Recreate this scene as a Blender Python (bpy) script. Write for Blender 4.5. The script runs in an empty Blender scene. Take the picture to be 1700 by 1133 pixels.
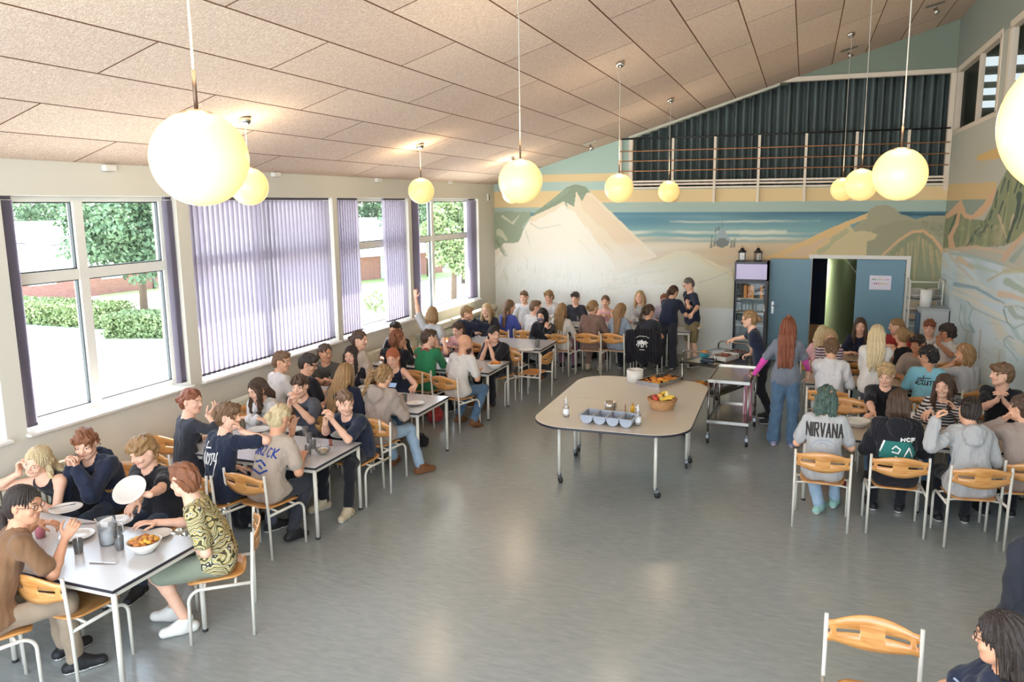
import bpy, math, random
import numpy as np
from mathutils import Vector, Matrix
from mathutils.bvhtree import BVHTree

# ------------------------------------------------------------------ camera, world, sun, exposure
SC = bpy.context.scene
COL = SC.collection
FPX, PCX, PCY = 1270.9, 890.0, 545.0
CAMH = 3.15
YAW, PIT, ROL = -.3345, .1619, -.0075
_F = np.array([math.sin(YAW)*math.cos(PIT), math.cos(YAW)*math.cos(PIT), -math.sin(PIT)])
_R = np.array([math.cos(YAW), -math.sin(YAW), 0.])
_U = np.cross(_R, _F)
CR = math.cos(ROL)*_R + math.sin(ROL)*_U
CU = -math.sin(ROL)*_R + math.cos(ROL)*_U
cam_d = bpy.data.cameras.new('camera')
cam = bpy.data.objects.new('camera', cam_d)
COL.objects.link(cam)
cam.matrix_world = Matrix(((CR[0], CU[0], -_F[0], 0), (CR[1], CU[1], -_F[1], 0), (CR[2], CU[2], -_F[2], CAMH), (0, 0, 0, 1)))
cam_d.sensor_width = 36.0
cam_d.lens = FPX/1700*36
cam_d.shift_x = -(PCX-850)/1700
cam_d.shift_y = -(566.5-PCY)/1700
cam_d.clip_start = .05
cam_d.clip_end = 400
SC.camera = cam

SC.view_settings.view_transform = 'Standard'
SC.view_settings.look = 'None'
SC.view_settings.gamma = 1
SC.view_settings.use_curve_mapping = False
SC.view_settings.exposure = 2.62

W = bpy.data.worlds.new('world')
SC.world = W
W.use_nodes = True
wn = W.node_tree.nodes
wl = W.node_tree.links
wn.clear()
w_out = wn.new('ShaderNodeOutputWorld')
w_bg = wn.new('ShaderNodeBackground')
w_tc = wn.new('ShaderNodeTexCoord')
w_sep = wn.new('ShaderNodeSeparateXYZ')
w_ramp = wn.new('ShaderNodeValToRGB')
w_ramp.color_ramp.elements[0].position = 0.0
w_ramp.color_ramp.elements[0].color = (.86, .94, 1, 1)
w_ramp.color_ramp.elements[1].position = .7
w_ramp.color_ramp.elements[1].color = (.56, .75, 1, 1)
wl.new(w_tc.outputs['Generated'], w_sep.inputs[0])
wl.new(w_sep.outputs['Z'], w_ramp.inputs[0])
wl.new(w_ramp.outputs[0], w_bg.inputs['Color'])
w_bg.inputs['Strength'].default_value = 1.3
wl.new(w_bg.outputs[0], w_out.inputs[0])

sun_d = bpy.data.lights.new('sun', 'SUN')
sun_d.energy = 5.5
sun_d.angle = math.radians(1.2)
sun_d.color = (1, .98, .95)
sun = bpy.data.objects.new('sun', sun_d)
COL.objects.link(sun)
_sd = Vector((.50, -.22, -.84)).normalized()      # light travels this way
sun.rotation_euler = _sd.to_track_quat('-Z', 'Y').to_euler()

CY = SC.cycles
CY.max_bounces = 6
CY.diffuse_bounces = 4
CY.glossy_bounces = 3
CY.transmission_bounces = 5
CY.transparent_max_bounces = 8
CY.caustics_reflective = False
CY.caustics_refractive = False
CY.use_denoising = True
CY.sample_clamp_indirect = 6
CY.use_adaptive_sampling = True
CY.adaptive_threshold = .02

# ------------------------------------------------------------------ projection helpers (pixel of the 1700 frame -> point in the room)
def ray(x, y):
    return CR*(x-PCX)/FPX + CU*(PCY-y)/FPX + _F
CAMP = np.array([0, 0, CAMH])
def at(x, y, z=None, X=None, Y=None):
    d = ray(x, y)
    t = (z-CAMH)/d[2] if z is not None else (X/d[0] if X is not None else Y/d[1])
    return CAMP+t*d
def topx(P):
    v = np.asarray(P, float)-CAMP
    a, b, c = v@CR, v@CU, v@_F
    return PCX+FPX*a/c, PCY-FPX*b/c

# ------------------------------------------------------------------ tagging
def tag(o, label=None, cat=None, group=None, kind=None):
    if label: o['label'] = label
    if cat: o['category'] = cat
    if group: o['group'] = group
    if kind: o['kind'] = kind
    return o
def empty(name, loc=(0, 0, 0), rz=0, label=None, cat=None, group=None):
    o = bpy.data.objects.new(name, None)
    COL.objects.link(o)
    o.location = loc
    o.rotation_euler = (0, 0, rz)
    o.empty_display_size = .1
    return tag(o, label, cat, group)
def copy_tree(o, parent=None):
    c = o.copy()
    COL.objects.link(c)
    if parent is not None:
        c.parent = parent
    for ch in list(o.children):
        copy_tree(ch, c)
    return c
def place(o, loc, rz=0, label=None, group=None, cat=None):
    o.location = loc
    o.rotation_euler = (0, 0, rz)
    return tag(o, label, cat, group)

# ------------------------------------------------------------------ materials
def srgb(h):
    if isinstance(h, str):
        h = h.lstrip('#')
        c = [int(h[i:i+2], 16)/255 for i in (0, 2, 4)]
    else:
        c = [v/255 for v in h]
    return tuple(v/12.92 if v <= .04045 else ((v+.055)/1.055)**2.4 for v in c)+(1,)
def _n(nt, t, **kw):
    n = nt.nodes.new('ShaderNode'+t)
    for k, v in kw.items():
        setattr(n, k, v)
    return n
MATS = {}
def mat(name, col, rough=.5, metal=0., noise=0., nscale=8., bump=0., bscale=60., emit=None, estr=0., trans=0., ior=1.45, spec=.5, alpha=1., stretch=None, sheen=0., coat=0.):
    if name in MATS:
        return MATS[name]
    m = bpy.data.materials.new(name)
    m.use_nodes = True
    nt = m.node_tree
    b = nt.nodes['Principled BSDF']
    c = srgb(col)
    b.inputs['Base Color'].default_value = c
    b.inputs['Roughness'].default_value = rough
    b.inputs['Metallic'].default_value = metal
    b.inputs['IOR'].default_value = ior
    b.inputs['Specular IOR Level'].default_value = spec
    b.inputs['Alpha'].default_value = alpha
    b.inputs['Transmission Weight'].default_value = trans
    b.inputs['Coat Weight'].default_value = coat
    if sheen: b.inputs['Sheen Weight'].default_value = sheen
    if emit is not None:
        b.inputs['Emission Color'].default_value = srgb(emit)
        b.inputs['Emission Strength'].default_value = estr
    if noise or bump:
        tc = _n(nt, 'TexCoord')
        src = tc.outputs['Object']
        if stretch:
            mp = _n(nt, 'Mapping')
            mp.inputs['Scale'].default_value = stretch
            nt.links.new(src, mp.inputs[0])
            src = mp.outputs[0]
        if noise:
            nz = _n(nt, 'TexNoise')
            nz.inputs['Scale'].default_value = nscale
            nz.inputs['Detail'].default_value = 3
            nt.links.new(src, nz.inputs['Vector'])
            mx = _n(nt, 'Mix', data_type='RGBA')
            mx.inputs['A'].default_value = tuple(max(0, v*(1-noise)) for v in c[:3])+(1,)
            mx.inputs['B'].default_value = tuple(min(1, v*(1+noise)+noise*.02) for v in c[:3])+(1,)
            nt.links.new(nz.outputs['Fac'], mx.inputs['Factor'])
            nt.links.new(mx.outputs['Result'], b.inputs['Base Color'])
        if bump:
            nb = _n(nt, 'TexNoise')
            nb.inputs['Scale'].default_value = bscale
            nb.inputs['Detail'].default_value = 3
            nt.links.new(src, nb.inputs['Vector'])
            bp = _n(nt, 'Bump')
            bp.inputs['Strength'].default_value = bump
            bp.inputs['Distance'].default_value = .01
            nt.links.new(nb.outputs['Fac'], bp.inputs['Height'])
            nt.links.new(bp.outputs[0], b.inputs['Normal'])
    MATS[name] = m
    return m
def attr_mat(name, rough=.8, bump=.15, bscale=25.):
    m = bpy.data.materials.new(name)
    m.use_nodes = True
    nt = m.node_tree
    b = nt.nodes['Principled BSDF']
    b.inputs['Roughness'].default_value = rough
    b.inputs['Specular IOR Level'].default_value = .3
    a = _n(nt, 'Attribute', attribute_name='paint')
    nt.links.new(a.outputs['Color'], b.inputs['Base Color'])
    tc = _n(nt, 'TexCoord')
    nb = _n(nt, 'TexNoise')
    nb.inputs['Scale'].default_value = bscale
    nt.links.new(tc.outputs['Object'], nb.inputs['Vector'])
    bp = _n(nt, 'Bump')
    bp.inputs['Strength'].default_value = bump
    bp.inputs['Distance'].default_value = .004
    nt.links.new(nb.outputs['Fac'], bp.inputs['Height'])
    nt.links.new(bp.outputs[0], b.inputs['Normal'])
    return m

# ------------------------------------------------------------------ mesh builder
class MB:
    def __init__(s):
        s.v = []; s.f = []; s.mi = []; s.sm = []
    def add(s, vs, fs, mi=0, sm=False):
        o = len(s.v)
        s.v += [tuple(map(float, p)) for p in vs]
        s.f += [tuple(i+o for i in f) for f in fs]
        s.mi += [mi]*len(fs); s.sm += [sm]*len(fs)
        return s
    def box(s, c, d, mi=0, rz=0., M=None):
        x, y, z = [k/2 for k in d]
        vs = [Vector((sx*x, sy*y, sz*z)) for sx in (-1, 1) for sy in (-1, 1) for sz in (-1, 1)]
        if rz: M = Matrix.Rotation(rz, 3, 'Z')
        if M is not None: vs = [M @ p for p in vs]
        C = Vector(c)
        return s.add([p+C for p in vs], [(0, 1, 3, 2), (4, 6, 7, 5), (0, 4, 5, 1), (2, 3, 7, 6), (0, 2, 6, 4), (1, 5, 7, 3)], mi)
    def box2(s, a, b, mi=0):
        return s.box([(a[i]+b[i])/2 for i in range(3)], [abs(b[i]-a[i]) for i in range(3)], mi)
    def tube(s, pts, r, seg=10, mi=0, cap=True, flat=1.):
        P = [Vector(p) for p in pts]
        n = len(P)
        R = r if hasattr(r, '__len__') else [r]*n
        T = []
        for i in range(n):
            a = P[max(i-1, 0)]; b = P[min(i+1, n-1)]
            T.append((b-a).normalized())
        up = Vector((0, 0, 1)) if abs(T[0].z) < .9 else Vector((1, 0, 0))
        N = (up - T[0]*up.dot(T[0])).normalized()
        vs = []; fs = []
        for i in range(n):
            if i:
                N = (N - T[i]*N.dot(T[i]))
                N = N.normalized() if N.length > 1e-6 else T[i].orthogonal().normalized()
            B = T[i].cross(N)
            for k in range(seg):
                a = 2*math.pi*k/seg
                vs.append(P[i]+(N*math.cos(a)*flat+B*math.sin(a))*R[i])
        for i in range(n-1):
            for k in range(seg):
                k2 = (k+1) % seg
                fs.append((i*seg+k, i*seg+k2, (i+1)*seg+k2, (i+1)*seg+k))
        if cap:
            fs.append(tuple(range(seg-1, -1, -1)))
            fs.append(tuple((n-1)*seg+k for k in range(seg)))
        return s.add(vs, fs, mi, True)
    def lathe(s, prof, seg=24, mi=0, c=(0, 0, 0), sm=True):
        vs = []; fs = []
        n = len(prof)
        for r, z in prof:
            for k in range(seg):
                a = 2*math.pi*k/seg
                vs.append((c[0]+r*math.cos(a), c[1]+r*math.sin(a), c[2]+z))
        for i in range(n-1):
            for k in range(seg):
                k2 = (k+1) % seg
                fs.append((i*seg+k, i*seg+k2, (i+1)*seg+k2, (i+1)*seg+k))
        if prof[0][0] > 1e-4: fs.append(tuple(range(seg-1, -1, -1)))
        if prof[-1][0] > 1e-4: fs.append(tuple((n-1)*seg+k for k in range(seg)))
        return s.add(vs, fs, mi, sm)
    def ball(s, c, r, seg=16, rings=10, mi=0, M=None):
        R = r if hasattr(r, '__len__') else (r, r, r)
        vs = [(0, 0, 1)]; fs = []
        for i in range(1, rings):
            t = math.pi*i/rings
            for k in range(seg):
                a = 2*math.pi*k/seg
                vs.append((math.sin(t)*math.cos(a), math.sin(t)*math.sin(a), math.cos(t)))
        vs.append((0, 0, -1))
        for k in range(seg):
            k2 = (k+1) % seg
            fs.append((0, 1+k, 1+k2))
            fs.append((len(vs)-1, 1+(rings-2)*seg+k2, 1+(rings-2)*seg+k))
            for i in range(rings-2):
                fs.append((1+i*seg+k, 1+(i+1)*seg+k, 1+(i+1)*seg+k2, 1+i*seg+k2))
        out = []
        for p in vs:
            q = Vector((p[0]*R[0], p[1]*R[1], p[2]*R[2]))
            if M is not None: q = M @ q
            out.append(q+Vector(c))
        return s.add(out, fs, mi, True)
    def prism(s, poly, z0, z1, mi=0, mside=None):
        n = len(poly)
        vs = [(x, y, z0) for x, y in poly]+[(x, y, z1) for x, y in poly]
        s.add(vs, [tuple(range(n-1, -1, -1)), tuple(range(n, 2*n))], mi)
        return s.add(vs, [(i, (i+1) % n, n+(i+1) % n, n+i) for i in range(n)], mi if mside is None else mside)
    def grid(s, fn, nu, nv, mi=0, sm=True, skip=None):
        vs = [fn(i/nu, j/nv) for j in range(nv+1) for i in range(nu+1)]
        fs = [(j*(nu+1)+i, j*(nu+1)+i+1, (j+1)*(nu+1)+i+1, (j+1)*(nu+1)+i) for j in range(nv) for i in range(nu) if not (skip and skip((i+.5)/nu, (j+.5)/nv))]
        return s.add(vs, fs, mi, sm)
    def build(s, name, mats, parent=None, loc=None, rz=0, bevel=0, solid=0, label=None, cat=None, group=None, kind=None):
        me = bpy.data.meshes.new(name)
        me.from_pydata(s.v, [], s.f)
        if not isinstance(mats, (list, tuple)): mats = [mats]
        for m in mats: me.materials.append(m)
        me.polygons.foreach_set('material_index', s.mi)
        me.polygons.foreach_set('use_smooth', s.sm)
        me.update()
        o = bpy.data.objects.new(name, me)
        COL.objects.link(o)
        if parent is not None: o.parent = parent
        if loc is not None: o.location = loc
        if rz: o.rotation_euler = (0, 0, rz)
        if solid:
            q = o.modifiers.new('solid', 'SOLIDIFY'); q.thickness = solid; q.offset = 0
        if bevel:
            q = o.modifiers.new('bevel', 'BEVEL'); q.width = bevel; q.segments = 2; q.limit_method = 'ANGLE'
        return tag(o, label, cat, group, kind)
def np_mesh(name, V, F, mats, parent=None, mi=None, smooth=True):
    """mesh from numpy quads"""
    me = bpy.data.meshes.new(name)
    me.vertices.add(len(V)); me.vertices.foreach_set('co', V.astype(np.float32).ravel())
    k = F.shape[1]
    me.loops.add(F.size); me.loops.foreach_set('vertex_index', F.astype(np.int32).ravel())
    me.polygons.add(len(F))
    me.polygons.foreach_set('loop_start', np.arange(0, F.size, k, dtype=np.int32))
    me.polygons.foreach_set('loop_total', np.full(len(F), k, dtype=np.int32))
    if not isinstance(mats, (list, tuple)): mats = [mats]
    for m in mats: me.materials.append(m)
    if mi is not None: me.polygons.foreach_set('material_index', mi.astype(np.int32))
    me.polygons.foreach_set('use_smooth', np.full(len(F), smooth))
    me.update(calc_edges=True)
    me.validate()
    o = bpy.data.objects.new(name, me)
    COL.objects.link(o)
    if parent is not None: o.parent = parent
    return o
def struct(o):
    o['kind'] = 'structure'
    return o
# ------------------------------------------------------------------ the room
XL, XR, YF = -6.47, 2.45, 15.86
CZ0, CSL = 3.56, .307
def cz(x): return CZ0+CSL*(x-XL)
Y0 = -1.5
# floor
def floor_mat():
    m = bpy.data.materials.new('linoleum')
    m.use_nodes = True
    nt = m.node_tree; b = nt.nodes['Principled BSDF']; L = nt.links
    tc = _n(nt, 'TexCoord')
    def nz(sc, stretch, det=4, dist=0.):
        mp = _n(nt, 'Mapping'); mp.inputs['Scale'].default_value = stretch
        mp.inputs['Rotation'].default_value = (0, 0, .15)
        L.new(tc.outputs['Object'], mp.inputs[0])
        n = _n(nt, 'TexNoise'); n.inputs['Scale'].default_value = sc; n.inputs['Detail'].default_value = det; n.inputs['Distortion'].default_value = dist
        L.new(mp.outputs[0], n.inputs['Vector'])
        return n.outputs['Fac']
    a = nz(9, (.8, 3.2, 1), 5, .6); c = nz(34, (.7, 2.6, 1), 3, .8); d = nz(.5, (1, 1, 1), 2)
    r1 = _n(nt, 'ValToRGB'); e = r1.color_ramp
    e.elements[0].position = .30; e.elements[0].color = srgb('#929a9b')
    e.elements[1].position = .72; e.elements[1].color = srgb('#a1a7a6')
    L.new(a, r1.inputs[0])
    r2 = _n(nt, 'ValToRGB'); e = r2.color_ramp
    e.elements[0].position = .62; e.elements[0].color = (0, 0, 0, 1)
    e.elements[1].position = .74; e.elements[1].color = (1, 1, 1, 1)
    L.new(c, r2.inputs[0])
    mx = _n(nt, 'Mix', data_type='RGBA'); mx.inputs['B'].default_value = srgb('#bcbfbb')
    L.new(r1.outputs[0], mx.inputs['A'])
    ml = _n(nt, 'Math', operation='MULTIPLY'); ml.inputs[1].default_value = .22
    L.new(r2.outputs[0], ml.inputs[0]); L.new(ml.outputs[0], mx.inputs['Factor'])
    m2 = _n(nt, 'Mix', data_type='RGBA', blend_type='MULTIPLY'); m2.inputs['B'].default_value = srgb('#e4d9d0')
    L.new(mx.outputs['Result'], m2.inputs['A']); L.new(d, m2.inputs['Factor'])
    L.new(m2.outputs['Result'], b.inputs['Base Color'])
    rr = _n(nt, 'MapRange'); rr.inputs['To Min'].default_value = .17; rr.inputs['To Max'].default_value = .27
    L.new(a, rr.inputs['Value']); L.new(rr.outputs[0], b.inputs['Roughness'])
    b.inputs['Specular IOR Level'].default_value = .7
    bp = _n(nt, 'Bump'); bp.inputs['Strength'].default_value = .015; bp.inputs['Distance'].default_value = .01
    n2 = nz(5, (1, 1, 1), 3); L.new(n2, bp.inputs['Height']); L.new(bp.outputs[0], b.inputs['Normal'])
    return m
struct(MB().box2((XL-.3, Y0, -.12), (XR+.3, YF+.3, 0)).build('floor', floor_mat()))
# ceiling of wood-wool boards
def ceil_mat():
    m = bpy.data.materials.new('wood_wool_board')
    m.use_nodes = True
    nt = m.node_tree; b = nt.nodes['Principled BSDF']; L = nt.links
    b.inputs['Roughness'].default_value = .95; b.inputs['Specular IOR Level'].default_value = .1
    tc = _n(nt, 'TexCoord')
    def fib(sc, rot, st):
        mp = _n(nt, 'Mapping'); mp.inputs['Scale'].default_value = st; mp.inputs['Rotation'].default_value = (0, 0, rot)
        L.new(tc.outputs['Object'], mp.inputs[0])
        n = _n(nt, 'TexNoise'); n.inputs['Scale'].default_value = sc; n.inputs['Detail'].default_value = 2; n.inputs['Distortion'].default_value = 1.5
        L.new(mp.outputs[0], n.inputs['Vector']); return n.outputs['Fac']
    f1 = fib(40, .5, (1, 3, 1)); f2 = fib(44, 2.2, (1, 3, 1))
    ad = _n(nt, 'Math', operation='MAXIMUM'); L.new(f1, ad.inputs[0]); L.new(f2, ad.inputs[1])
    r = _n(nt, 'ValToRGB'); e = r.color_ramp
    e.elements[0].position = .47; e.elements[0].color = srgb('#cbb19c')
    e.elements[1].position = .68; e.elements[1].color = srgb('#f6e3d0')
    L.new(ad.outputs[0], r.inputs[0])
    bk = _n(nt, 'TexBrick'); bk.offset = .5; bk.squash = 1
    bk.inputs['Color1'].default_value = (1, 1, 1, 1); bk.inputs['Color2'].default_value = (.86, .84, .85, 1); bk.inputs['Mortar'].default_value = srgb('#7d6350')
    bk.inputs['Scale'].default_value = 1; bk.inputs['Mortar Size'].default_value = .008; bk.inputs['Mortar Smooth'].default_value = .1
    bk.inputs['Brick Width'].default_value = 2.34; bk.inputs['Row Height'].default_value = .5973
    sp = _n(nt, 'SeparateXYZ'); L.new(tc.outputs['Object'], sp.inputs[0])
    cb = _n(nt, 'CombineXYZ')
    ay = _n(nt, 'Math', operation='ADD'); ay.inputs[1].default_value = .36+2.34
    L.new(sp.outputs['Y'], ay.inputs[0]); L.new(ay.outputs[0], cb.inputs['X'])
    ax_ = _n(nt, 'Math', operation='MULTIPLY_ADD'); ax_.inputs[1].default_value = 1.0; ax_.inputs[2].default_value = .5973*20+.022
    L.new(sp.outputs['X'], ax_.inputs[0]); L.new(ax_.outputs[0], cb.inputs['Y'])
    L.new(cb.outputs[0], bk.inputs['Vector'])
    mx = _n(nt, 'Mix', data_type='RGBA', blend_type='MULTIPLY'); mx.inputs['Factor'].default_value = 1
    L.new(r.outputs[0], mx.inputs['A']); L.new(bk.outputs['Color'], mx.inputs['B'])
    L.new(mx.outputs['Result'], b.inputs['Base Color'])
    bp = _n(nt, 'Bump'); bp.inputs['Strength'].default_value = .5; bp.inputs['Distance'].default_value = .01
    sb = _n(nt, 'Math', operation='SUBTRACT'); L.new(ad.outputs[0], sb.inputs[0]); L.new(bk.outputs['Fac'], sb.inputs[1])
    L.new(sb.outputs[0], bp.inputs['Height']); L.new(bp.outputs[0], b.inputs['Normal'])
    return m
ca = math.atan(CSL)
cl = (XR+.3-XL+.3)/math.cos(ca)
ceil_o = MB().box2((-.3, Y0, 0), (cl, YF+.0, .12)).build('ceiling', ceil_mat())
ceil_o.location = (XL, 0, CZ0); ceil_o.rotation_euler = (0, -ca, 0); struct(ceil_o)

M_wall = mat('wall_paint_cream', '#d1cdc1', .7, noise=.03, nscale=2, bump=.05, bscale=120)
M_wallg = mat('wall_paint_green', '#a3ab9b', .75, noise=.04, nscale=1.5, bump=.05, bscale=120)
M_white = mat('white_gloss_paint', '#dcd9d2', .4)
M_cream = mat('cream_trim', '#d8cbb8', .5)
# window wall: windows (y0, y1), sill and head heights
SILL, HEAD = 1.15, 3.25
WIN = [(1.9, 4.56), (4.75, 6.70), (6.88, 9.66), (9.78, 11.93), (12.04, 14.98)]
wl_ = MB()
wl_.box2((XL-.34, Y0, 0), (XL, YF+.3, SILL-.03))
wl_.box2((XL-.34, Y0, HEAD), (XL, YF+.3, CZ0+.12))
ys = [Y0]+[v for w in WIN for v in w]+[YF+.3]
for a, b in zip(ys[0::2], ys[1::2]): wl_.box2((XL-.34, a, SILL-.03), (XL, b, HEAD))
struct(wl_.build('wall_left', M_wall))
for i, (a, b) in enumerate(WIN):
    f = MB()
    x0, x1 = XL-.26, XL-.19
    t = .055
    f.box2((x0, a, SILL), (x1, b, SILL+t)); f.box2((x0, a, HEAD-t), (x1, b, HEAD))
    f.box2((x0, a, SILL+t), (x1, a+t, HEAD-t)); f.box2((x0, b-t, SILL+t), (x1, b, HEAD-t))
    mid = {1: 5.64, 2: 8.25, 3: 10.58, 4: 13.2}.get(i, (a+b)/2)
    f.box2((x0-.01, mid-.05, SILL+t), (x1+.01, mid+.05, HEAD-t))
    tz = 2.50
    f.box2((x0, a+t, tz-.05), (x1+.004, b-t, tz+.05))
    for ya, yb in ((a+t, mid-.05), (mid+.05, b-t)):
        for za, zb in ((SILL+t, tz-.05), (tz+.05, HEAD-t)):
            g = .012
            f.box2((x0+.015, ya, za), (x1-.02, ya+g, zb), 1); f.box2((x0+.015, yb-g, za), (x1-.02, yb, zb), 1)
            f.box2((x0+.015, ya+g, za), (x1-.02, yb-g, za+g), 1); f.box2((x0+.015, ya+g, zb-g), (x1-.02, yb-g, zb), 1)
    fo = struct(f.build('window_%d' % (i+1), [M_white, mat('glazing_seal', '#3d4446', .5)]))
    g = MB()
    g.add([(XL-.225, a+t, SILL+t), (XL-.225, b-t, SILL+t), (XL-.225, b-t, HEAD-t), (XL-.225, a+t, HEAD-t)], [(0, 1, 2, 3)])
    gm = MATS.get('clear_pane')
    if gm is None:
        gm = bpy.data.materials.new('clear_pane'); gm.use_nodes = True
        nt = gm.node_tree; nt.nodes.clear()
        o_ = _n(nt, 'OutputMaterial'); tr_ = _n(nt, 'BsdfTransparent'); gl_ = _n(nt, 'BsdfGlossy'); gl_.inputs['Roughness'].default_value = .02
        ms = _n(nt, 'MixShader'); ms.inputs[0].default_value = .06
        nt.links.new(tr_.outputs[0], ms.inputs[1]); nt.links.new(gl_.outputs[0], ms.inputs[2]); nt.links.new(ms.outputs[0], o_.inputs[0])
        MATS['clear_pane'] = gm
    g.build('window_pane', gm, fo)
    struct(MB().box2((XL-.19, a-.02, SILL-.03), (XL+.06, b+.02, SILL-.002)).build('trim_%d' % (i+1), M_white, bevel=.006))
# vertical blinds
def blind_mat():
    m = bpy.data.materials.new('blind_cloth'); m.use_nodes = True
    nt = m.node_tree; nt.nodes.clear()
    o = _n(nt, 'OutputMaterial'); d = _n(nt, 'BsdfDiffuse'); t = _n(nt, 'BsdfTranslucent'); tp = _n(nt, 'BsdfTransparent')
    d.inputs['Color'].default_value = srgb('#77717d'); t.inputs['Color'].default_value = srgb('#aaa0ae')
    tp.inputs['Color'].default_value = (1, 1, 1, 1)
    m1 = _n(nt, 'MixShader'); m1.inputs[0].default_value = .42
    m2 = _n(nt, 'MixShader'); m2.inputs[0].default_value = .05
    nt.links.new(d.outputs[0], m1.inputs[1]); nt.links.new(t.outputs[0], m1.inputs[2])
    nt.links.new(m1.outputs[0], m2.inputs[1]); nt.links.new(tp.outputs[0], m2.inputs[2]); nt.links.new(m2.outputs[0], o.inputs[0])
    return m
M_blind = blind_mat()
M_rail = mat('blind_rail', '#4b4552', .5)
def blind(ya, yb, n, ang, label, w=.098, bottom=True):
    r = empty('vertical_blind', (XL-.07, (ya+yb)/2, SILL), 0, label, 'blind', 'vertical blinds along the window wall')
    c = (ya+yb)/2
    MB().box2((-.02, ya-c, HEAD-SILL-.035), (.02, yb-c, HEAD-SILL-.004)).build('headrail', M_rail, r)
    s = MB(); e = MB()
    for i in range(n):
        y = ya-c+(yb-ya)*(i+.5)/n
        dx, dy = math.sin(ang)*w/2, math.cos(ang)*w/2
        z0, z1 = .035, HEAD-SILL-.04
        nx, ny = math.cos(ang)*.006, -math.sin(ang)*.006
        vs = []
        for z in (z0, z1):
            vs += [(-dx, y-dy, z), (nx, y+ny, z), (dx, y+dy, z)]
        s.add(vs, [(0, 1, 4, 3), (1, 2, 5, 4)], 0, True)
        e.box((0, y, z0+.012), (.007, w*.98, .026), M=Matrix.Rotation(-ang, 3, 'Z'))
    s.build('slat', M_blind, r)
    e.build('bottom_weight', M_rail, r)
    return r
blind(1.95, 4.52, 32, .45, 'mauve vertical blind closed over the window cut off by the left edge of the photo')
blind(4.79, 4.88, 12, 1.30, 'stack of dark vertical slats pushed to the left side of the big open window', w=.06)
blind(6.60, 6.68, 12, 1.30, 'stack of dark vertical slats pushed to the right side of the big open window', w=.06)
blind(6.90, 9.64, 33, .30, 'wide mauve vertical blind fully closed with sun glowing through its lower half', w=.108)
blind(9.80, 10.40, 9, .35, 'left half of the partly opened mauve vertical blind right of the closed blind')
blind(11.20, 11.92, 10, .35, 'right half of the partly opened mauve vertical blind beside the dark stack')
blind(12.06, 12.36, 12, 1.2, 'bunched dark vertical slats at the near side of the farthest window')
blind(14.62, 14.92, 9, 1.2, 'bunched pale vertical slats at the far side of the farthest window')
# roof overhang outside
struct(MB().box2((XL-1.0, Y0, 3.34), (XL-.3, YF+4, 3.6)).build('roof_overhang', mat('eave_board', '#cfcabf', .7)))

# far wall with the mural; opening for the balcony from OPX0 to XR, z OPZ0..OPZ1
OPX0, OPX1, OPZ0, OPZ1 = -3.42, 2.40, 3.42, 5.40
DX0, DX1, DZ = .20, 1.86, 2.05
XS1 = -.55   # x where the flat top of the opening meets the sloping ceiling
def in_poly(px, py, poly):
    r = np.zeros(px.shape, bool)
    n = len(poly)
    for i in range(n):
        x0, y0 = poly[i]; x1, y1 = poly[(i+1) % n]
        if y0 == y1: continue
        c = ((y0 > py) != (y1 > py)) & (px < (x1-x0)*(py-y0)/(y1-y0)+x0)
        r ^= c
    return r
def nzf(seed, u, v, sc, st=(1, 1)):
    r = np.random.RandomState(seed); o = 0
    for i in range(9):
        a = r.uniform(0, math.pi*2); k = sc*r.uniform(.5, 1.8)
        o = o+np.sin(u*math.cos(a)*k*st[0]+v*math.sin(a)*k*st[1]+r.uniform(0, 6.28))
    return o/9*1.6
class Canvas:
    """paint laid on wall vertices; positions are measured on the wall, shapes given where they stand"""
    def __init__(s, U, Vv, P):
        s.U, s.V = U, Vv
        v = P-CAMP
        c = v@_F
        s.px = PCX+FPX*(v@CR)/c; s.py = PCY-FPX*(v@CU)/c
        s.C = np.zeros((len(U), 3))
    def fill(s, col, poly=None, mask=None, a=1., soft=None, jit=0.):
        m = np.ones(len(s.U), bool) if mask is None else mask
        if poly is not None:
            dx = dy = 0
            if jit: dx = nzf(3, s.U, s.V, 14)*jit; dy = nzf(4, s.U, s.V, 14)*jit
            m = m & in_poly(s.px+dx, s.py+dy, poly)
        al = (m*a)[:, None] if soft is None else (m*a*np.clip(soft, 0, 1))[:, None]
        s.C += (np.array(srgb(col)[:3])-s.C)*al
    def stroke(s, col, pts, w, a=.8, w2=None, seed=0, rag=.35):
        p = np.array(pts, float); w2 = w if w2 is None else w2
        best = np.full(len(s.U), 1e9); tt = np.zeros(len(s.U))
        n = len(p)-1
        for i in range(n):
            ax, ay = p[i]; bx, by = p[i+1]
            L = (bx-ax)**2+(by-ay)**2+1e-9
            t = np.clip(((s.px-ax)*(bx-ax)+(s.py-ay)*(by-ay))/L, 0, 1)
            d = np.hypot(s.px-ax-t*(bx-ax), s.py-ay-t*(by-ay))
            k = d < best; best = np.where(k, d, best); tt = np.where(k, (i+t)/n, tt)
        W_ = (w+(w2-w)*tt)/2*(1+rag*nzf(seed+11, s.U, s.V, 30))
        s.fill(col, None, None, a, np.clip((W_-best)/1.2+.5, 0, 1))
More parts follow.
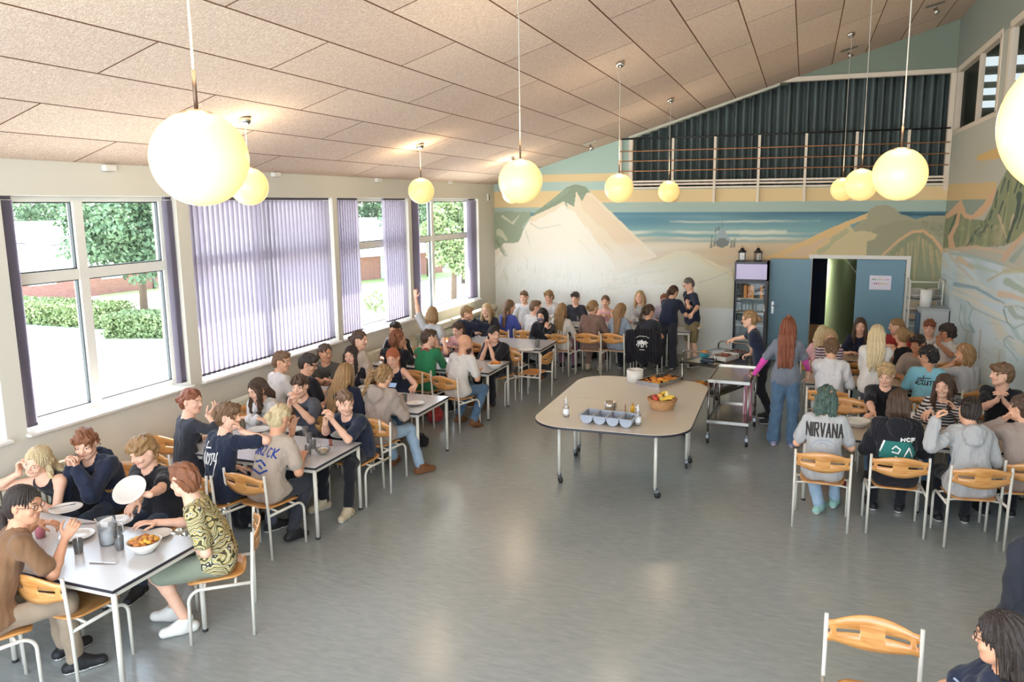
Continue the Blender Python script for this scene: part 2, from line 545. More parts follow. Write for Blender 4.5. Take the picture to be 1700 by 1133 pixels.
def wall_mesh(name, fn, u, v, cut, paint, m):
    """grid wall: fn(U, V)->xyz; cut(U, V centre) removes faces"""
    Ug, Vg = np.meshgrid(u, v, indexing='ij')
    P = fn(Ug.ravel(), Vg.ravel())
    nu, nv = len(u), len(v)
    i, j = np.meshgrid(np.arange(nu-1), np.arange(nv-1), indexing='ij')
    i, j = i.ravel(), j.ravel()
    uc, vc = (u[i]+u[i+1])/2, (v[j]+v[j+1])/2
    keep = ~cut(uc, vc)
    i, j = i[keep], j[keep]
    Q = np.stack([i*nv+j, (i+1)*nv+j, (i+1)*nv+j+1, i*nv+j+1], 1)
    cv = Canvas(Ug.ravel(), Vg.ravel(), P)
    paint(cv)
    o = np_mesh(name, P, Q, m, smooth=False)
    at_ = o.data.color_attributes.new('paint', 'FLOAT_COLOR', 'POINT')
    at_.data.foreach_set('color', np.concatenate([np.clip(cv.C, 0, 1), np.ones((len(P), 1))], 1).astype(np.float32).ravel())
    return struct(o)
def paint_far(c):
    U, V, x, y = c.U, c.V, c.px, c.py
    n1 = nzf(1, U, V, 2.2, (.5, 5)); n2 = nzf(2, U, V, 5, (.35, 5)); n3 = nzf(6, U, V, 3.5, (.4, 3)); n4 = nzf(31, U, V, 9, (.6, 3))
    c.fill('#cfcab4')
    c.fill('#a3b5aa', mask=V > 2.90)
    c.fill('#dcc293', mask=(V > np.where(U < -4.5, 3.05, 3.15)) & (V < 3.40))
    c.fill('#a9bfb6', mask=(V > 3.40) & (V < 3.60) & (U < OPX0))
    c.fill('#dcc293', mask=(V > 3.60) & (V < 3.76) & (U < OPX0+.3))
    c.fill('#a5bbb0', mask=(V > 3.76) & (U < OPX0+.6))
    c.fill('#7f8a7c', mask=(V > 4.5) & (U > OPX0+.6))
    c.fill('#d8c9a4', mask=(V > 3.05) & (V < 3.8) & (U < OPX0+.3), soft=n4, a=.25)
    # sea, darker along the horizon
    sea = V < 2.95
    c.fill('#7fa3a4', mask=sea)
    c.fill('#5b8496', mask=sea, soft=(V-2.66)*5+n1*.6, a=.85)
    c.fill('#3f6677', mask=sea, soft=((V-2.72)*4+n2*.8)*np.clip((U+1.8)/1.2, 0, 1), a=.8)
    c.fill('#9dbab2', mask=sea, soft=n2*1.1-.1, a=.5)
    for zc, w, a, u0, u1 in ((2.76, .018, .7, -2.6, .3), (2.55, .035, .85, -4.6, -.3), (2.52, .03, .6, -1.2, .6), (2.42, .03, .8, -4.8, .2)):
        zz_ = zc+.018*nzf(5, U, V, 5, (1, .05))+.012*nzf(15, U, V, 14, (1, .05))
        c.fill('#d9d8c2', mask=sea & (U > u0) & (U < u1), soft=(1.5-np.abs(V-zz_)/w)*np.clip(.75+1.1*nzf(25, U, V, 5, (1, .3)), 0, 1), a=a)
    c.fill('#c9b496', mask=sea, soft=(2.38-V)*9+.5+n2*.4)
    c.fill('#d9d0b4', mask=V < 2.35, soft=nzf(8, U, V, 4, (.35, 5))*.9+.1, a=.7)
    c.fill('#d8ba98', mask=(V < 2.36) & (V > 2.05), soft=nzf(18, U, V, 5, (.3, 6)), a=.6)
    c.fill('#a7ada0', mask=V < 2.28, soft=nzf(7, U, V, 3, (.35, 6))-.3, a=.55)
    # low dunes
    c.fill('#d5cbaa', [(1000, 452), (1090, 431), (1123, 417), (1145, 417), (1180, 433), (1215, 450), (1225, 540), (960, 540)], jit=1.5)
    c.fill('#cfcdb6', [(1010, 462), (1095, 437), (1128, 425), (1150, 426), (1215, 462), (1215, 540), (960, 540)], jit=2.5, a=.8)
    c.stroke('#b7b6a2', [(1148, 420), (1180, 440), (1216, 458)], 2, .45, 1)
    # big pale mountain
    c.fill('#e2d3b8', [(818, 420), (866, 372), (882, 360), (936, 334), (955, 306), (981, 320), (1036, 373), (1091, 426), (1040, 445), (1010, 540), (818, 540)])
    c.fill('#e8e2d2', [(818, 430), (870, 372), (890, 365), (936, 342), (955, 352), (990, 400), (1020, 440), (1030, 540), (818, 540)], jit=3, a=.85)
    c.fill('#dfc6a6', [(956, 320), (975, 322), (1000, 344), (1060, 402), (1085, 425), (1050, 428), (1005, 385), (965, 345)], jit=2, a=.6)
    c.fill('#e5e6e2', mask=y > 390, soft=((y-390)/60*.9+n3*.35)*np.clip((1190-x)/150, 0, 1), a=.85)  # window light whitening the lower left, painted into the mural colour
    c.fill('#8b9883', [(880, 359), (905, 340), (927, 323), (941, 311), (955, 306), (972, 310), (981, 320.5), (974, 320), (966, 334.5), (956.5, 318), (953.5, 343), (941, 337), (943, 349), (936.6, 334.5), (913, 346), (882.7, 360)], jit=.4)
    c.fill('#9aa68e', [(905, 340), (927, 323), (941, 313), (950, 312), (930, 330), (908, 343)], a=.6, jit=.8)
    c.fill('#97a28b', [(819, 352), (881, 352), (880, 362), (868, 385), (860, 403), (838, 404), (824, 414), (819, 412)], jit=1.2)
    for i, (p, w, col, a) in enumerate([([(835, 360), (852, 372)], 4, '#cfd0b8', .85), ([(852, 370), (862, 358)], 3.5, '#cfd0b8', .75), ([(829, 385), (840, 398)], 11, '#cfcfb4', .7), ([(824, 400), (838, 425)], 5, '#7f8c72', .75), ([(832, 408), (842, 425)], 3, '#7f8c72', .6), ([(868, 378), (879, 362)], 4, '#a9b9ae', .7), ([(873, 384), (880, 408)], 1.6, '#a3aea2', .6),
                                       ([(881, 371), (896, 380), (931, 373)], 1.7, '#98a4a0', .7), ([(962, 400), (985, 424)], 1.4, '#c6c2ac', .6), ([(1003, 405), (1020, 420)], 2.2, '#cdc0a2', .6), ([(870, 352), (884, 364)], 2, '#8b9883', .5)]):
        c.stroke(col, p, w, a, w*.4, i)
    r = np.random.RandomState(5)
    for i in range(110):
        gx, gy = r.uniform(880, 1060), r.uniform(440, 478)+r.uniform(0, 20)
        c.stroke(['#c3cdc2', '#cdd6cc', '#b4c3b8'][i % 3], [(gx, gy), (gx+r.uniform(-3, 3), gy-r.uniform(5, 13))], 1.2, .42, .4, i)
    for i in range(34):
        gx, gy = r.uniform(822, 878), r.uniform(430, 495)
        c.stroke(['#b4bda2', '#d9cda8', '#c6cebc'][i % 3], [(gx, gy), (gx+r.uniform(-8, 8), gy-r.uniform(6, 18))], 1.8, .45, .6, i+9)
    for i in range(40):
        gx, gy = r.uniform(990, 1205), r.uniform(450, 510)
        c.stroke(['#d3c9b0', '#c6cabb', '#dfdac4'][i % 3], [(gx, gy), (gx+r.uniform(18, 50), gy-r.uniform(1, 9))], 2.2, .35, .8, i+19)
    c.stroke('#b3b2a8', [(1159, 470), (1190, 460), (1217, 448)], 1.8, .6)
    # boat hauled up on the beach with its crew
    c.stroke('#6d7678', [(1199, 352), (1199, 412)], .9, .8)
    c.fill('#9aa7a8', [(1186, 404), (1189, 392), (1195, 383), (1199, 380), (1204, 384), (1212, 398), (1209, 407), (1199, 412), (1189, 409)])
    c.fill('#7b7f7c', [(1188, 402), (1194, 396), (1204, 396), (1211, 402), (1208, 408), (1199, 412), (1190, 409)])
    for bx, by, hh in ((1181, 411, 20), (1186, 409, 14), (1214, 411, 12), (1219, 410, 14), (1188, 386, 8), (1193, 382, 6)):
        c.stroke('#6b6c6a', [(bx, by), (bx+1, by-hh)], 3, .75, 1.8, int(bx)); c.stroke('#6b6c6a', [(bx-2, by), (bx, by-hh*.5)], 1.4, .7, 1.4, int(bx))
    # ridge, grey-green mountain and the far dune
    c.fill('#a3a086', [(1437, 430), (1437, 400), (1412, 384), (1418, 376), (1438, 361), (1442, 350), (1452, 343), (1469, 340), (1485, 345), (1496, 356), (1520, 364), (1575, 352), (1575, 480), (1530, 480), (1440, 440)], jit=.7)
    c.fill('#8f8e76', [(1437, 400), (1450, 380), (1490, 365), (1575, 372), (1575, 400), (1540, 380), (1500, 400), (1470, 425), (1437, 430)], jit=3, a=.35)
    c.fill('#cbbb93', [(1340, 426), (1352, 419), (1411, 373), (1418, 384), (1445, 384.6), (1456, 390), (1452, 397), (1440, 401), (1438, 430), (1340, 430)], jit=.6)
    c.fill('#aaab86', [(1356, 418), (1405, 379), (1412, 383), (1380, 408), (1362, 425)], jit=2, a=.7)
    c.fill('#dbb985', [(1262, 430), (1290, 420), (1395, 372), (1440, 354), (1439, 363), (1411, 374), (1385, 392), (1352, 420), (1335, 432)], jit=.5)
    c.fill('#cdb7a0', [(1300, 425), (1345, 405), (1380, 390), (1350, 420), (1330, 428)], jit=2, a=.6)
    c.fill('#41616f', [(1492, 353), (1575, 354), (1575, 358), (1520, 359), (1500, 357)])
    c.fill('#8e9377', [(1468, 430), (1495, 402), (1517, 387), (1532, 386), (1547, 397), (1564, 420), (1564, 480), (1510, 480), (1510, 426)])
    for i in range(26):
        gx = 1490+i*2.9; t0 = 390+abs(gx-1526)*.75+r.uniform(0, 8)
        c.stroke(['#cba986', '#8a9478', '#d2b28e', '#9aa07f'][i % 4], [(gx+r.uniform(-2, 2), t0), (gx+(gx-1526)*.25+r.uniform(-5, 5), t0+r.uniform(25, 70))], 3.6, .6, 1.4, i+40)
    c.stroke('#d9b188', [(1465, 424), (1491, 400), (1514, 385), (1533, 384), (1549, 395), (1566, 418)], 3.4, .95, 6, 3, .2)
    for i in range(22): gx, gy = r.uniform(1530, 1573), r.uniform(366, 392); c.stroke('#6f715c', [(gx, gy), (gx+r.uniform(-2, 3), gy+r.uniform(1, 4))], 1.5, .55, 1, i)
    c.fill('#dde1dc', mask=(V < 1.0) & (U > -2.0) & (U < 1.0))
    c.fill('#e4e6e2', mask=(V < 1.45) & (U < -2.0), soft=.5+n3*.6, a=.8)
def farcut(u, v):
    o = (u > OPX0) & (u < OPX1) & (v > OPZ0) & (v < np.minimum(OPZ1, cz(u)-.03))
    d = (u > DX0) & (u < DX1) & (v < DZ)
    return o | d | (v > cz(u)+.02)
fu = np.unique(np.concatenate([np.arange(XL, XR+.001, .0158), [OPX0, OPX1, DX0, DX1, XR]]))
fv = np.unique(np.concatenate([np.arange(0, 3.85, .0158), np.arange(3.85, 6.5, .04), [DZ, OPZ0, OPZ1]]))
M_mural = attr_mat('mural_paint')
wall_mesh('wall_back', lambda U, V: np.stack([U, np.full_like(U, YF), V], 1), fu, fv, farcut, paint_far, M_mural)
# right wall
CW = [(15.66, 12.45), (11.95, 8.9), (8.4, 5.5)]
CZA, CZB = 4.34, 5.38
def paint_right(c):
    U, V, x, y = c.U, c.V, c.px, c.py
    c.fill('#b4b3a6')
    c.fill('#8d948b', mask=V > CZB+.02)
    c.fill('#a9a79a', mask=V > 3.4, soft=nzf(41, U, V, 2)*.6, a=.4)
    c.fill('#cbb082', [(1560, 306), (1575, 306), (1656, 302), (1652, 322), (1636, 334), (1560, 334)])
    c.fill('#8f9c90', [(1560, 333), (1640, 331), (1620, 362), (1600, 352), (1560, 353)])
    c.fill('#cfae74', [(1620.4, 265.7), (1623, 259), (1650, 247), (1685, 233.5), (1700, 246), (1715, 250), (1715, 266), (1686, 264), (1672.7, 265.7), (1670, 261.7), (1631, 267)], jit=.3)
    low = y > 412
    low = V < 2.30
    c.fill('#c0d0d6', mask=low)
    c.fill('#9fb7b8', mask=low, soft=nzf(21, U+V*.5, V, 2.4, (1, 3)), a=.7)
    c.fill('#cbd6d4', mask=low, soft=nzf(23, U-V*.6, V, 4, (1, 2))+.1, a=.7)
    c.fill('#d2c7ac', mask=low & (V > 1.35), soft=nzf(22, U, V, 3, (1, 4)), a=.75)
    # green mountains
    c.fill('#848c6e', [(1560, 352), (1596, 350), (1612, 364), (1634, 366), (1647, 340), (1655, 313), (1668, 288), (1678, 274), (1700, 281), (1720, 290), (1720, 384), (1668, 408), (1597, 414), (1560, 420)], jit=.8)
    c.fill('#a9a884', mask=in_poly(x, y, [(1575, 352), (1612, 364), (1634, 368), (1650, 330), (1678, 276), (1720, 290), (1720, 400), (1597, 414), (1575, 410)]), soft=nzf(51, U, V, 8, (1.6, .6)), a=.7)
    c.fill('#b9a78a', mask=in_poly(x, y, [(1600, 385), (1660, 372), (1700, 380), (1668, 408), (1597, 414)]), soft=nzf(52, U, V, 9)+.1, a=.6)
    r = np.random.RandomState(12)
    P = [([(1669, 296), (1661, 320)], 3), ([(1680, 278), (1690, 302), (1684, 320)], 4.5), ([(1693, 322), (1690, 352), (1672, 402)], 9), ([(1647, 350), (1641, 366)], 4), ([(1656, 318), (1652, 345)], 4), ([(1700, 290), (1694, 312)], 5), ([(1665, 335), (1657, 360)], 3.5), ([(1620, 385), (1604, 411)], 3.5), ([(1588, 356), (1578, 380), (1574, 396)], 3), ([(1640, 372), (1626, 392)], 3), ([(1700, 340), (1688, 380)], 4), ([(1675, 300), (1671, 330), (1664, 372)], 3)]
    for i, (p, w) in enumerate(P): c.stroke('#33484a', p, w, .8, w*.5, i+60)
    for i in range(60):
        gx, gy = r.uniform(1612, 1650), 0; gy = 360+(1650-gx)*.75+r.uniform(-6, 14)
        c.stroke(['#3d504a', '#4f6152', '#8f9678'][i % 3], [(gx, gy), (gx-r.uniform(1, 4), gy+r.uniform(2, 7))], 1.8, .7, .8, i)
    for i in range(40):
        gx, gy = r.uniform(1575, 1700), r.uniform(372, 410)
        c.stroke(['#5b6a56', '#b5a888', '#747f64', '#c2b494'][i % 4], [(gx, gy), (gx-r.uniform(1, 7), gy+r.uniform(2, 7))], 1.8, .5, .8, i)
    for p, w, col in (([(1658, 358), (1671, 395)], 4, '#c9b296'), ([(1682, 358), (1676, 382)], 4, '#c9b296'), ([(1674, 320), (1665, 352)], 4, '#a09e72'), ([(1684, 292), (1680, 330)], 4, '#9a9a74'), ([(1662, 300), (1655, 330)], 2.5, '#a5a582')): c.stroke(col, p, w, .75, w*.4, 7)
    c.fill('#d0aa88', [(1560, 357), (1572, 355.5), (1585, 342), (1596, 331), (1604, 354), (1614, 358), (1632.5, 339), (1648.6, 315), (1655, 312.6), (1647, 336.7), (1631, 358), (1612, 365), (1600, 361), (1594.5, 353), (1591, 374), (1582, 393), (1586, 412), (1575, 412), (1573.5, 393), (1586, 371), (1589, 354), (1575, 362), (1560, 366)], jit=.4)
    # sweeping water and figures below
    S = [([(1567, 416), (1620, 410), (1669, 420)], 6, '#cdb498', .85), ([(1580, 420), (1625, 428), (1666, 440)], 6, '#9fb3b2', .8), ([(1666, 430), (1684, 406), (1704, 384)], 8, '#c9a88c', .9), ([(1680, 432), (1704, 405)], 9, '#93a59c', .8), ([(1591, 430), (1615, 445)], 10, '#cdb390', .7), ([(1570, 414), (1590, 440), (1620, 470)], 4, '#cdb79b', .7), ([(1610, 440), (1655, 452)], 7, '#a9b8a4', .6),
         ([(1640, 466), (1665, 452), (1704, 444)], 4, '#b79f78', .6), ([(1668, 450), (1704, 450)], 9, '#b9b795', .7), ([(1672, 468), (1704, 486)], 12, '#95a78e', .7), ([(1585, 472), (1620, 478), (1669, 506)], 6, '#83a0b0', .85), ([(1600, 462), (1640, 480)], 6, '#c9d2cc', .7), ([(1660, 488), (1682, 492), (1704, 500)], 9, '#d2b79c', .85), ([(1584, 478), (1630, 494), (1686, 512)], 3, '#d9cfbb', .9),
         ([(1584, 486), (1630, 508), (1674, 534)], 7, '#d2d2c6', .9), ([(1615, 512), (1650, 528), (1679, 539)], 2.2, '#8fa9b2', .8), ([(1596, 505), (1592, 530), (1600, 548), (1616, 552)], 2, '#86a1a0', .75), ([(1606, 500), (1614, 512), (1608, 530), (1616, 552)], 2, '#86a1a0', .75), ([(1600, 512), (1603, 540)], 7, '#a3bcb8', .6), ([(1610, 540), (1618, 553)], 5, '#8db0c0', .7),
         ([(1666, 514), (1672, 535), (1682, 546), (1704, 536)], 2.4, '#6f8078', .8), ([(1678, 514), (1686, 526), (1704, 530)], 9, '#93a195', .7), ([(1667, 510), (1688, 508), (1704, 514)], 2, '#6f8078', .7), ([(1683, 562), (1674, 558), (1667, 564), (1668, 574), (1680, 586), (1690, 600)], 2.2, '#7f9aa4', .8), ([(1672, 566), (1684, 582)], 6, '#a6bcc2', .6), ([(1682, 545), (1690, 560), (1704, 570)], 8, '#93b0b0', .6)]
    for i, (p, w, col, a) in enumerate(S): c.stroke(col, p, w*1.1, a, w*.7, i+100, .12)
    for i in range(150):
        gx, gy = 1565+340*r.uniform(0, 1)**2, r.uniform(415, 660)
        c.stroke(['#a9bfc0', '#d0c9b4', '#9db4b4', '#cfd8d4', '#b9c0ac'][i % 5], [(gx, gy), (gx+r.uniform(8, 26), gy+r.uniform(2, 12))], 2.4, .5, .8, i)
    c.stroke('#a39a92', [(1628, 548), (1625, 596)], 3, .55); c.stroke('#a39a92', [(1660, 582), (1657, 606)], 2.5, .45); c.stroke('#aaa398', [(1605, 552), (1603, 580)], 2.5, .4)
def rightcut(u, v):
    o = np.zeros(u.shape, bool)
    for a, b in CW: o |= (u < a) & (u > b) & (v > CZA) & (v < CZB)
    return o
ru = np.unique(np.concatenate([np.arange(Y0, 7, .25), np.arange(7, 9, .05), np.arange(9, YF+.001, .0155), [YF], [v for w in CW for v in w]]))
rv = np.unique(np.concatenate([np.arange(0, 4.3, .015), np.arange(4.3, 6.3, .08), [CZA, CZB, 6.35]]))
wall_mesh('wall_right', lambda U, V: np.stack([np.full_like(U, XR), U, V], 1), ru, rv, rightcut, paint_right, M_mural)
# clerestory windows in the right wall
for i, (a, b) in enumerate(CW):
    f = MB(); t = .06
    for x in (XR-.012,):
        f.box2((XR-.012, b-.04, CZA-.05), (XR+.08, a+.04, CZA+.02)); f.box2((XR-.012, b-.04, CZB-.02), (XR+.08, a+.04, CZB+.07))
        f.box2((XR-.012, b-.06, CZA), (XR+.08, b+.05, CZB)); f.box2((XR-.012, a-.05, CZA), (XR+.08, a+.06, CZB))
        m = 13.83 if i == 0 else (a+b)/2
        f.box2((XR-.004, m-.035, CZA), (XR+.07, m+.035, CZB))
    fo = struct(f.build('window_%d' % (6+i), M_cream))
    g = MB(); g.add([(XR+.04, b, CZA), (XR+.04, a, CZA), (XR+.04, a, CZB), (XR+.04, b, CZB)], [(0, 1, 2, 3)]); g.build('window_pane', MATS['clear_pane'], fo)
M_darkroom = mat('dark_gallery_wall', '#6d6f60', .8)
rm = MB()
rm.box2((XR+2.6, 6, 3.6), (XR+2.7, YF+1.7, 6.5)); rm.box2((XR+.1, 6, 3.5), (XR+2.7, YF+1.7, 3.6)); rm.box2((XR+.1, YF+1.6, 3.6), (XR+2.7, YF+1.7, 6.5)); rm.box2((XR+.1, 6, 6.4), (XR+2.7, YF+1.7, 6.5)); rm.box2((XR+.1, 5.9, 3.5), (XR+2.7, 6, 6.5))
struct(rm.build('wall_gallery', M_darkroom))
lv = MB()
for ya, yb in ((94, 109), (124, 135), (146, 157), (167, 178)):
    z1, z0 = at(1650, ya, Y=YF+1.55)[2], at(1650, yb, Y=YF+1.55)[2]
    lv.box2((3.16, YF+1.54, z0), (4.4, YF+1.58, z1))
lvr = lv.build('louvre_window', mat('louvre_daylight', '#dfeef0', .5, emit='#dcebf0', estr=.16), kind='structure')
# opening trim, balcony, curtain
tr_ = MB()
tr_.box2((XS1-.05, YF-.03, OPZ1-.01), (OPX1+.05, YF+.1, OPZ1+.07))
tr_.box2((OPX1-.03, YF-.03, OPZ0-.1), (OPX1+.05, YF+.1, OPZ1))
tr_.box2((OPX0-.04, YF-.02, OPZ0-.02), (OPX0+.04, YF+.1, cz(OPX0)))
struct(tr_.build('trim_6', M_cream))
tr_ = MB()
n = 20
for k in range(n):
    a = OPX0+(XS1-OPX0)*k/n; b = OPX0+(XS1-OPX0)*(k+1)/n
    tr_.add([(a, YF-.02, cz(a)-.05), (b, YF-.02, cz(b)-.05), (b, YF-.02, cz(b)), (a, YF-.02, cz(a))], [(0, 1, 2, 3)])
struct(tr_.build('trim_7', mat('pale_edge_trim', '#b9b8a8', .5), solid=.02))
struct(MB().box2((OPX0-.2, YF+.02, OPZ0-.16), (OPX1+.2, YF+2.0, OPZ0-.02)).build('floor_balcony', mat('balcony_edge', '#cdbfa6', .6)))
def curtain_geo():
    b = MB()
    n = 560
    x0, x1 = OPX0-.1, OPX1+.1
    def f(u, v):
        x = x0+(x1-x0)*u
        ph = u*2*math.pi*36
        fold = math.sin(ph+.6*math.sin(u*31))
        y = YF+.42+.095*fold*(1-.15*v)+.02*math.sin(u*47)
        z = OPZ0-.02+v*(min(OPZ1+.1, cz(x)-.01)-OPZ0+.02)
        return (x+.012*math.sin(ph*.5), y, z)
    b.grid(f, n, 6)
    return b
curtain_geo().build('curtain', mat('teal_curtain', '#5a6666', .85, noise=.12, nscale=30), label='long dark teal corrugated curtain hanging behind the balcony railing', cat='curtain', solid=.004)
rl = empty('balcony_railing', (0, YF, OPZ0-.3), 0, 'white balcony railing with black handrail and thin wooden bars above the mural', 'railing')
zz = OPZ0-.3
M_wood = mat('thin_wood_bar', '#a9744c', .5)
for xp in (-3.62, -2.55, -1.72, -.88, -.02, .87, 1.75):
    p = MB(); 
    if xp == -3.62: p.box2((xp-.02, -.06, .22), (xp+.02, -.02, 4.42-zz))
    else:
        p.box2((xp-.024, -.07, 0.02), (xp+.024, -.02, 4.42-zz)); p.box2((xp-.02, -.03, .02), (xp+.02, 0, .08))
    p.build('post', M_cream, rl)
MB().tube([(-3.66, -.045, 4.43-zz), (2.42, -.045, 4.43-zz)], .017, 8).build('handrail', mat('black_handrail', '#1c1d20', .4), rl)
for z in (4.18, 3.98, 3.78): MB().tube([(-3.64, -.075, z-zz), (2.42, -.075, z-zz)], .011, 8).build('bar', M_wood, rl)
for z in (3.57, 3.51, 3.44): MB().box2((-3.42, -.055, z-zz-.018), (2.40, -.03, z-zz+.018)).build('toe_board', M_cream, rl)
# double door
fr = MB()
fr.box2((DX0-.07, YF-.03, 0), (DX0, YF+.14, DZ+.07)); fr.box2((DX1, YF-.03, 0), (DX1+.07, YF+.14, DZ+.07)); fr.box2((DX0, YF-.03, DZ), (DX1, YF+.14, DZ+.07))
struct(fr.build('trim_8', M_white))
M_door = mat('door_blue', '#6e93a5', .45, noise=.04, nscale=3)
def leaf(n, x0, x1, y, label):
    d = MB().box2((x0, y, .02), (x1, y+.045, DZ-.01)).build('door_%d' % n, M_door, bevel=.003)
    d['kind'] = 'structure'; d['label'] = label
    return d
dl = leaf(1, -.585, DX0-.02, YF-.16, 'left blue door leaf folded back against the mural wall')
h = MB(); h.box2((-.53, YF-.17, .96), (-.485, YF-.158, 1.20)); h.tube([(-.508, YF-.16, 1.12), (-.508, YF-.20, 1.12), (-.40, YF-.20, 1.12)], .009, 8)
h.build('door_handle', mat('brushed_steel', '#b9b9b5', .3, 1.), dl)
dr = leaf(2, 1.0, DX1-.01, YF+.02, 'right blue door leaf standing closed with a paper notice')
h = MB()
for z in (.35, 1.0, 1.8): h.tube([(DX1-.01, YF+.005, z-.05), (DX1-.01, YF+.005, z+.05)], .01, 8)
h.build('hinge', MATS['brushed_steel'], dr)
pn = MB().box2((1.24, YF+.008, 1.47), (1.62, YF+.014, 1.74)).build('paper_notice', mat('paper', '#e3dfec', .8), label='white paper notice with two rows of coloured dots on the right blue door leaf', cat='notice')
for row, cols in ((1.665, ['#5d9a58', '#5d9a58', '#c9c3d6', '#9fc39a', '#c6cf9a', '#d9c9a0', '#d6cfe0', '#c79ab8', '#c79ab8']), (1.585, ['#d8cfe0', '#a0407c', '#a0407c', '#c06a70', '#c9a45a', '#c9c35a', '#d6d06a', '#d6d06a', '#cfcfe0'])):
    for k, cc in enumerate(cols):
        MB().box2((1.285+k*.034, YF+.006, row-.012), (1.305+k*.034, YF+.008, row+.014)).build('dot_mark', mat('dot_'+cc[1:], cc, .8), pn)
# corridor behind
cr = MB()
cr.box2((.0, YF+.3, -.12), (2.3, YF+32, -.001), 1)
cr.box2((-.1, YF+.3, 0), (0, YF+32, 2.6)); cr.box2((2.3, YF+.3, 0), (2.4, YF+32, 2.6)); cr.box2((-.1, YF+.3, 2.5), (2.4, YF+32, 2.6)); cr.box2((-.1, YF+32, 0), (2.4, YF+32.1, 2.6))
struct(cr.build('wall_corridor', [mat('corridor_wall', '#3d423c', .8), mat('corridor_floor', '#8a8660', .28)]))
cd = MB().box2((.5, YF+31.9, .8), (1.5, YF+31.98, 2.3)).build('window_10', mat('corridor_panel_glow', '#e8f4c0', .5, emit='#dcefb0', estr=5)); struct(cd)  # added glowing panel at the corridor's end, lights its floor
st = empty('corridor_bench', (.3, YF+2.6, 0), 0, 'dark blue draped booth on a wooden box in the corridor behind the door', 'booth')
MB().box2((-.28, -.4, .42), (.24, .5, 2.4)).build('drape', mat('navy_drape', '#1c2338', .9), st)
MB().box2((-.26, -.38, 0), (.20, .48, .42)).build('plinth', mat('pale_wood', '#c9976a', .5), st)
# ceiling lamps
M_opal = mat('opal_glass', '#e4cb98', .25, emit='#ffc870', estr=.125)
M_chrome = mat('chrome', '#c9c6c2', .15, 1.)
M_cord = mat('lamp_cord', '#b9b2a6', .5)
def lamp_geo(L):
    r = empty('globe_lamp')
    g = MB(); R = .182
    prof = [(R*math.sin(t), -R*math.cos(t)) for t in np.linspace(0.0, math.pi-.42, 26)]
    g.lathe(prof, 40); g.build('globe', M_opal, r)
    c = MB(); c.lathe([(.0, .186), (.02, .186), (.05, .178), (.078, .163), (.080, .150), (.0, .150)], 28); c.build('cap', mat('lamp_cap', '#a88f74', .3, .7), r)
    MB().tube([(0, 0, .18), (0, 0, .33)], .008, 10).build('stem', mat('stem_dark', '#5d4c40', .35, .6), r)
    pts = [(.03*math.sin((t-.82)/.18*math.pi)**2*(t > .82), 0, .33+(L-.36)*t) for t in np.linspace(0, 1, 40)]
    MB().tube(pts, .0045, 6).build('cord', M_cord, r)
    c = MB(); c.lathe([(0, L-.075), (.03, L-.07), (.055, L-.04), (.062, L), (.0, L)], 24)
    c.build('canopy', M_chrome, r)
    return r
lamp_desc = {(-2.23, 2.45): 'opal glass globe lamp on a cord, the biggest one at upper left', (-5.11, 6.24): 'opal globe lamp hanging before the closed blind, partly behind the biggest one',
    (-5.12, 9.84): 'opal globe lamp hanging before the half opened blind', (-5.11, 13.4): 'opal globe lamp mostly hidden behind a larger globe near the mural corner', (-2.23, 6.05): 'opal globe lamp hanging over the middle of the hall on a long cord',
    (-2.23, 9.65): 'opal globe lamp hanging left of the balcony before the mural', (-2.21, 13.34): 'opal globe lamp just under the left end of the balcony railing',
    (.56, 13.34): 'smallest opal globe lamp of the row at right under the balcony', (.60, 9.65): 'middle opal globe lamp of the overlapping three at right', (.62, 6.0): 'large orange-lit opal globe lamp, nearest of the three at right', (.62, 2.2): 'opal globe lamp cut off by the right edge of the photo'}
for (x, y), lb in lamp_desc.items():
    zc = 3.33
    r = lamp_geo(cz(x)-zc-.0)
    place(r, (x, y, zc), random.Random(int(x*10+y)).uniform(0, 6), lb, 'round opal pendant lamps', 'lamp')
    pl = bpy.data.lights.new('lamp_light', 'POINT'); pl.energy = 2.8; pl.color = (1, .80, .52); pl.shadow_soft_size = .16
    po = bpy.data.objects.new('lamp_light', pl); COL.objects.link(po); po.location = (0, 0, .42); po.parent = r
# small spotlights on the ceiling
def spot(px, py, lb):
    d = ray(px, py); t = (CZ0-CSL*XL-CAMH)/(d[2]-CSL*d[0]); p = CAMP+d*t
    r = empty('ceiling_spotlight', p, .4, lb, 'spotlight', 'small chrome ceiling spotlights')
    MB().box((0, 0, -.015), (.30, .035, .03), M=Matrix.Rotation(-ca, 3, 'Y')).build('track', M_chrome, r)
    b = MB(); b.tube([(0, 0, -.02), (0, 0, -.07)], .008, 8); b.tube([(0, 0, -.07), (.03, -.03, -.15)], [.03, .042], 14); b.build('spot_head', M_chrome, r)
spot(980, 236, 'chrome ceiling spotlight left of the balcony curtain'); spot(1410, 80, 'chrome ceiling spotlight above the balcony curtain'); spot(1553, 6, 'chrome ceiling spotlight at the top right edge')
# sensors on the window wall
for i, (px_, py_) in enumerate(((181, 279), (458, 290), (628, 299), (748, 303))):
    p = at(px_, py_, X=XL+.03)
    MB().box((p[0], p[1], p[2]), (.06, .13, .06)).build('sensor_box', M_white, bevel=.008, label=['small white sensor box above the big open window', 'small white sensor box above the closed blind', 'small white sensor box above the partly opened blind', 'small white sensor box above the farthest window'][i], cat='sensor', group='small white boxes high on the window wall')
p = at(811, 328, X=XL+.02)
sw = MB().box((p[0], p[1], p[2]), (.04, .12, .16)).build('wall_speaker', M_white, bevel=.006, label='little white grilled box high on the wall by the mural corner', cat='vent')
MB().box((p[0]+.022, p[1], p[2]), (.006, .05, .12)).build('grille', mat('grille_dark', '#777a70', .7), sw)
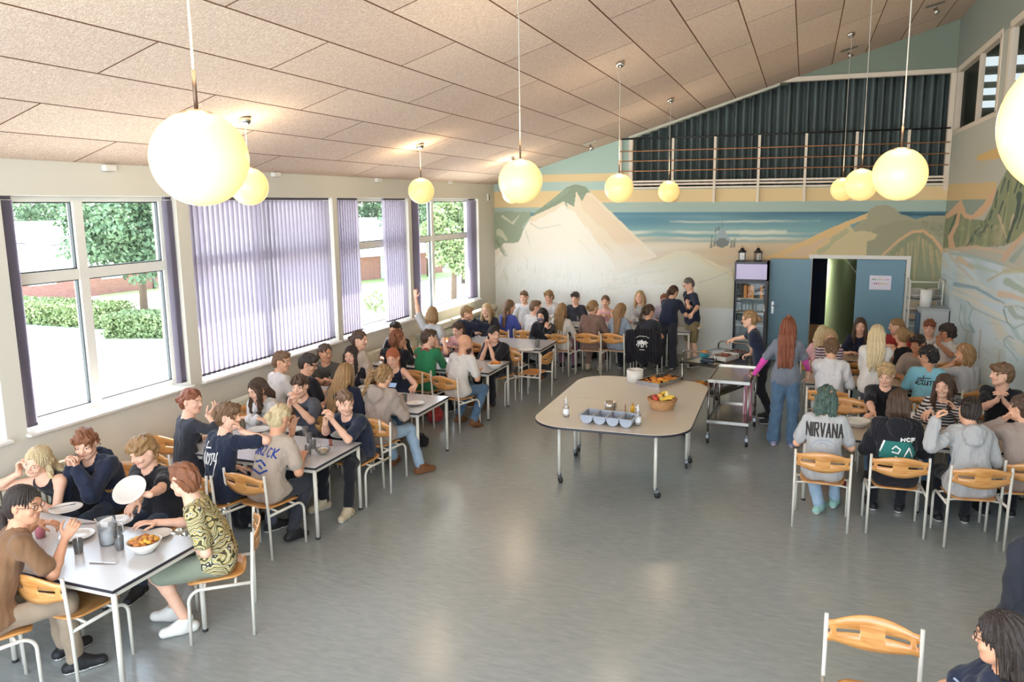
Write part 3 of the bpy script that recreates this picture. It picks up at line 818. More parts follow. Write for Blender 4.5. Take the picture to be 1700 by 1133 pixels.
# radiators
def radiator(y0, y1, lb, z0=.18, z1=.80, d=.14):
    r = empty('radiator', (XL+.10, (y0+y1)/2, z0), 0, lb, 'radiator')
    b = MB(); n = int((y1-y0)/.055); L = y1-y0
    for k in range(n):
        y = -L/2+L*(k+.5)/n
        b.tube([(d*.35, y, 0), (d*.35, y, z1-z0)], .021, 8, flat=1); b.tube([(-d*.25, y, 0), (-d*.25, y, z1-z0)], .018, 8)
    b.build('column', M_rad, r)
    c = MB(); c.tube([(0, -L/2, z1-z0), (0, L/2, z1-z0)], .035, 10, flat=1.6); c.tube([(0, -L/2, 0), (0, L/2, 0)], .03, 10); c.build('header', M_rad, r)
    for y in (-L/2+.15, L/2-.15): MB().tube([(0, y, -z0), (0, y, 0)], .015, 8).build('foot', M_rad, r)
M_rad = mat('radiator_enamel', '#cdc9b6', .35)
radiator(7.0, 9.5, 'long cream ribbed radiator under the closed blind'); radiator(9.9, 11.8, 'cream ribbed radiator under the partly opened blind')
radiator(4.0, 5.2, 'cream ribbed radiator at the left edge behind the front table')
# rounded convector cover by the farthest window
cv = empty('convector_cover', (XL+.02, 12.3, 0), 0, 'grey-green rounded convector cover running under the farthest window', 'radiator cover')
pr = [(0, 0), (.30, 0), (.30, .72)]+[(.30-.14*(1-math.cos(t)), .72+.14*math.sin(t)) for t in np.linspace(.2, math.pi/2, 6)]+[(0, .86)]
b = MB(); L0, L1 = -.35, 2.9
n = len(pr)
b.add([(x, L0, z) for x, z in pr]+[(x, L1, z) for x, z in pr], [tuple(range(n)), tuple(range(2*n-1, n-1, -1))]+[(i, (i+1) % n, n+(i+1) % n, n+i) for i in range(n)])
b.build('casing', mat('convector_paint', '#c3c7b8', .5), cv)
MB().tube([(.22, L0+.3, .93), (.22, L1, .93)], .075, 14).build('pipe', mat('pipe_lagging', '#c9c3ac', .6), cv)
MB().box2((XL, YF-.02, 0), (-.6, YF, .09)).build('baseboard_back', M_white, kind='structure')
MB().box2((XL, Y0, 0), (XL+.015, YF, .09)).build('baseboard_left', M_white, kind='structure')
MB().box2((XR-.015, Y0, 0), (XR, YF, .09)).build('baseboard_right', M_white, kind='structure')

# ------------------------------------------------------------------ outside (the ground lies a storey lower than the hall floor)
GZ = -3.0
struct(MB().box2((-160, -60, GZ-.2), (XL-.34, 160, GZ)).build('ground', mat('pale_paving', '#cfcdc6', .9, noise=.06, nscale=3)))
def leaves(name, c, r, n, m, seed, parent=None, size=.16, box=False):
    rg = np.random.RandomState(seed)
    if box: P = rg.uniform(-1, 1, (n, 3)); k = rg.randint(0, 3, n); sgn = np.where(rg.rand(n) < .5, -1, 1); P[np.arange(n), k] = sgn*rg.uniform(.8, 1.08, n)
    else:
        P = rg.normal(size=(n, 3)); P /= np.linalg.norm(P, axis=1)[:, None]
        lob = 1+.28*np.sin(P[:, 0]*5+seed)*np.cos(P[:, 2]*6+seed)+.14*np.sin(P[:, 1]*13)
        P *= (rg.uniform(.45, 1.05, n)**.5*lob)[:, None]
    P = P*np.array(r)+np.array(c)
    A = rg.normal(size=(n, 3)); A /= np.linalg.norm(A, axis=1)[:, None]
    B = rg.normal(size=(n, 3)); B = np.cross(A, B); B /= np.linalg.norm(B, axis=1)[:, None]
    s = size*rg.uniform(.6, 1.3, n)[:, None]
    V = np.concatenate([P-A*s*.5, P+B*s*.32, P+A*s*.5, P-B*s*.32]); i = np.arange(n)
    return np_mesh(name, V, np.stack([i, i+n, i+2*n, i+3*n], 1), m, parent, smooth=False)
M_leaf = mat('leaf_green', '#587050', .7, noise=.35, nscale=1.2)
M_leaf2 = mat('leaf_yellow_green', '#7c8c5c', .7, noise=.3, nscale=1.5)
M_bark = mat('bark', '#5f4f40', .9)
def span(pa, pb, back=0.):
    a = at(*pa, z=GZ); b = at(*pb, z=GZ)
    if (b-a)[0]*0+np.cross(b[:2]-a[:2], -a[:2]) < 0: pass
    return a, b, math.atan2(b[1]-a[1], b[0]-a[0]), float(np.linalg.norm(b-a))
def hedge(pa, pb, w, h, lb, seed):
    a, b, an, L = span(pa, pb)
    r = empty('hedge', (a[0], a[1], GZ), an, lb, 'hedge')
    c = MB(); c.box((L/2, w/2, h/2-.05), (L-.5, w-.5, h-.3)); c.build('branch_core', mat('hedge_core', '#47602f', .9), r)
    leaves('foliage', (L/2, w/2, h/2), (L/2, w/2, h/2), int(420*(L*h*2+L*w)), M_leaf2, seed, r, .17, True)
hedge((-60, 532), (161, 547), 2.2, 1.15, 'clipped light green hedge outside the big open window, left part', 1)
hedge((172, 563), (288, 563), 2.2, 1.1, 'darker clipped hedge outside the big open window, right part', 2)
def tree(px_, D, h, R, lb, seed, m=None, nl=9000):
    d = ray(px_, 450); d = d/np.hypot(d[0], d[1]); x, y = d[0]*D, d[1]*D
    r = empty('tree', (x, y, GZ), 0, lb, 'tree', 'trees outside the windows')
    b = MB(); b.tube([(0, 0, 0), (.1, 0, h*.4), (0, .1, h*.62)], [.22, .16, .1], 8); b.build('trunk', M_bark, r)
    for k in range(4):
        a = k*1.7; MB().tube([(0, 0, h*.38), (R*.4*math.cos(a), R*.4*math.sin(a), h*.6)], [.08, .03], 6).build('branch', M_bark, r)
    leaves('foliage', (0, 0, h*.68), (R, R, h*.33), nl, m or M_leaf, seed, r, .30)
tree(233, 44, 8.2, 2.9, 'large leafy tree behind the hedge in the big open window', 3, nl=16000)
tree(60, 85, 8.3, 4.5, 'distant round tree beyond the long pale roof, left of the large leafy tree', 4); tree(125, 92, 9.2, 4.5, 'distant tree beyond the pale roof right behind the large leafy tree', 5)
tree(632, 72, 11.5, 4.5, 'tree rising above the white building in the half covered window', 6, nl=12000); tree(712, 66, 11, 4.2, 'broad tree in the upper left panes of the farthest window', 7, nl=14000); tree(770, 60, 12, 3.6, 'tree at the upper right pane of the farthest window', 8, nl=14000)
tree(752, 48, 6.2, 1.6, 'low yellow-green tree beside the grey shed in the farthest window', 9, M_leaf2)
def brick_mat():
    m = bpy.data.materials.new('red_brick'); m.use_nodes = True
    nt = m.node_tree; b = nt.nodes['Principled BSDF']; b.inputs['Roughness'].default_value = .9
    k = _n(nt, 'TexBrick'); k.inputs['Color1'].default_value = srgb('#7d4434'); k.inputs['Color2'].default_value = srgb('#8f5444'); k.inputs['Mortar'].default_value = srgb('#8f8078')
    k.inputs['Scale'].default_value = 1; k.inputs['Brick Width'].default_value = .24; k.inputs['Row Height'].default_value = .07; k.inputs['Mortar Size'].default_value = .01
    tc = _n(nt, 'TexCoord'); sp = _n(nt, 'SeparateXYZ'); cb = _n(nt, 'CombineXYZ')
    nt.links.new(tc.outputs['Object'], sp.inputs[0]); nt.links.new(sp.outputs['X'], cb.inputs['X']); nt.links.new(sp.outputs['Z'], cb.inputs['Y'])
    nt.links.new(cb.outputs[0], k.inputs['Vector']); nt.links.new(k.outputs['Color'], b.inputs['Base Color'])
    return m
M_brick = brick_mat()
M_roof = mat('pale_roof_sheet', '#cfcac8', .7, noise=.05, nscale=4)
a, b_, an, Lb = span((40, 505.5), (300, 474.8))
bl = empty('brick_building', (a[0], a[1], GZ), an, 'long low red brick building with a pale sloping roof seen through the big open window', 'building')
MB().box2((-14, 0, 0), (Lb+3, 8, 2.15)).build('brick_wall', M_brick, bl)
b = MB(); b.add([(-14.5, -.5, 2.1), (Lb+3.5, -.5, 2.1), (Lb+3.5, 8, 5.0), (-14.5, 8, 5.0), (-14.5, 16, 2.1), (Lb+3.5, 16, 2.1)], [(0, 1, 2, 3), (3, 2, 5, 4)]); b.build('roof', M_roof, bl, solid=.18)
MB().box2((-14.5, -.55, 2.0), (Lb+3.5, -.42, 2.2)).build('gutter', M_white, bl)
for x, w in ((.4, 1.8), (3.6, .8), (5.4, 1.6), (-4, 1.5)):
    f = MB().box2((x, -.05, 1.1), (x+w, .02, 1.85)).build('window', M_white, bl)
    MB().box2((x+.07, -.06, 1.18), (x+w-.07, -.04, 1.78)).build('pane', mat('building_pane', '#8fa3ac', .1), f)
for x in (Lb*.80,): MB().tube([(x, -.07, 0), (x, -.07, 1.7)], .07, 8).build('downpipe', mat('pipe_grey', '#5d666c', .5), bl)
for x, z in ((2.5, 3.2), (4.6, 3.0)): MB().box((x, (z-1.7)/2.9*8.5-.5, z+.55), (.9, .3, .08)).build('roof_hatch', mat('hatch_grey', '#8a8a8e', .6), bl)
lw = MB(); L1 = at(165, 503, z=GZ); L2 = at(300, 490, z=GZ); L3 = at(300, 474, z=GZ); L4 = at(165, 490, z=GZ)
lw.add([(p[0], p[1], GZ+.03) for p in (L1, L2, L3, L4)], [(0, 1, 2, 3)]); struct(lw.build('lawn', mat('lawn_green', '#93a86a', .95, noise=.3, nscale=6, bump=.5, bscale=40)))
lw = MB(); lw.add([(p[0], p[1], GZ+.03) for p in (at(560, 500, z=GZ), at(655, 474, z=GZ), at(800, 452, z=GZ), at(800, 425, z=GZ), at(560, 470, z=GZ))], [(0, 1, 2, 3, 4)]); struct(lw.build('lawn_strip', MATS['lawn_green']))
a, b_, an, Lb = span((600, 466.7), (735, 453))
b2 = empty('brick_building', (a[0], a[1], GZ), an, 'red brick building with a flat white roof edge seen through the half covered window', 'building')
MB().box2((-3, 0, 0), (Lb, 7, 2.0)).build('brick_wall', M_brick, b2); MB().box2((-3.6, -1.0, 2.0), (Lb+.4, 8, 2.7)).build('roof', mat('white_fascia', '#e4e2de', .6), b2)
MB().box2((2.0, -.06, 0), (4.2, .02, 1.9)).build('slatted_gate', mat('grey_slats', '#a9a9a4', .7), b2)
MB().box2((-3, 1.5, 2.7), (5.0, 7.5, 5.0)).build('upper_wall', mat('upper_white', '#dcdad6', .7), b2)
a, b_, an, Lb = span((738, 446), (768, 443))
sh = empty('garden_shed', (a[0], a[1], GZ), an, 'small grey shed on the lawn outside the farthest window', 'shed')
MB().box2((0, 0, 0), (Lb, 2, 1.6)).build('boarding', mat('shed_boards', '#8e938c', .8), sh)
b = MB(); b.add([(-.2, -.3, 1.55), (Lb+.2, -.3, 1.55), (Lb+.2, 1, 2.1), (-.2, 1, 2.1), (-.2, 2.3, 1.55), (Lb+.2, 2.3, 1.55)], [(0, 1, 2, 3), (3, 2, 5, 4)]); b.build('roof', mat('shed_roof', '#9a9c9e', .7), sh, solid=.08)
q_ = at(625, 527, z=GZ)
bu = empty('shrub', (q_[0], q_[1], GZ), 0, 'small leafy shrub outside the half covered window', 'shrub')
MB().tube([(0, 0, 0), (0, 0, .8)], .03, 6).build('stem', M_bark, bu); leaves('foliage', (0, 0, .9), (.7, .7, .7), 700, M_leaf2, 12, bu, .16)
# added unseen shell around the hall, balcony and corridor, stops light leaks
sh_ = MB()
sh_.box2((XL-.3, YF+2.2, -.1), (-.1, YF+2.3, 6.8)); sh_.box2((2.4, YF+2.2, -.1), (XR+3, YF+2.3, 6.8)); sh_.box2((-.1, YF+2.2, 2.6), (2.4, YF+2.3, 6.8))
sh_.box2((XL-.34, YF+.3, -.1), (XL-.3, YF+2.3, 6.8)); sh_.box2((XR+2.9, YF-.1, -.1), (XR+3, YF+2.3, 6.8)); sh_.box2((XL-.34, YF, 6.5), (XR+3, YF+2.3, 6.6))
sh_.box2((XR+.02, YF, -.1), (XR+3, YF+.05, 3.5)); sh_.add([(XL-.3, YF+.01, cz(XL-.3)+.05), (XR+.5, YF+.01, cz(XR+.5)+.05), (XR+.5, YF+.01, 6.6), (XL-.3, YF+.01, 6.6)], [(0, 1, 2, 3)])
sh_.box2((XR+.02, Y0, -.1), (XR+.06, YF, 4.28)); sh_.box2((XR+.02, Y0, 5.45), (XR+.06, YF, 6.6)); sh_.box2((XR+.02, Y0, 4.2), (XR+.06, 6.9, 5.6))
struct(sh_.build('light_blocking_shell', mat('light_blocker', '#b9b5a8', .9)))
# ------------------------------------------------------------------ people: signed-distance bodies meshed with surface nets
_rng = np.random.RandomState(7)
def _axis(lo, hi, h, fine):
    p = [lo]; x = lo
    while x < hi:
        s = h
        for a, b, hf in fine:
            if a <= x+1e-9 < b: s = min(s, hf)
        x += s; p.append(x)
    return np.array(p, dtype=np.float32)
class Fld:
    def __init__(s, lo, hi, h, fine=((), (), ())):
        s.ax = [_axis(lo[i], hi[i], h, fine[i]) for i in range(3)]
        s.F = np.full([len(a) for a in s.ax], .3, dtype=np.float32)
        s.h = h
    def sub(s, lo, hi):
        sl = []
        for i in range(3):
            a = int(np.searchsorted(s.ax[i], lo[i])); b = int(np.searchsorted(s.ax[i], hi[i]))
            sl.append(slice(max(a-1, 0), b+1))
        return tuple(sl)
    def xyz(s, sl):
        return s.ax[0][sl[0]][:, None, None], s.ax[1][sl[1]][None, :, None], s.ax[2][sl[2]][None, None, :]
    def comb(s, sl, d, k, op):
        A = s.F[sl]
        if op == 'u':
            if k > 0:
                h = np.clip(.5+.5*(A-d)/k, 0, 1)
                s.F[sl] = A+(d-A)*h-k*h*(1-h)
            else: s.F[sl] = np.minimum(A, d)
        elif op == 's':
            d = -d
            if k > 0:
                h = np.clip(.5-.5*(A-d)/k, 0, 1)
                s.F[sl] = A+(d-A)*h+k*h*(1-h)
            else: s.F[sl] = np.maximum(A, d)
    def cone(s, a, b, ra, rb=None, k=.03, e=(1, 1, 1), op='u'):
        rb = ra if rb is None else rb
        a = np.asarray(a, float); b = np.asarray(b, float); e = np.asarray(e, float)
        pad = k*1.2+s.h*2+.01
        lo = np.minimum(a-ra*e, b-rb*e)-pad; hi = np.maximum(a+ra*e, b+rb*e)+pad
        sl = s.sub(lo, hi)
        x, y, z = s.xyz(sl)
        if x.size == 0 or y.size == 0 or z.size == 0: return
        x = (x-a[0])/e[0]; y = (y-a[1])/e[1]; z = (z-a[2])/e[2]
        ba = ((b-a)/e).astype(np.float32)
        L = float(ba@ba)
        if L < 1e-10:
            d = np.sqrt(x*x+y*y+z*z)-ra
        else:
            t = np.clip((x*ba[0]+y*ba[1]+z*ba[2])/L, 0, 1)
            d = np.sqrt((x-t*ba[0])**2+(y-t*ba[1])**2+(z-t*ba[2])**2)-(ra+(rb-ra)*t)
        s.comb(sl, (d*float(e.min())).astype(np.float32), k, op)
    def ell(s, c, r, M=None, k=.02, op='u'):
        """ellipsoid; M columns = its axes"""
        c = np.asarray(c, float); r = np.asarray(r, float)
        ext = r if M is None else np.sqrt(((M*r)**2).sum(1))
        pad = k*1.2+s.h*2+.01
        sl = s.sub(c-ext-pad, c+ext+pad)
        x, y, z = s.xyz(sl)
        if x.size == 0 or y.size == 0 or z.size == 0: return
        x = x-c[0]; y = y-c[1]; z = z-c[2]
        if M is None: q = (x, y, z)
        else: q = [x*M[0, i]+y*M[1, i]+z*M[2, i] for i in range(3)]
        k0 = np.sqrt((q[0]/r[0])**2+(q[1]/r[1])**2+(q[2]/r[2])**2)
        k1 = np.sqrt((q[0]/r[0]**2)**2+(q[1]/r[1]**2)**2+(q[2]/r[2]**2)**2)+1e-9
        s.comb(sl, (k0*(k0-1)/k1).astype(np.float32), k, op)
    def half(s, p, n, k=0.):
        """cut away the side the normal points to"""
        x, y, z = s.xyz((slice(None),)*3)
        n = np.asarray(n, float); n = n/np.linalg.norm(n)
        d = ((x-p[0])*n[0]+(y-p[1])*n[1]+(z-p[2])*n[2]).astype(np.float32)
        s.comb((slice(None),)*3, -d+0*s.F, k, 's')
    def disp(s, fn):
        m = np.abs(s.F) < .06
        i = np.nonzero(m)
        s.F[i] += fn(s.ax[0][i[0]], s.ax[1][i[1]], s.ax[2][i[2]]).astype(np.float32)
    def mesh(s):
        F = s.F
        F[0] = F[-1] = .1; F[:, 0] = F[:, -1] = .1; F[:, :, 0] = F[:, :, -1] = .1
        S = F < 0
        n = [k-1 for k in F.shape]
        c = np.zeros(n, dtype=np.uint8)
        for dx in (0, 1):
            for dy in (0, 1):
                for dz in (0, 1):
                    c += S[dx:dx+n[0], dy:dy+n[1], dz:dz+n[2]]
        I = np.nonzero((c > 0) & (c < 8))
        N = len(I[0])
        if N == 0: return np.zeros((0, 3)), np.zeros((0, 4), int)
        idx = np.full(n, -1, dtype=np.int32); idx[I] = np.arange(N)
        val = {}
        for dx in (0, 1):
            for dy in (0, 1):
                for dz in (0, 1):
                    val[dx, dy, dz] = F[I[0]+dx, I[1]+dy, I[2]+dz]
        acc = np.zeros((N, 3)); cnt = np.zeros(N)
        lo = [s.ax[i][I[i]] for i in range(3)]
        st = [s.ax[i][I[i]+1]-s.ax[i][I[i]] for i in range(3)]
        for A in range(3):
            B, C = (A+1) % 3, (A+2) % 3
            for b in (0, 1):
                for c2 in (0, 1):
                    k0 = [0, 0, 0]; k0[B] = b; k0[C] = c2
                    k1 = list(k0); k1[A] = 1
                    a = val[tuple(k0)]; d = val[tuple(k1)]
                    m = (a < 0) != (d < 0)
                    t = np.where(m, a/np.where(m, a-d, 1), 0)
                    acc[:, A] += np.where(m, t, 0); acc[:, B] += np.where(m, b, 0); acc[:, C] += np.where(m, c2, 0)
                    cnt += m
        acc /= cnt[:, None]
        V = np.stack([lo[i]+acc[:, i]*st[i] for i in range(3)], 1)
        Q = []
        for A in range(3):
            B, C = (A+1) % 3, (A+2) % 3
            sa = [slice(1, -1)]*3; sb = [slice(1, -1)]*3
            sa[A] = slice(0, -1); sb[A] = slice(1, None)
            a = S[tuple(sa)]; b = S[tuple(sb)]
            J = np.nonzero(a != b)
            fl = a[J]
            J = list(J)
            base = [J[0].copy(), J[1].copy(), J[2].copy()]
            base[B] = base[B]+1; base[C] = base[C]+1
            def cell(ob, oc):
                q = [base[0].copy(), base[1].copy(), base[2].copy()]
                q[B] = q[B]-ob; q[C] = q[C]-oc
                return idx[tuple(q)]
            q = np.stack([cell(1, 1), cell(0, 1), cell(0, 0), cell(1, 0)], 1)
            q[~fl] = q[~fl][:, ::-1]
            Q.append(q)
        Q = np.concatenate(Q)
        Q = Q[(Q >= 0).all(1)]
        return V, Q
def wob(seed, sc, amp, st=(1, 1, 1)):
    r = np.random.RandomState(seed)
    D = r.normal(size=(6, 3))*sc*np.array(st); ph = r.uniform(0, 6.28, 6)
    def fn(x, y, z):
        o = 0
        for d, p in zip(D, ph): o = o+np.sin(x*d[0]+y*d[1]+z*d[2]+p)
        return o*(amp/3.)
    return fn
def rot3(yaw, pitch, roll):
    """columns: right, forward, up. yaw>0 turns to the right (clockwise from above), pitch>0 looks down"""
    cy, sy = math.cos(-yaw), math.sin(-yaw)
    Z = np.array([[cy, -sy, 0], [sy, cy, 0], [0, 0, 1]])
    cp, sp = math.cos(-pitch), math.sin(-pitch)
    X = np.array([[1, 0, 0], [0, cp, -sp], [0, sp, cp]])
    cr, sr = math.cos(roll), math.sin(roll)
    Y = np.array([[cr, 0, sr], [0, 1, 0], [-sr, 0, cr]])
    return Z@X@Y
def unit(v):
    v = np.asarray(v, float); return v/(np.linalg.norm(v)+1e-9)
def ik(S, T, l1, l2, pole):
    S = np.asarray(S, float); T = np.asarray(T, float)
    d = T-S; L = np.linalg.norm(d)
    if L > .99*(l1+l2): T = S+d*(.99*(l1+l2)/L); d = T-S; L = np.linalg.norm(d)
    if L < .12: T = S+unit(d)*.12; d = T-S; L = .12
    a = (l1*l1-l2*l2+L*L)/(2*L)
    h = math.sqrt(max(l1*l1-a*a, 0))
    u = d/L; p = np.asarray(pole, float); p = unit(p-u*(p@u))
    return S+u*a+p*h, T
SKIN = {'a': '#d6a486', 'b': '#cc9677', 'c': '#b9805f', 'd': '#e0b096', 'e': '#9a6a4c'}
def skin_mats(k):
    c = SKIN[k]
    return [mat('skin_'+k, c, .55, noise=.10, nscale=14, bump=.05, bscale=200, spec=.35), mat('lips_'+k, {'e': '#7d4238'}.get(k, '#c68a78'), .45),
            mat('eye_white', '#e4ddd6', .3), mat('eye_dark', '#2a221d', .25)]
HAIRC = {'black': '#1c1714', 'dark': '#2e211a', 'brown': '#4a3424', 'lbrown': '#6d5036', 'dblond': '#927048', 'blond': '#b3956a', 'lblond': '#c9b48c', 'red': '#7d4429', 'orange': '#ab5c36',
         'auburn': '#7c4a2c', 'green': '#46594f', 'grey': '#5a534c'}
def hair_mat(k):
    n = 'hair_'+k
    if n in MATS: return MATS[n]
    m = mat(n, HAIRC[k], .45, noise=.5, nscale=22, bump=.6, bscale=55, stretch=(6, 6, .7), spec=.5)
    return m
def hand_prims(W, d, n, side, curl, open_=0.):
    """palm + five fingers. d: hand direction, n: palm normal (fingers curl towards it)"""
    d = unit(d); n = unit(n-d*(n@d)); c = np.cross(d, n)*side   # c points to the thumb side
    P = []
    P.append((W-d*.01, W+d*.02, .021, .025, .012))
    for o in (-.024, -.008, .008, .024):
        P.append((W+d*.025+c*o*.8, W+d*.082+c*o, .0125, .0115, .009))
    ln = [(.034, .024, .020), (.040, .028, .022), (.043, .029, .022), (.038, .026, .021)]
    for i, o in enumerate((-.030, -.0105, .0095, .029)):
        p = W+d*.086+c*o
        th = 0.
        dirn = unit(d+c*o*(2+6*open_))
        for j, l in enumerate(ln[i]):
            th += curl*(.75 if j == 0 else 1.)+.10*(i % 2)
            v = dirn*math.cos(th)+n*math.sin(th)
            q = p+v*l
            P.append((p, q, .0088-.0008*j, .0082-.0010*j, .0045))
            p = q
    p = W+d*.022+c*.022
    v1 = unit(d*.55+c*.75+n*.25); q = p+v1*.042
    P.append((p, q, .013, .0105, .009))
    v2 = unit(d*.85+c*.35+n*(.2+.5*curl)); r = q+v2*.032
    P.append((q, r, .0102, .0092, .005)); v3 = unit(d*.8+c*.0+n*(.3+.6*curl))
    P.append((r, r+v3*.024, .0092, .0078, .005))
    return P
def solve(sp):
    """skeleton in the person's own frame: x right, y forward, z up, origin on the floor under the pelvis"""
    J = {}
    f = sp.get('fem', 0)
    sz = sp.get('size', 1.)
    hs = sp.get('hs', 1.06)
    st = sp.get('stand', 0)
    J['st'] = st
    hz = sp['hz']
    lf, ls = sp.get('lf', .14), sp.get('ls', 0.)
    hip = np.array([0, 0, (.90*sz if st else .545)])
    if 'hipz' in sp: hip[2] = sp['hipz']
    Hc = np.array([ls, lf, hz])
    Mh = rot3(math.radians(sp.get('hyaw', 0)), math.radians(sp.get('hpit', 8)), math.radians(sp.get('hrol', 0)))
    neck = Hc+np.array([0, -.035, -.165])*sz - Mh[:, 1]*.012
    if 'neck' in sp: neck = np.array(sp['neck'], float)
    byaw = math.radians(sp.get('byaw', 0))
    Rb = rot3(byaw, 0, 0)
    ax = unit(neck-hip)
    back = np.cross(np.array([1, 0, 0]), ax)*1.   # forward-ish normal of the trunk
    back = -unit(back) if back[1] > 0 else unit(back)
    slump = max(0, .50*sz-np.linalg.norm(neck-hip))
    bow = .015+slump*.55
    def tr(t): return hip+(neck-hip)*t+back*bow*math.sin(math.pi*min(t, 1))*1.2
    J.update(hs=hs, hip=hip, neck=neck, head=Hc, Mh=Mh, ax=ax, back=back, tr=tr, f=f, sz=sz)
    sw = (.134 if f else .152)*sz*sp.get('wide', 1)
    right = Rb@np.array([1, 0, 0]); right = unit(right-ax*(right@ax)*.6)
    if 'srol' in sp: right = unit(right+np.array([0, 0, sp['srol']]))
    J['right'] = right
    sc = neck-ax*.055*sz
    arms = {}
    for s, key in ((1, 'R'), (-1, 'L')):
        a = sp.get(key, 'T')
        S = sc+right*sw*s
        pole = np.array([s*.55, -.35, -.8]); curl = .35; hd = None; nrm = None
        td = sp.get('td', 0.)
        if isinstance(a, str):
            if a == 'T': T = np.array([s*.13, .34+td, .775]); nrm = (0, 0, -1)
            elif a == 'E': T = np.array([s*.16, .52+td, .78]); nrm = (0, 0, -1)
            elif a == 'C': T = Hc+np.array([s*.035, .15, -.17]); curl = .95; nrm = (-s, .2, 0); hd = (-s*.25, .1, .95)
            elif a == 'P': T = Hc+np.array([s*.03, .17, -.20]); curl = .25; nrm = (-s, 0, .1); hd = (-s*.1, .15, 1)
            elif a == 'M': T = Hc+Mh@np.array([s*.05, .15, -.13]); curl = .8; nrm = (-s*.5, -1, 0); hd = (-s*.5, -.25, .8)
            elif a == 'K': T = Hc+Mh@np.array([s*.10, .06, -.14]); curl = 1.; nrm = (-s, -.3, 0); hd = (-s*.1, 0, 1)
            elif a == 'L': T = np.array([s*.10, .26, .66]); nrm = (0, 0, -1); pole = (s*.6, -.7, -.3)
            elif a == 'X': T = np.array([-s*.06, .30+td, .80]); nrm = (0, 0, -1); curl = .2; hd = (-s, .2, 0)
            elif a == 'F': T = np.array([s*.10, .32+td, .90]); nrm = (-s*.5, 0, -1); curl = .8; hd = (-s*.5, .9, .1)
            elif a == 'D': T = S+np.array([s*.07, .03, -.50*sz]); nrm = (-s, 0, 0); pole = (s*.2, -1, 0); curl = .4
            elif a == 'U': T = S+np.array([s*.16, .05, .50]); nrm = (0, 1, 0); pole = (s, 0, -.3); curl = .3
            else: raise ValueError(a)
        else:
            if a[0] == 'px':
                a = tuple(to_local(sp, at(a[1], a[2], z=a[3])))+tuple(a[4:])
            T = np.array(a[:3], float); nrm = a[3] if len(a) > 3 else (0, 0, -1); curl = a[4] if len(a) > 4 else .4
            if len(a) > 5: hd = a[5]
            if len(a) > 6: pole = a[6]
        E, T = ik(S, T, .285*sz, .25*sz, pole)
        d = unit(T-E) if hd is None else unit(hd)
        arms[key] = (S, E, T, d, np.asarray(nrm, float), curl, s)
    J['arms'] = arms
    legs = {}
    for s, key in ((1, 'r'), (-1, 'l')):
        h = hip+np.array([s*.085, 0, -.02])*sz
        g = sp.get('leg'+key, sp.get('legs', 'S' if st else 'N'))
        if g == 'N': Kn = np.array([s*.13, .43, .52]); A = np.array([s*.13, .44, .095]); t = (s*.25, 1, 0)
        elif g == 'B': Kn = np.array([s*.14, .42, .51]); A = np.array([s*.12, .16, .105]); t = (s*.1, 1, -.12)
        elif g == 'W': Kn = np.array([s*.20, .40, .51]); A = np.array([s*.20, .36, .095]); t = (s*.4, 1, 0)
        elif g == 'O': Kn = np.array([s*.14, .43, .50]); A = np.array([s*.12, .62, .095]); t = (0, 1, .1)
        elif g == 'S': Kn = np.array([s*.10, .02, .50*sz]); A = np.array([s*.12, -.02, .09]); t = (s*.2, 1, 0)
        elif g == 'G': Kn = np.array([s*.10, .06, .50*sz]); A = np.array([s*.13, .14, .09]); t = (s*.2, 1, 0)
        elif g == 'H': Kn = np.array([s*.10, .02, .50*sz]); A = np.array([s*.13, -.16, .10]); t = (s*.2, 1, 0)
        else: Kn = np.array(g[0], float); A = np.array(g[1], float); t = g[2] if len(g) > 2 else (0, 1, 0)
        legs[key] = (h, Kn, A, unit(t), s)
    J['legs'] = legs
    return J
def to_local(sp, P):
    hx, hy = at(sp['p'][0], sp['p'][1], z=sp['hz'])[:2]
    a = math.radians(sp['h'])
    f = np.array([math.sin(a), math.cos(a)]); rr = np.array([math.cos(a), -math.sin(a)])
    o = np.array([hx, hy])-f*sp.get('lf', .14)-rr*sp.get('ls', 0.)
    d = P[:2]-o
    return (float(d@rr), float(d@f), float(P[2]))
def torso(F, J, inf=0., k=.05, wide=1., cloth=False):
    tr = J['tr']; r = J['right']; sz = J['sz']; f = J['f']; w = wide
    e = (1, .92, 1)
    N = J['neck']; ax = J['ax']
    fw = np.cross(J['ax'], r); fw = fw if fw[1] > 0 else -fw
    x = .014 if cloth else 0
    F.cone(J['hip']-r*.072*sz, J['hip']+r*.072*sz, .092*sz+inf+x, k=k)
    F.cone(tr(.16)-r*.052*w, tr(.16)+r*.052*w, .090*sz+inf+x, k=k)
    F.cone(tr(.38)-r*(.040 if f else .052)*w, tr(.38)+r*(.040 if f else .052)*w, (.076 if f else .083)*sz+inf+x*.5, k=k)
    F.cone(tr(.60)-r*(.050 if f else .062)*w, tr(.60)+r*(.050 if f else .062)*w, (.080 if f else .088)*sz+inf, k=k)
    F.cone(tr(.80)-r*.072*w, tr(.80)+r*.072*w, .068*sz+inf, k=k)
    if f:
        for s in (-1, 1): F.ell(tr(.66)+r*.058*s+fw*.055, np.array([.052, .048, .052])+inf*.8, k=.04)
    S1 = J['arms']['R'][0]; S2 = J['arms']['L'][0]
    F.cone(S2*.88+S1*.12+ax*.0, S1*.88+S2*.12, .048*sz+inf*.9, k=k)
    F.cone(N-ax*.06, N+ax*.01, .074*sz+inf*.5, .052*sz+inf*.3, k=.05)
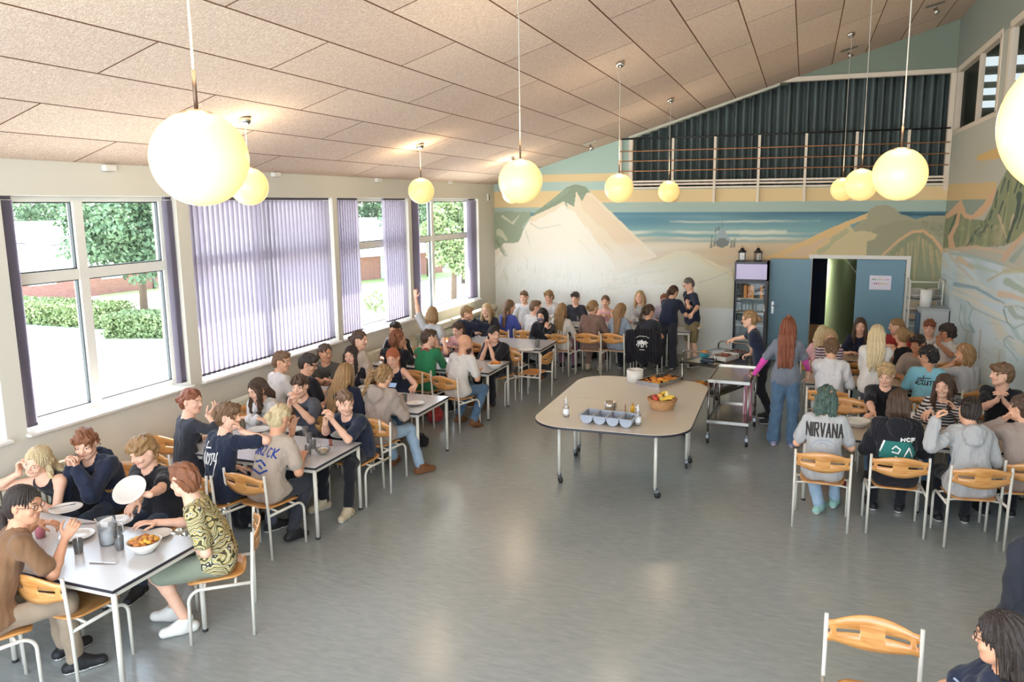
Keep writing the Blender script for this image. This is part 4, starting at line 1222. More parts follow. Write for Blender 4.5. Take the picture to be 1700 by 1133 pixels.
def head_prims(F, J):
    H = J['head']; M = J['Mh']; sz = J['sz']*J['hs']
    q = lambda *p: H+M@(np.array(p)*sz)
    F.cone(J['neck']-J['ax']*.03, q(0, -.022, -.055), .056*sz, .052*sz, k=.03)
    F.ell(q(0, -.008, .022), np.array([.074, .094, .092])*sz, M, k=.02)
    F.ell(q(0, .020, -.028), np.array([.060, .068, .078])*sz, M, k=.03)
    F.cone(q(0, .052, -.078), q(0, .064, -.090), .030*sz, .022*sz, k=.03)
    for s in (-1, 1):
        F.cone(q(s*.046, .012, -.055), q(s*.02, .055, -.086), .022*sz, .018*sz, k=.03)
        F.cone(q(s*.016, .084, .027), q(s*.044, .072, .026), .010*sz, .009*sz, k=.018)
        F.ell(q(s*.031, .100, .008), np.array([.020, .013, .014])*sz, M, k=.012, op='s')
        F.ell(q(s*.031, .0735, .008), np.array([.014, .014, .011])*sz, M, k=.004)
        F.ell(q(s*.077, -.006, -.004), np.array([.010, .019, .031])*sz, M, k=.006)
        F.ell(q(s*.040, .066, -.030), np.array([.020, .016, .018])*sz, M, k=.02)
    F.cone(q(0, .086, .014), q(0, .106, -.020), .008*sz, .0095*sz, k=.012)
    F.cone(q(-.010, .094, -.024), q(.010, .094, -.024), .0075*sz, .0075*sz, k=.008)
    F.cone(q(-.016, .084, -.048), q(.016, .084, -.048), .0075*sz, .0075*sz, k=.008)
    F.cone(q(-.013, .083, -.058), q(.013, .083, -.058), .0085*sz, .0085*sz, k=.008)
def arm_prims(F, J, part, inf=0., to=1., k=.02, key='RL', hem=0.):
    for kk in key:
        S, E, T, d, n, curl, s = J['arms'][kk]; sz = J['sz']; f = J['f']; g = (.9 if f else 1.)*sz
        if part == 'body':
            F.cone(S, E, .046*g, .036*g, k=.03)
            F.cone(E, E+(T-E)*.35, .037*g, .036*g, k=.02)
            F.cone(E+(T-E)*.35, T, .036*g, .025*g, k=.02)
            for a, b, r1, r2, kf in hand_prims(T, d, n, s, curl): F.cone(a, b, r1*(1+.0), r2, k=kf)
        else:
            L = to
            if L <= 1:
                F.cone(S, S+(E-S)*L, .049*g+inf, .044*g+inf+hem, k=.04)
            else:
                F.cone(S, E, .050*g+inf, .041*g+inf, k=.04)
                F.cone(E, E+(T-E)*(L-1), .041*g+inf, .030*g+inf*.7+hem, k=.02)
def leg_prims(F, J, inf=0., to=2., k=.03, flare=0., side='rl'):
    for kk in side:
        h, K, A, t, s = J['legs'][kk]; sz = J['sz']
        if to <= 1: F.cone(h, h+(K-h)*to, .074*sz+inf, .060*sz+inf, k=k)
        else:
            F.cone(h, K, .074*sz+inf, .051*sz+inf, k=k)
            C = K+(A-K)*.3
            e = K+(A-K)*(to-1)
            back = np.array([0, -.012, 0])
            F.cone(K, C+back, .051*sz+inf, .047*sz+inf*.9, k=k)
            F.cone(C+back, e, .047*sz+inf*.9, (.036+.02*(2-to))*sz+inf*.8+flare, k=.02)
def bounds(J, pad, hands=True, legs=True):
    P = [J['hip'], J['neck'], J['head']+.15, J['head']-.13]
    for a in J['arms'].values(): P += [a[0], a[1], a[2]]+([a[2]+a[3]*.2] if hands else [])
    if legs:
        for l in J['legs'].values(): P += [l[1], l[2], l[2]+l[3]*.2, l[2]-.1]
    P = np.array(P)
    lo = P.min(0)-pad; hi = P.max(0)+pad
    lo[2] = max(lo[2], -.01)
    return lo, hi
def fin(o, J=None): return o
_cnt = [0]
def person(sp):
    """one seated or standing person; returns the body object, clothes and hair are its children"""
    _cnt[0] += 1
    seed = _cnt[0]*13+1
    q = sp.get('q', 1)      # 0 near, 1 middle, 2 far
    hb, hh, hc, hp = [(.0068, .0036, .008, .011), (.0082, .0050, .0098, .013), (.011, .0078, .0125, .016)][q]
    J = solve(sp)
    H, M, sz = J['head'], J['Mh'], J['sz']
    # ---- body
    lo, hi = bounds(J, .13)
    fine = [[(H[i]-.125, H[i]+.125, hh)] for i in range(3)]
    if q < 2:
        for a in J['arms'].values():
            c = a[2]+a[3]*.09
            for i in range(3): fine[i].append((c[i]-.10, c[i]+.10, .0048 if q == 0 else .0065))
    F = Fld(lo, hi, hb, fine)
    torso(F, J)
    leg_prims(F, J)
    for kk, (h, K, A, t, s) in J['legs'].items():
        F.cone(A, A+t*.12*sz-np.array([0, 0, .052]), .032, .020, k=.02)
    arm_prims(F, J, 'body')
    head_prims(F, J)
    V, Q = F.mesh()
    c = V[Q].mean(1)
    hq = (c-H)@M/(sz*J['hs'])
    mi = np.zeros(len(Q), int)
    fr = (hq[:, 1] > .045) & (hq[:, 1] < .112) & (np.abs(hq[:, 0]) < .062) & (np.linalg.norm(hq, axis=1) < .15)
    ew, eh = ((.0130, .0058), (.0130, .0062), (.0115, .0055))[q]
    for s in (-1, 1):
        dx = (hq[:, 0]-s*.031); dz = hq[:, 2]-.007
        m = fr & ((dx/ew)**2+(dz/eh)**2 < 1)
        mi[m] = 2 if q < 2 else 3
        m = fr & ((dx/.0062)**2+(dz/.0066)**2 < 1)
        mi[m] = 3
        m = fr & (((hq[:, 0]-s*.033)/.019)**2+((hq[:, 2]-.031-.1*np.abs(dx))/.0030)**2 < 1)
        mi[m] = 4
    sm = sp.get('smile', 0)
    m = fr & ((hq[:, 0]/(.024+.006*sm))**2+((hq[:, 2]+.0535-6*sm*hq[:, 0]**2)/(.0095 if q < 2 else .011))**2 < 1)
    mi[m] = 1
    if sm > 1:
        m = fr & ((hq[:, 0]/.018)**2+((hq[:, 2]+.0535-6*sm*hq[:, 0]**2)/.0045)**2 < 1)
        mi[m] = 2
    hcol = sp.get('hc', 'brown')
    body = np_mesh('person', V, Q, skin_mats(sp.get('skin', 'a'))+[hair_mat(hcol) if hcol not in ('lblond', 'blond', 'green') else hair_mat('dblond')], None, mi)
    # ---- top
    top = sp.get('top', 'tee')
    if top:
        tm = sp['tm']
        inf = {'tee': .014, 'fit': .009, 'tank': .006, 'hoodie': .028, 'sweater': .024, 'polo': .013, 'long': .016, 'jacket': .030}[top]
        to = {'tee': .72, 'fit': .62, 'tank': 0, 'hoodie': 1.93, 'sweater': 1.93, 'polo': .62, 'long': 1.93, 'jacket': 1.95}[top]
        to = sp.get('sleeve', to)
        inf = sp.get('inf', inf)
        lo, hi = bounds(J, .14, hands=False, legs=False)
        hemz = sp.get('hem', None)
        lo[2] = (J['hip'][2]-.16)
        F = Fld(lo, hi, hc)
        torso(F, J, inf, wide=1.05, cloth=True)
        if not J['st']:
            for kk in 'rl':
                h, K, A, t, s = J['legs'][kk]
                F.cone(h, h+(K-h)*.18, .080*sz+inf+.010, k=.04)
        if to > 0: arm_prims(F, J, 'c', inf, to, hem=.008 if to <= 1 else .004)
        if top == 'hoodie' or sp.get('hood'):
            N = J['neck']; bk = -np.cross(J['ax'], J['right']); bk = bk if bk[1] < 0 else -bk
            if sp.get('hood') != 'up':
                F.ell(N+bk*.105-J['ax']*.045, (.115, .062, .085), None, k=.015); F.ell(N+bk*.125-J['ax']*.10, (.085, .050, .070), None, k=.02)
                for s in (-1, 1): F.cone(N+J['right']*s*.085+bk*.03, N+J['right']*s*.045-bk*.085-J['ax']*.06, .040, .026, k=.012)
        if top == 'jacket' or top == 'polo':
            N = J['neck']; bk = -np.cross(J['ax'], J['right']); bk = bk if bk[1] < 0 else -bk
            for s in (-1, 1): F.cone(N+J['right']*s*.06+bk*.03-J['ax']*.01, N+J['right']*s*.035-bk*.075-J['ax']*.055, .018, .014, k=.01)
            F.cone(N+J['right']*.055+bk*.045, N-J['right']*.055+bk*.045, .020, .020, k=.01)
        amp = {'hoodie': .010, 'sweater': .008, 'jacket': .009, 'tee': .0065, 'long': .007}.get(top, .004)
        F.disp(wob(seed, 30, amp, (1, 1, .55)))
        F.disp(wob(seed+5, 75, amp*.4, (1.2, 1.2, .6)))
        N = J['neck']; ax = J['ax']
        fwd = np.cross(ax, J['right']); fwd = fwd if fwd[1] > 0 else -fwd
        nr = {'tank': .085, 'fit': .07, 'hoodie': .058, 'polo': .062, 'jacket': .065, 'sweater': .062}.get(top, .066)
        nr = sp.get('nr', nr)
        F.ell(N+fwd*(.02 if top != 'tank' else .04)+ax*.03, (nr, nr*1.05, .075), None, k=.004, op='s')
        if top in ('polo', 'jacket'): F.cone(N+fwd*.09-ax*.01, N+fwd*.12-ax*.12, .022, .006, k=.003, op='s')
        if top == 'tank':
            for kk in 'RL':
                S = J['arms'][kk][0]; s = J['arms'][kk][6]
                F.cone(S+J['right']*s*.045+ax*.06, S+J['right']*s*.045-ax*.085, .085, .075, k=.01, op='s')
        if J['st']: F.half((0, 0, J['hip'][2]+sp.get('hemo', -.08)), (0, 0, -1))
        else: F.half(J['hip']+ax*sp.get('hemo', -.085)+np.array([0, .0, 0]), (0, .35, -1))
        for kk in 'RL':
            if to <= 1 and to > 0:
                S, E = J['arms'][kk][0], J['arms'][kk][1]
        V, Q = F.mesh()
        o = np_mesh({'tank': 'tank_top', 'tee': 'tshirt', 'fit': 'tshirt', 'hoodie': 'hoodie', 'sweater': 'sweater', 'polo': 'polo_shirt', 'long': 'shirt', 'jacket': 'jacket'}[top], V, Q, tm, body)
        J['topV'], J['topQ'] = V, Q
        J['topO'] = o
        for pr in sp.get('prints', ()): shirt_print(J, body, *pr)
    if sp.get('hood') == 'up':
        lo = H-.2; hi = H+.2
        F = Fld(lo, hi, hc)
        F.ell(H+M@np.array([0, -.02, .012]), (.105, .125, .130), M, k=.01)
        F.cone(J['neck']+J['ax']*.02, H+M@np.array([0, -.03, -.05]), .10, .10, k=.05)
        F.ell(H+M@np.array([0, .10, -.02]), (.070, .11, .098), M, k=.012, op='s')
        V, Q = F.mesh(); np_mesh('hood', V, Q, sp['tm'], body)
    # ---- legs
    bot = sp.get('bot', 'jeans')
    bm = sp['bm']
    to = {'jeans': 1.95, 'shorts': .92, 'wide': 1.99}[bot]
    inf = {'jeans': .014, 'shorts': .022, 'wide': .024}[bot]
    lo, hi = bounds(J, .13, hands=False)
    hi[2] = J['hip'][2]+.16
    F = Fld(lo, hi, hp if q else .010)
    leg_prims(F, J, inf, to, flare={'wide': .035}.get(bot, .008))
    F.cone(J['hip']-np.array([.078, 0, 0])*sz, J['hip']+np.array([.078, 0, 0])*sz, .092*sz+.010, k=.04)
    F.cone(J['tr'](.16)-J['right']*.055, J['tr'](.16)+J['right']*.055, .090*sz+.005, k=.04)
    F.disp(wob(seed+9, 34, .007, (1, 1, .8)))
    F.half(J['hip']+J['ax']*.10, (0, -.15, 1) if not J['st'] else (0, 0, 1))
    V, Q = F.mesh()
    np_mesh('shorts' if bot == 'shorts' else 'trousers', V, Q, bm, body)
    # ---- shoes
    for kk, (h, K, A, t, s) in J['legs'].items():
        if not sp.get('shoes', 1): break
        tt = unit((t[0], t[1], 0))
        Fs = Fld(A-.26, A+.26, .008 if q == 0 else .011)
        g = np.array([A[0], A[1], A[2]-.055])
        pit = t[2]*.25
        toe = g+tt*.155*sz+np.array([0, 0, pit]); heel = g-tt*.045
        Fs.cone(heel, g+tt*.04, .043, .040, k=.02); Fs.cone(g+tt*.04+np.array([0, 0, .006]), toe, .046, .038, k=.02)
        Fs.cone(g+tt*.075+np.array([0, 0, .022]), A+np.array([0, 0, .01]), .040, .044, k=.02)
        Fs.cone(g+tt*.02+np.array([0, 0, .03]), A+np.array([0, 0, .03]), .050, .046, k=.02)
        zb = g[2]-.038
        Fs.half((0, 0, zb) if abs(pit) < .01 else tuple(g-np.array([0, 0, .036])), (0, 0, -1) if abs(pit) < .01 else tuple(np.array([tt[0]*pit, tt[1]*pit, -.155])))
        Fs.half(A+np.array([0, 0, .030]), (0, 0, 1))
        V, Q = Fs.mesh()
        cz = V[Q].mean(1)[:, 2]
        sh = sp.get('sm', 'shoe_dark'); so = sp.get('so', 'sole_white')
        np_mesh('shoe', V, Q, [SHOES[sh], SHOES[so]], body, (cz < zb+.024).astype(int) if abs(pit) < .01 else None)
    hair(sp, J, body, q, seed)
    if sp.get('glasses'): glasses(sp, J, body)
    if sp.get('beard'):
        F = Fld(H-.2, H+.2, .005)
        F.ell(H+M@np.array([0, .03, -.075]), (.066, .068, .055), M, k=.01)
        F.cone(H+M@np.array([0, .07, -.10]), H+M@np.array([0, .075, -.14]), .035, .02, k=.03)
        F.ell(H+M@np.array([0, .075, .01]), (.05, .06, .05), M, k=.01, op='s')
        F.disp(wob(seed, 160, .004))
        V, Q = F.mesh(); np_mesh('beard', V, Q, hair_mat('brown'), body)
    if sp.get('mask'):
        F = Fld(H-.2, H+.2, .006)
        F.ell(H+M@np.array([0, .04, -.05]), (.072, .070, .060), M, k=.01)
        F.ell(H+M@np.array([0, .02, .03]), (.09, .10, .045), M, k=.01, op='s')
        V, Q = F.mesh(); np_mesh('bandana', V, Q, mat('bandana_print', '#5c5a68', .8, noise=.9, nscale=60), body)
    # place
    hx, hy = at(sp['p'][0], sp['p'][1], z=hz_w(sp))[:2] if 'p' in sp else sp['xy']
    a = -math.radians(sp['h'])
    off = Vector((H[0], H[1], 0)); off.rotate(Matrix.Rotation(a, 3, 'Z'))
    body.location = (hx-off.x, hy-off.y, 0)
    body.rotation_euler = (0, 0, a)
    tag(body, sp['label'], 'person')
    return body, J
def hz_w(sp): return sp['hz']
def hair(sp, J, body, q, seed):
    H, M, sz = J['head'], J['Mh'], J['sz']*J['hs']
    stl = sp.get('hair', 'short')
    if stl == 'none': return
    h = (.0036, .0048, .0070)[q]
    MT = M.T
    g = MT@np.array([0, 0, -1.])        # gravity in the head frame
    bkd = MT@unit(np.array([0, -1., 0]))
    bn = -np.cross(J['ax'], J['right']); bn = bn if bn[1] < 0 else -bn
    inf_ = {'hoodie': .045, 'sweater': .030, 'jacket': .034}.get(sp.get('top'), .020)
    NB = MT@(J['neck']-J['ax']*.03+bn*(.105+inf_)-H)/sz
    dn = MT@unit(-J['ax']+bn*.04)
    long_ = stl in ('long', 'longf', 'pony', 'lowpony', 'ponywave')
    F = Fld((-.20, -.34, -.62 if long_ else -.26), (.20, .19, .18), h)
    th = sp.get('vol', 1.)
    r0 = {'short': (.080, .101, .098), 'buzz': (.077, .097, .095), 'curly': (.092, .108, .108), 'afro': (.10, .115, .115), 'fringe': (.084, .105, .103), 'wavy': (.088, .108, .105)}.get(stl, (.081, .101, .099))
    F.ell((0, -.012, .026), np.array(r0)*th, None, k=.01)
    if stl in ('short', 'fringe', 'wavy', 'curly', 'afro', 'buzz'):
        F.ell((0, -.045, -.02), np.array([.074, .062, .075])*(1 if stl != 'afro' else 1.15), None, k=.03)
    else:
        F.ell((0, -.040, -.02), (.078, .070, .080), None, k=.03)
    if stl in ('fringe', 'wavy', 'curly'):
        for s in (-.04, 0, .04): F.ell((s, .062, .072), (.035, .036, .030), None, k=.02)
    if stl == 'short': F.ell((0, .045, .085), (.058, .05, .034), None, k=.02)
    # face opening
    fz = {'short': .060, 'fringe': .046, 'wavy': .048, 'curly': .052, 'afro': .058, 'buzz': .060}.get(stl, .066)
    if stl in ('long', 'longf', 'bob', 'wolf'):
        F.ell((0, .105, fz-.135), (.062, .10, .145), None, k=.012, op='s')
    else:
        F.ell((0, .105, fz-.135), (.069, .115, .138), None, k=.012, op='s')
        for s in (-1, 1): F.ell((s*.085, .028, -.055), (.04, .062, .085), None, k=.01, op='s')
    if stl in ('short', 'fringe', 'buzz', 'wavy', 'curly', 'afro'):
        for s in (-1, 1): F.ell((s*.095, -.01, -.055), (.035, .05, .055), None, k=.01, op='s')
        F.half((0, -.05, -.088), (0, .25, -1), k=.01)
    if stl in ('bob', 'wolf', 'long', 'longf'):
        L = {'bob': .17, 'wolf': .22, 'long': .33, 'longf': .33}[stl]*sp.get('len', 1)
        w0 = .066
        for s in np.linspace(-1, 1, 7):
            a = np.array([s*w0, -.055-.012*(1-abs(s)), .0])
            if long_:
                mid = a*np.array([1, .5, 1])+NB*np.array([0, .5, .5])+np.array([s*.004, -.01, 0])
                low = NB+np.array([s*w0*1.05, .012*s*s, 0]); Lr = max(.05, L*(.92+.08*math.cos(s*9+seed))-.13)
                drop = low+dn*Lr+np.array([s*.008, 0, 0])
                F.cone(a, mid, .030, .028, k=.02); F.cone(mid, low, .028, .027, k=.015); F.cone(low, drop, .027, .013, k=.015)
            else:
                drop = a+g*L*(.9+.1*math.cos(s*9+seed))+np.array([s*.015, 0, 0])+bkd*.015
                mid = a+g*L*.45+bkd*.022
                F.cone(a, mid, .030, .030, k=.02); F.cone(mid, drop, .030, .014, k=.015)
        for s in (-1, 1):
            if stl == 'longf':
                for o in (0, 1):
                    a = np.array([s*.070, .012+.02*o, .01]); b = a+g*.17+np.array([s*.012, .01, 0]); c = b+g*.10*sp.get('len', 1)+np.array([-s*.012, .015, 0])
                    F.cone(a, b, .020, .022, k=.02); F.cone(b, c, .022, .010, k=.015)
            else:
                a = np.array([s*.074, -.012, .0]); b = a+g*.12+np.array([s*.006, -.01, 0])
                F.cone(a, b, .020, .020, k=.02)
    if stl in ('bun', 'hbun'):
        z = -.01 if stl == 'bun' else .085
        y = -.125 if stl == 'bun' else -.105
        F.ell((0, y, z), (.036, .030, .036), None, k=.012)
        F.cone((.02, y-.012, z+.01), (-.018, y-.015, z-.012), .016, .016, k=.006)
    if stl in ('pony', 'lowpony', 'ponywave'):
        a = np.array([0, -.10, .035 if stl != 'lowpony' else -.045])
        b = a+np.array([sp.get('tail', 0)*.3, -.045, -.005])+g*.015
        L = .26*sp.get('len', 1)
        tl = np.array([sp.get('tail', 0), 0, 0])
        c = b+unit(g+tl)*L*.42+bkd*.02; d = c+unit(dn+tl)*L*.6+bkd*.01
        if not sp.get('tail') and L > .15:
            c = np.array([0, min(NB[1]-.012, c[1]), min(c[2], NB[2])]); d = c+dn*max(.04, L*.75-.08)
        F.cone(a, b, .018, .022, k=.015); F.cone(b, c, .024, .034, k=.01); F.cone(c, d, .034, .010, k=.01)
    if stl == 'halfbun': pass
    r = np.random.RandomState(seed)
    if stl in ('curly', 'afro'):
        F.disp(wob(seed, 95 if stl == 'curly' else 120, .011)); F.disp(wob(seed+1, 190, .005))
    elif stl == 'buzz': F.disp(wob(seed, 200, .0015))
    else:
        ph = r.uniform(0, 6)
        nz = wob(seed+2, 40, 1.2)
        amp = .0045 if q < 2 else .004
        if stl in ('long', 'longf', 'bob', 'wolf', 'pony', 'ponywave', 'lowpony'):
            wv = 14 if stl == 'ponywave' else 3
            def fn(x, y, z):
                th_ = np.arctan2(x, -y+.02)
                return amp*np.sin(th_*26+nz(x, y, z*.4)*wv*.35+ph)+amp*.7*np.sin(th_*47+z*14)
        else:
            def fn(x, y, z):
                return amp*1.1*np.sin(np.arctan2(x, z+.15)*30+nz(x, y, z)*1.6+ph)+amp*.8*np.sin(x*150+y*90+nz(x, y, z)*2)
        F.disp(fn)
        if stl in ('wavy', 'ponywave', 'wolf') or sp.get('wave'): F.disp(wob(seed+3, 60, .009))
    V, Q = F.mesh()
    if len(V) == 0: return
    V = (V*sz)@M.T+H
    o = np_mesh('hair', V, Q, hair_mat(sp.get('hc', 'brown')), body)
    if stl == 'halfbun' or sp.get('topknot'):
        b = MB(); c = H+M@np.array([0, -.05, .135]); b.ball(c, (.03, .03, .026), 12, 8)
        b.build('topknot', hair_mat(sp.get('hc', 'brown')), body)
def glasses(sp, J, body):
    H, M = J['head'], J['Mh']
    b = MB()
    q = lambda *p: H+M@np.array(p)*J['hs']
    for s in (-1, 1):
        pts = [q(s*.032+.021*math.cos(t), .101-.006*abs(math.cos(t)), .006+.017*math.sin(t)) for t in np.linspace(0, 2*math.pi, 17)]
        b.tube(pts, .0022, 6, cap=False)
        b.tube([q(s*.053, .098, .012), q(s*.079, .05, .010), q(s*.081, -.005, .004)], .0018, 6)
    b.tube([q(-.011, .104, .010), q(.011, .104, .010)], .002, 6)
    b.build('glasses', mat('spectacle_frame', '#2a2524', .3), body)
# ---- printed writing and drawings on cloth: ribbons laid on the cloth surface
GLY = {'N': [[(0, 0), (0, 1)], [(0, 1), (.7, 0)], [(.7, 0), (.7, 1)]], 'I': [[(.15, 0), (.15, 1)]], 'R': [[(0, 0), (0, 1), (.5, 1), (.62, .78), (.5, .55), (0, .5)], [(.3, .5), (.65, 0)]],
       'V': [[(0, 1), (.33, 0), (.66, 1)]], 'A': [[(0, 0), (.33, 1), (.66, 0)], [(.14, .35), (.52, .35)]], 'F': [[(0, 0), (0, 1), (.55, 1)], [(0, .5), (.4, .5)]],
       'O': [[(.3, 0), (.05, .25), (.05, .75), (.3, 1), (.55, .75), (.55, .25), (.3, 0)]], 'Z': [[(0, 1), (.6, 1), (0, 0), (.6, 0)]], 'C': [[(.6, .85), (.3, 1), (.05, .7), (.05, .3), (.3, 0), (.6, .15)]],
       'K': [[(0, 0), (0, 1)], [(.6, 1), (0, .45), (.6, 0)]], 'H': [[(0, 0), (0, 1)], [(.6, 0), (.6, 1)], [(0, .5), (.6, .5)]], 'E': [[(.5, 0), (0, 0), (0, 1), (.5, 1)], [(0, .5), (.4, .5)]],
       'P': [[(0, 0), (0, 1), (.5, 1), (.62, .75), (.5, .5), (0, .5)]], 'S': [[(.55, .85), (.3, 1), (.05, .8), (.1, .58), (.5, .42), (.55, .2), (.3, 0), (0, .15)]], ' ': [],
       'L': [[(0, 1), (0, 0), (.5, 0)]], 'T': [[(.3, 0), (.3, 1)], [(0, 1), (.6, 1)]], 'U': [[(0, 1), (0, .25), (.3, 0), (.6, .25), (.6, 1)]], 'M': [[(0, 0), (0, 1), (.4, .3), (.8, 1), (.8, 0)]], 'Y': [[(0, 1), (.3, .5), (.6, 1)], [(.3, .5), (.3, 0)]]}
def word(t, x0, z0, w, h):
    out = []
    G_ = lambda c: [p[0] for st in GLY[c] for p in st] or [0, .4]
    tot = sum(max(G_(c))-min(G_(c))+.34 for c in t)-.34; k = w/tot; x = x0
    for ch in t:
        m = min(G_(ch))
        for st in GLY[ch]: out.append([(x+(p[0]-m)*k, z0+p[1]*h) for p in st])
        x += (max(G_(ch))-m+.34)*k
    return out
SCRAWL = [[(.02, .30), (.10, .62), (.20, .66), (.24, .55), (.12, .45), (.06, .32), (.14, .24), (.24, .34)], [(.30, .95), (.27, .30), (.33, .22)], [(.10, .74), (.55, .78)], [(.36, .62), (.35, .30), (.43, .26), (.47, .60), (.47, .24)],
          [(.62, .60), (.53, .55), (.60, .42), (.55, .25)], [(.74, .62), (.65, .55), (.73, .42), (.66, .24)], [(.80, .62), (.82, .40), (.90, .38), (.94, .66), (.90, .30), (.86, -.12)]]
HORSE = [[(.05, .25), (.2, .55), (.15, .75), (.35, .8), (.6, .7), (.8, .8), (.95, .6)], [(.2, .6), (.35, .6), (.6, .6), (.8, .62)], [(.25, .5), (.45, .5), (.7, .5), (.85, .45)], [(.3, .45), (.2, .1)], [(.45, .45), (.5, .05)], [(.7, .45), (.62, .08)], [(.82, .5), (.9, .1)], [(.4, .72), (.5, .9), (.6, .72)]]
def scrawl(S, x0, z0, w, h): return [[(x0+p[0]*w, z0+p[1]*h) for p in st] for st in S]
def shirt_print(J, body, strokes, width, m, side=-1, off=.0035, name='shirt_print'):
    """strokes: polylines of (x, z) metres; x to the wearer's right, z measured down from the neck along the trunk; side -1 = back, 1 = chest"""
    bvh = BVHTree.FromPolygons([tuple(v) for v in J['topV']], [tuple(map(int, f)) for f in J['topQ']])
    ax, r = J['ax'], J['right']
    n = np.cross(r, ax); n = n if n[1]*side > 0 else -n
    org = J['neck']
    b = MB()
    def proj(x, z):
        o = org+r*x+ax*z+n*.4
        hit = bvh.ray_cast(Vector(o), Vector(-n))
        if hit[0] is None: return None
        return np.array(hit[0])+np.array(hit[1])*off if np.dot(np.array(hit[1]), n) > 0 else np.array(hit[0])+n*off
    for st in strokes:
        for (x0, z0), (x1, z1) in zip(st, st[1:]):
            L = math.hypot(x1-x0, z1-z0); k = max(1, int(L/.012))
            if L < 1e-5: continue
            px, pz = -(z1-z0)/L*width/2, (x1-x0)/L*width/2
            ex, ez = (x1-x0)/L*width*.4, (z1-z0)/L*width*.4
            row = []
            for i in range(k+1):
                t = i/k
                cx = x0+(x1-x0)*t+(-ex if i == 0 else (ex if i == k else 0)); cz = z0+(z1-z0)*t+(-ez if i == 0 else (ez if i == k else 0))
                row.append((proj(cx+px, cz+pz), proj(cx-px, cz-pz)))
            for i in range(k):
                P = [row[i][0], row[i][1], row[i+1][1], row[i+1][0]]
                if any(p is None for p in P): continue
                if max(np.linalg.norm(P[0]-P[3]), np.linalg.norm(P[0]-P[1])) > .05+width: continue
                b.add(P, [(0, 1, 2, 3)])
    if b.v: b.build(name, m, body)
SHOES = {'shoe_dark': mat('shoe_black', '#1d1c1e', .6), 'shoe_white': mat('shoe_white', '#d9d4cc', .6, noise=.1), 'shoe_beige': mat('shoe_beige', '#b9a88e', .7), 'shoe_teal': mat('shoe_mint', '#8fb5aa', .7),
         'sole_white': mat('sole_white', '#dedad2', .6), 'sole_brown': mat('sole_brown', '#8a5a36', .7), 'sole_dark': mat('sole_black', '#161616', .7), 'shoe_brown': mat('shoe_brown', '#6e4628', .7), 'shoe_lilac': mat('shoe_lilac', '#8f86a8', .7)}
# ------------------------------------------------------------------ chairs and tables
def ply_mat():
    m = bpy.data.materials.new('beech_plywood'); m.use_nodes = True
    nt = m.node_tree; b = nt.nodes['Principled BSDF']; b.inputs['Roughness'].default_value = .32; b.inputs['Coat Weight'].default_value = .3
    tc = _n(nt, 'TexCoord'); mp = _n(nt, 'Mapping'); mp.inputs['Scale'].default_value = (3, 1, 26)
    n = _n(nt, 'TexNoise'); n.inputs['Scale'].default_value = 2.2; n.inputs['Detail'].default_value = 5; n.inputs['Distortion'].default_value = .6
    r = _n(nt, 'ValToRGB'); r.color_ramp.elements[0].color = srgb('#b9793c'); r.color_ramp.elements[0].position = .3; r.color_ramp.elements[1].color = srgb('#d9a262'); r.color_ramp.elements[1].position = .7
    nt.links.new(tc.outputs['Object'], mp.inputs[0]); nt.links.new(mp.outputs[0], n.inputs['Vector']); nt.links.new(n.outputs['Fac'], r.inputs[0]); nt.links.new(r.outputs[0], b.inputs['Base Color'])
    return m
M_ply = ply_mat()
M_tube = mat('white_tube', '#cfc9bd', .35)
M_foot = mat('black_foot', '#222222', .6)
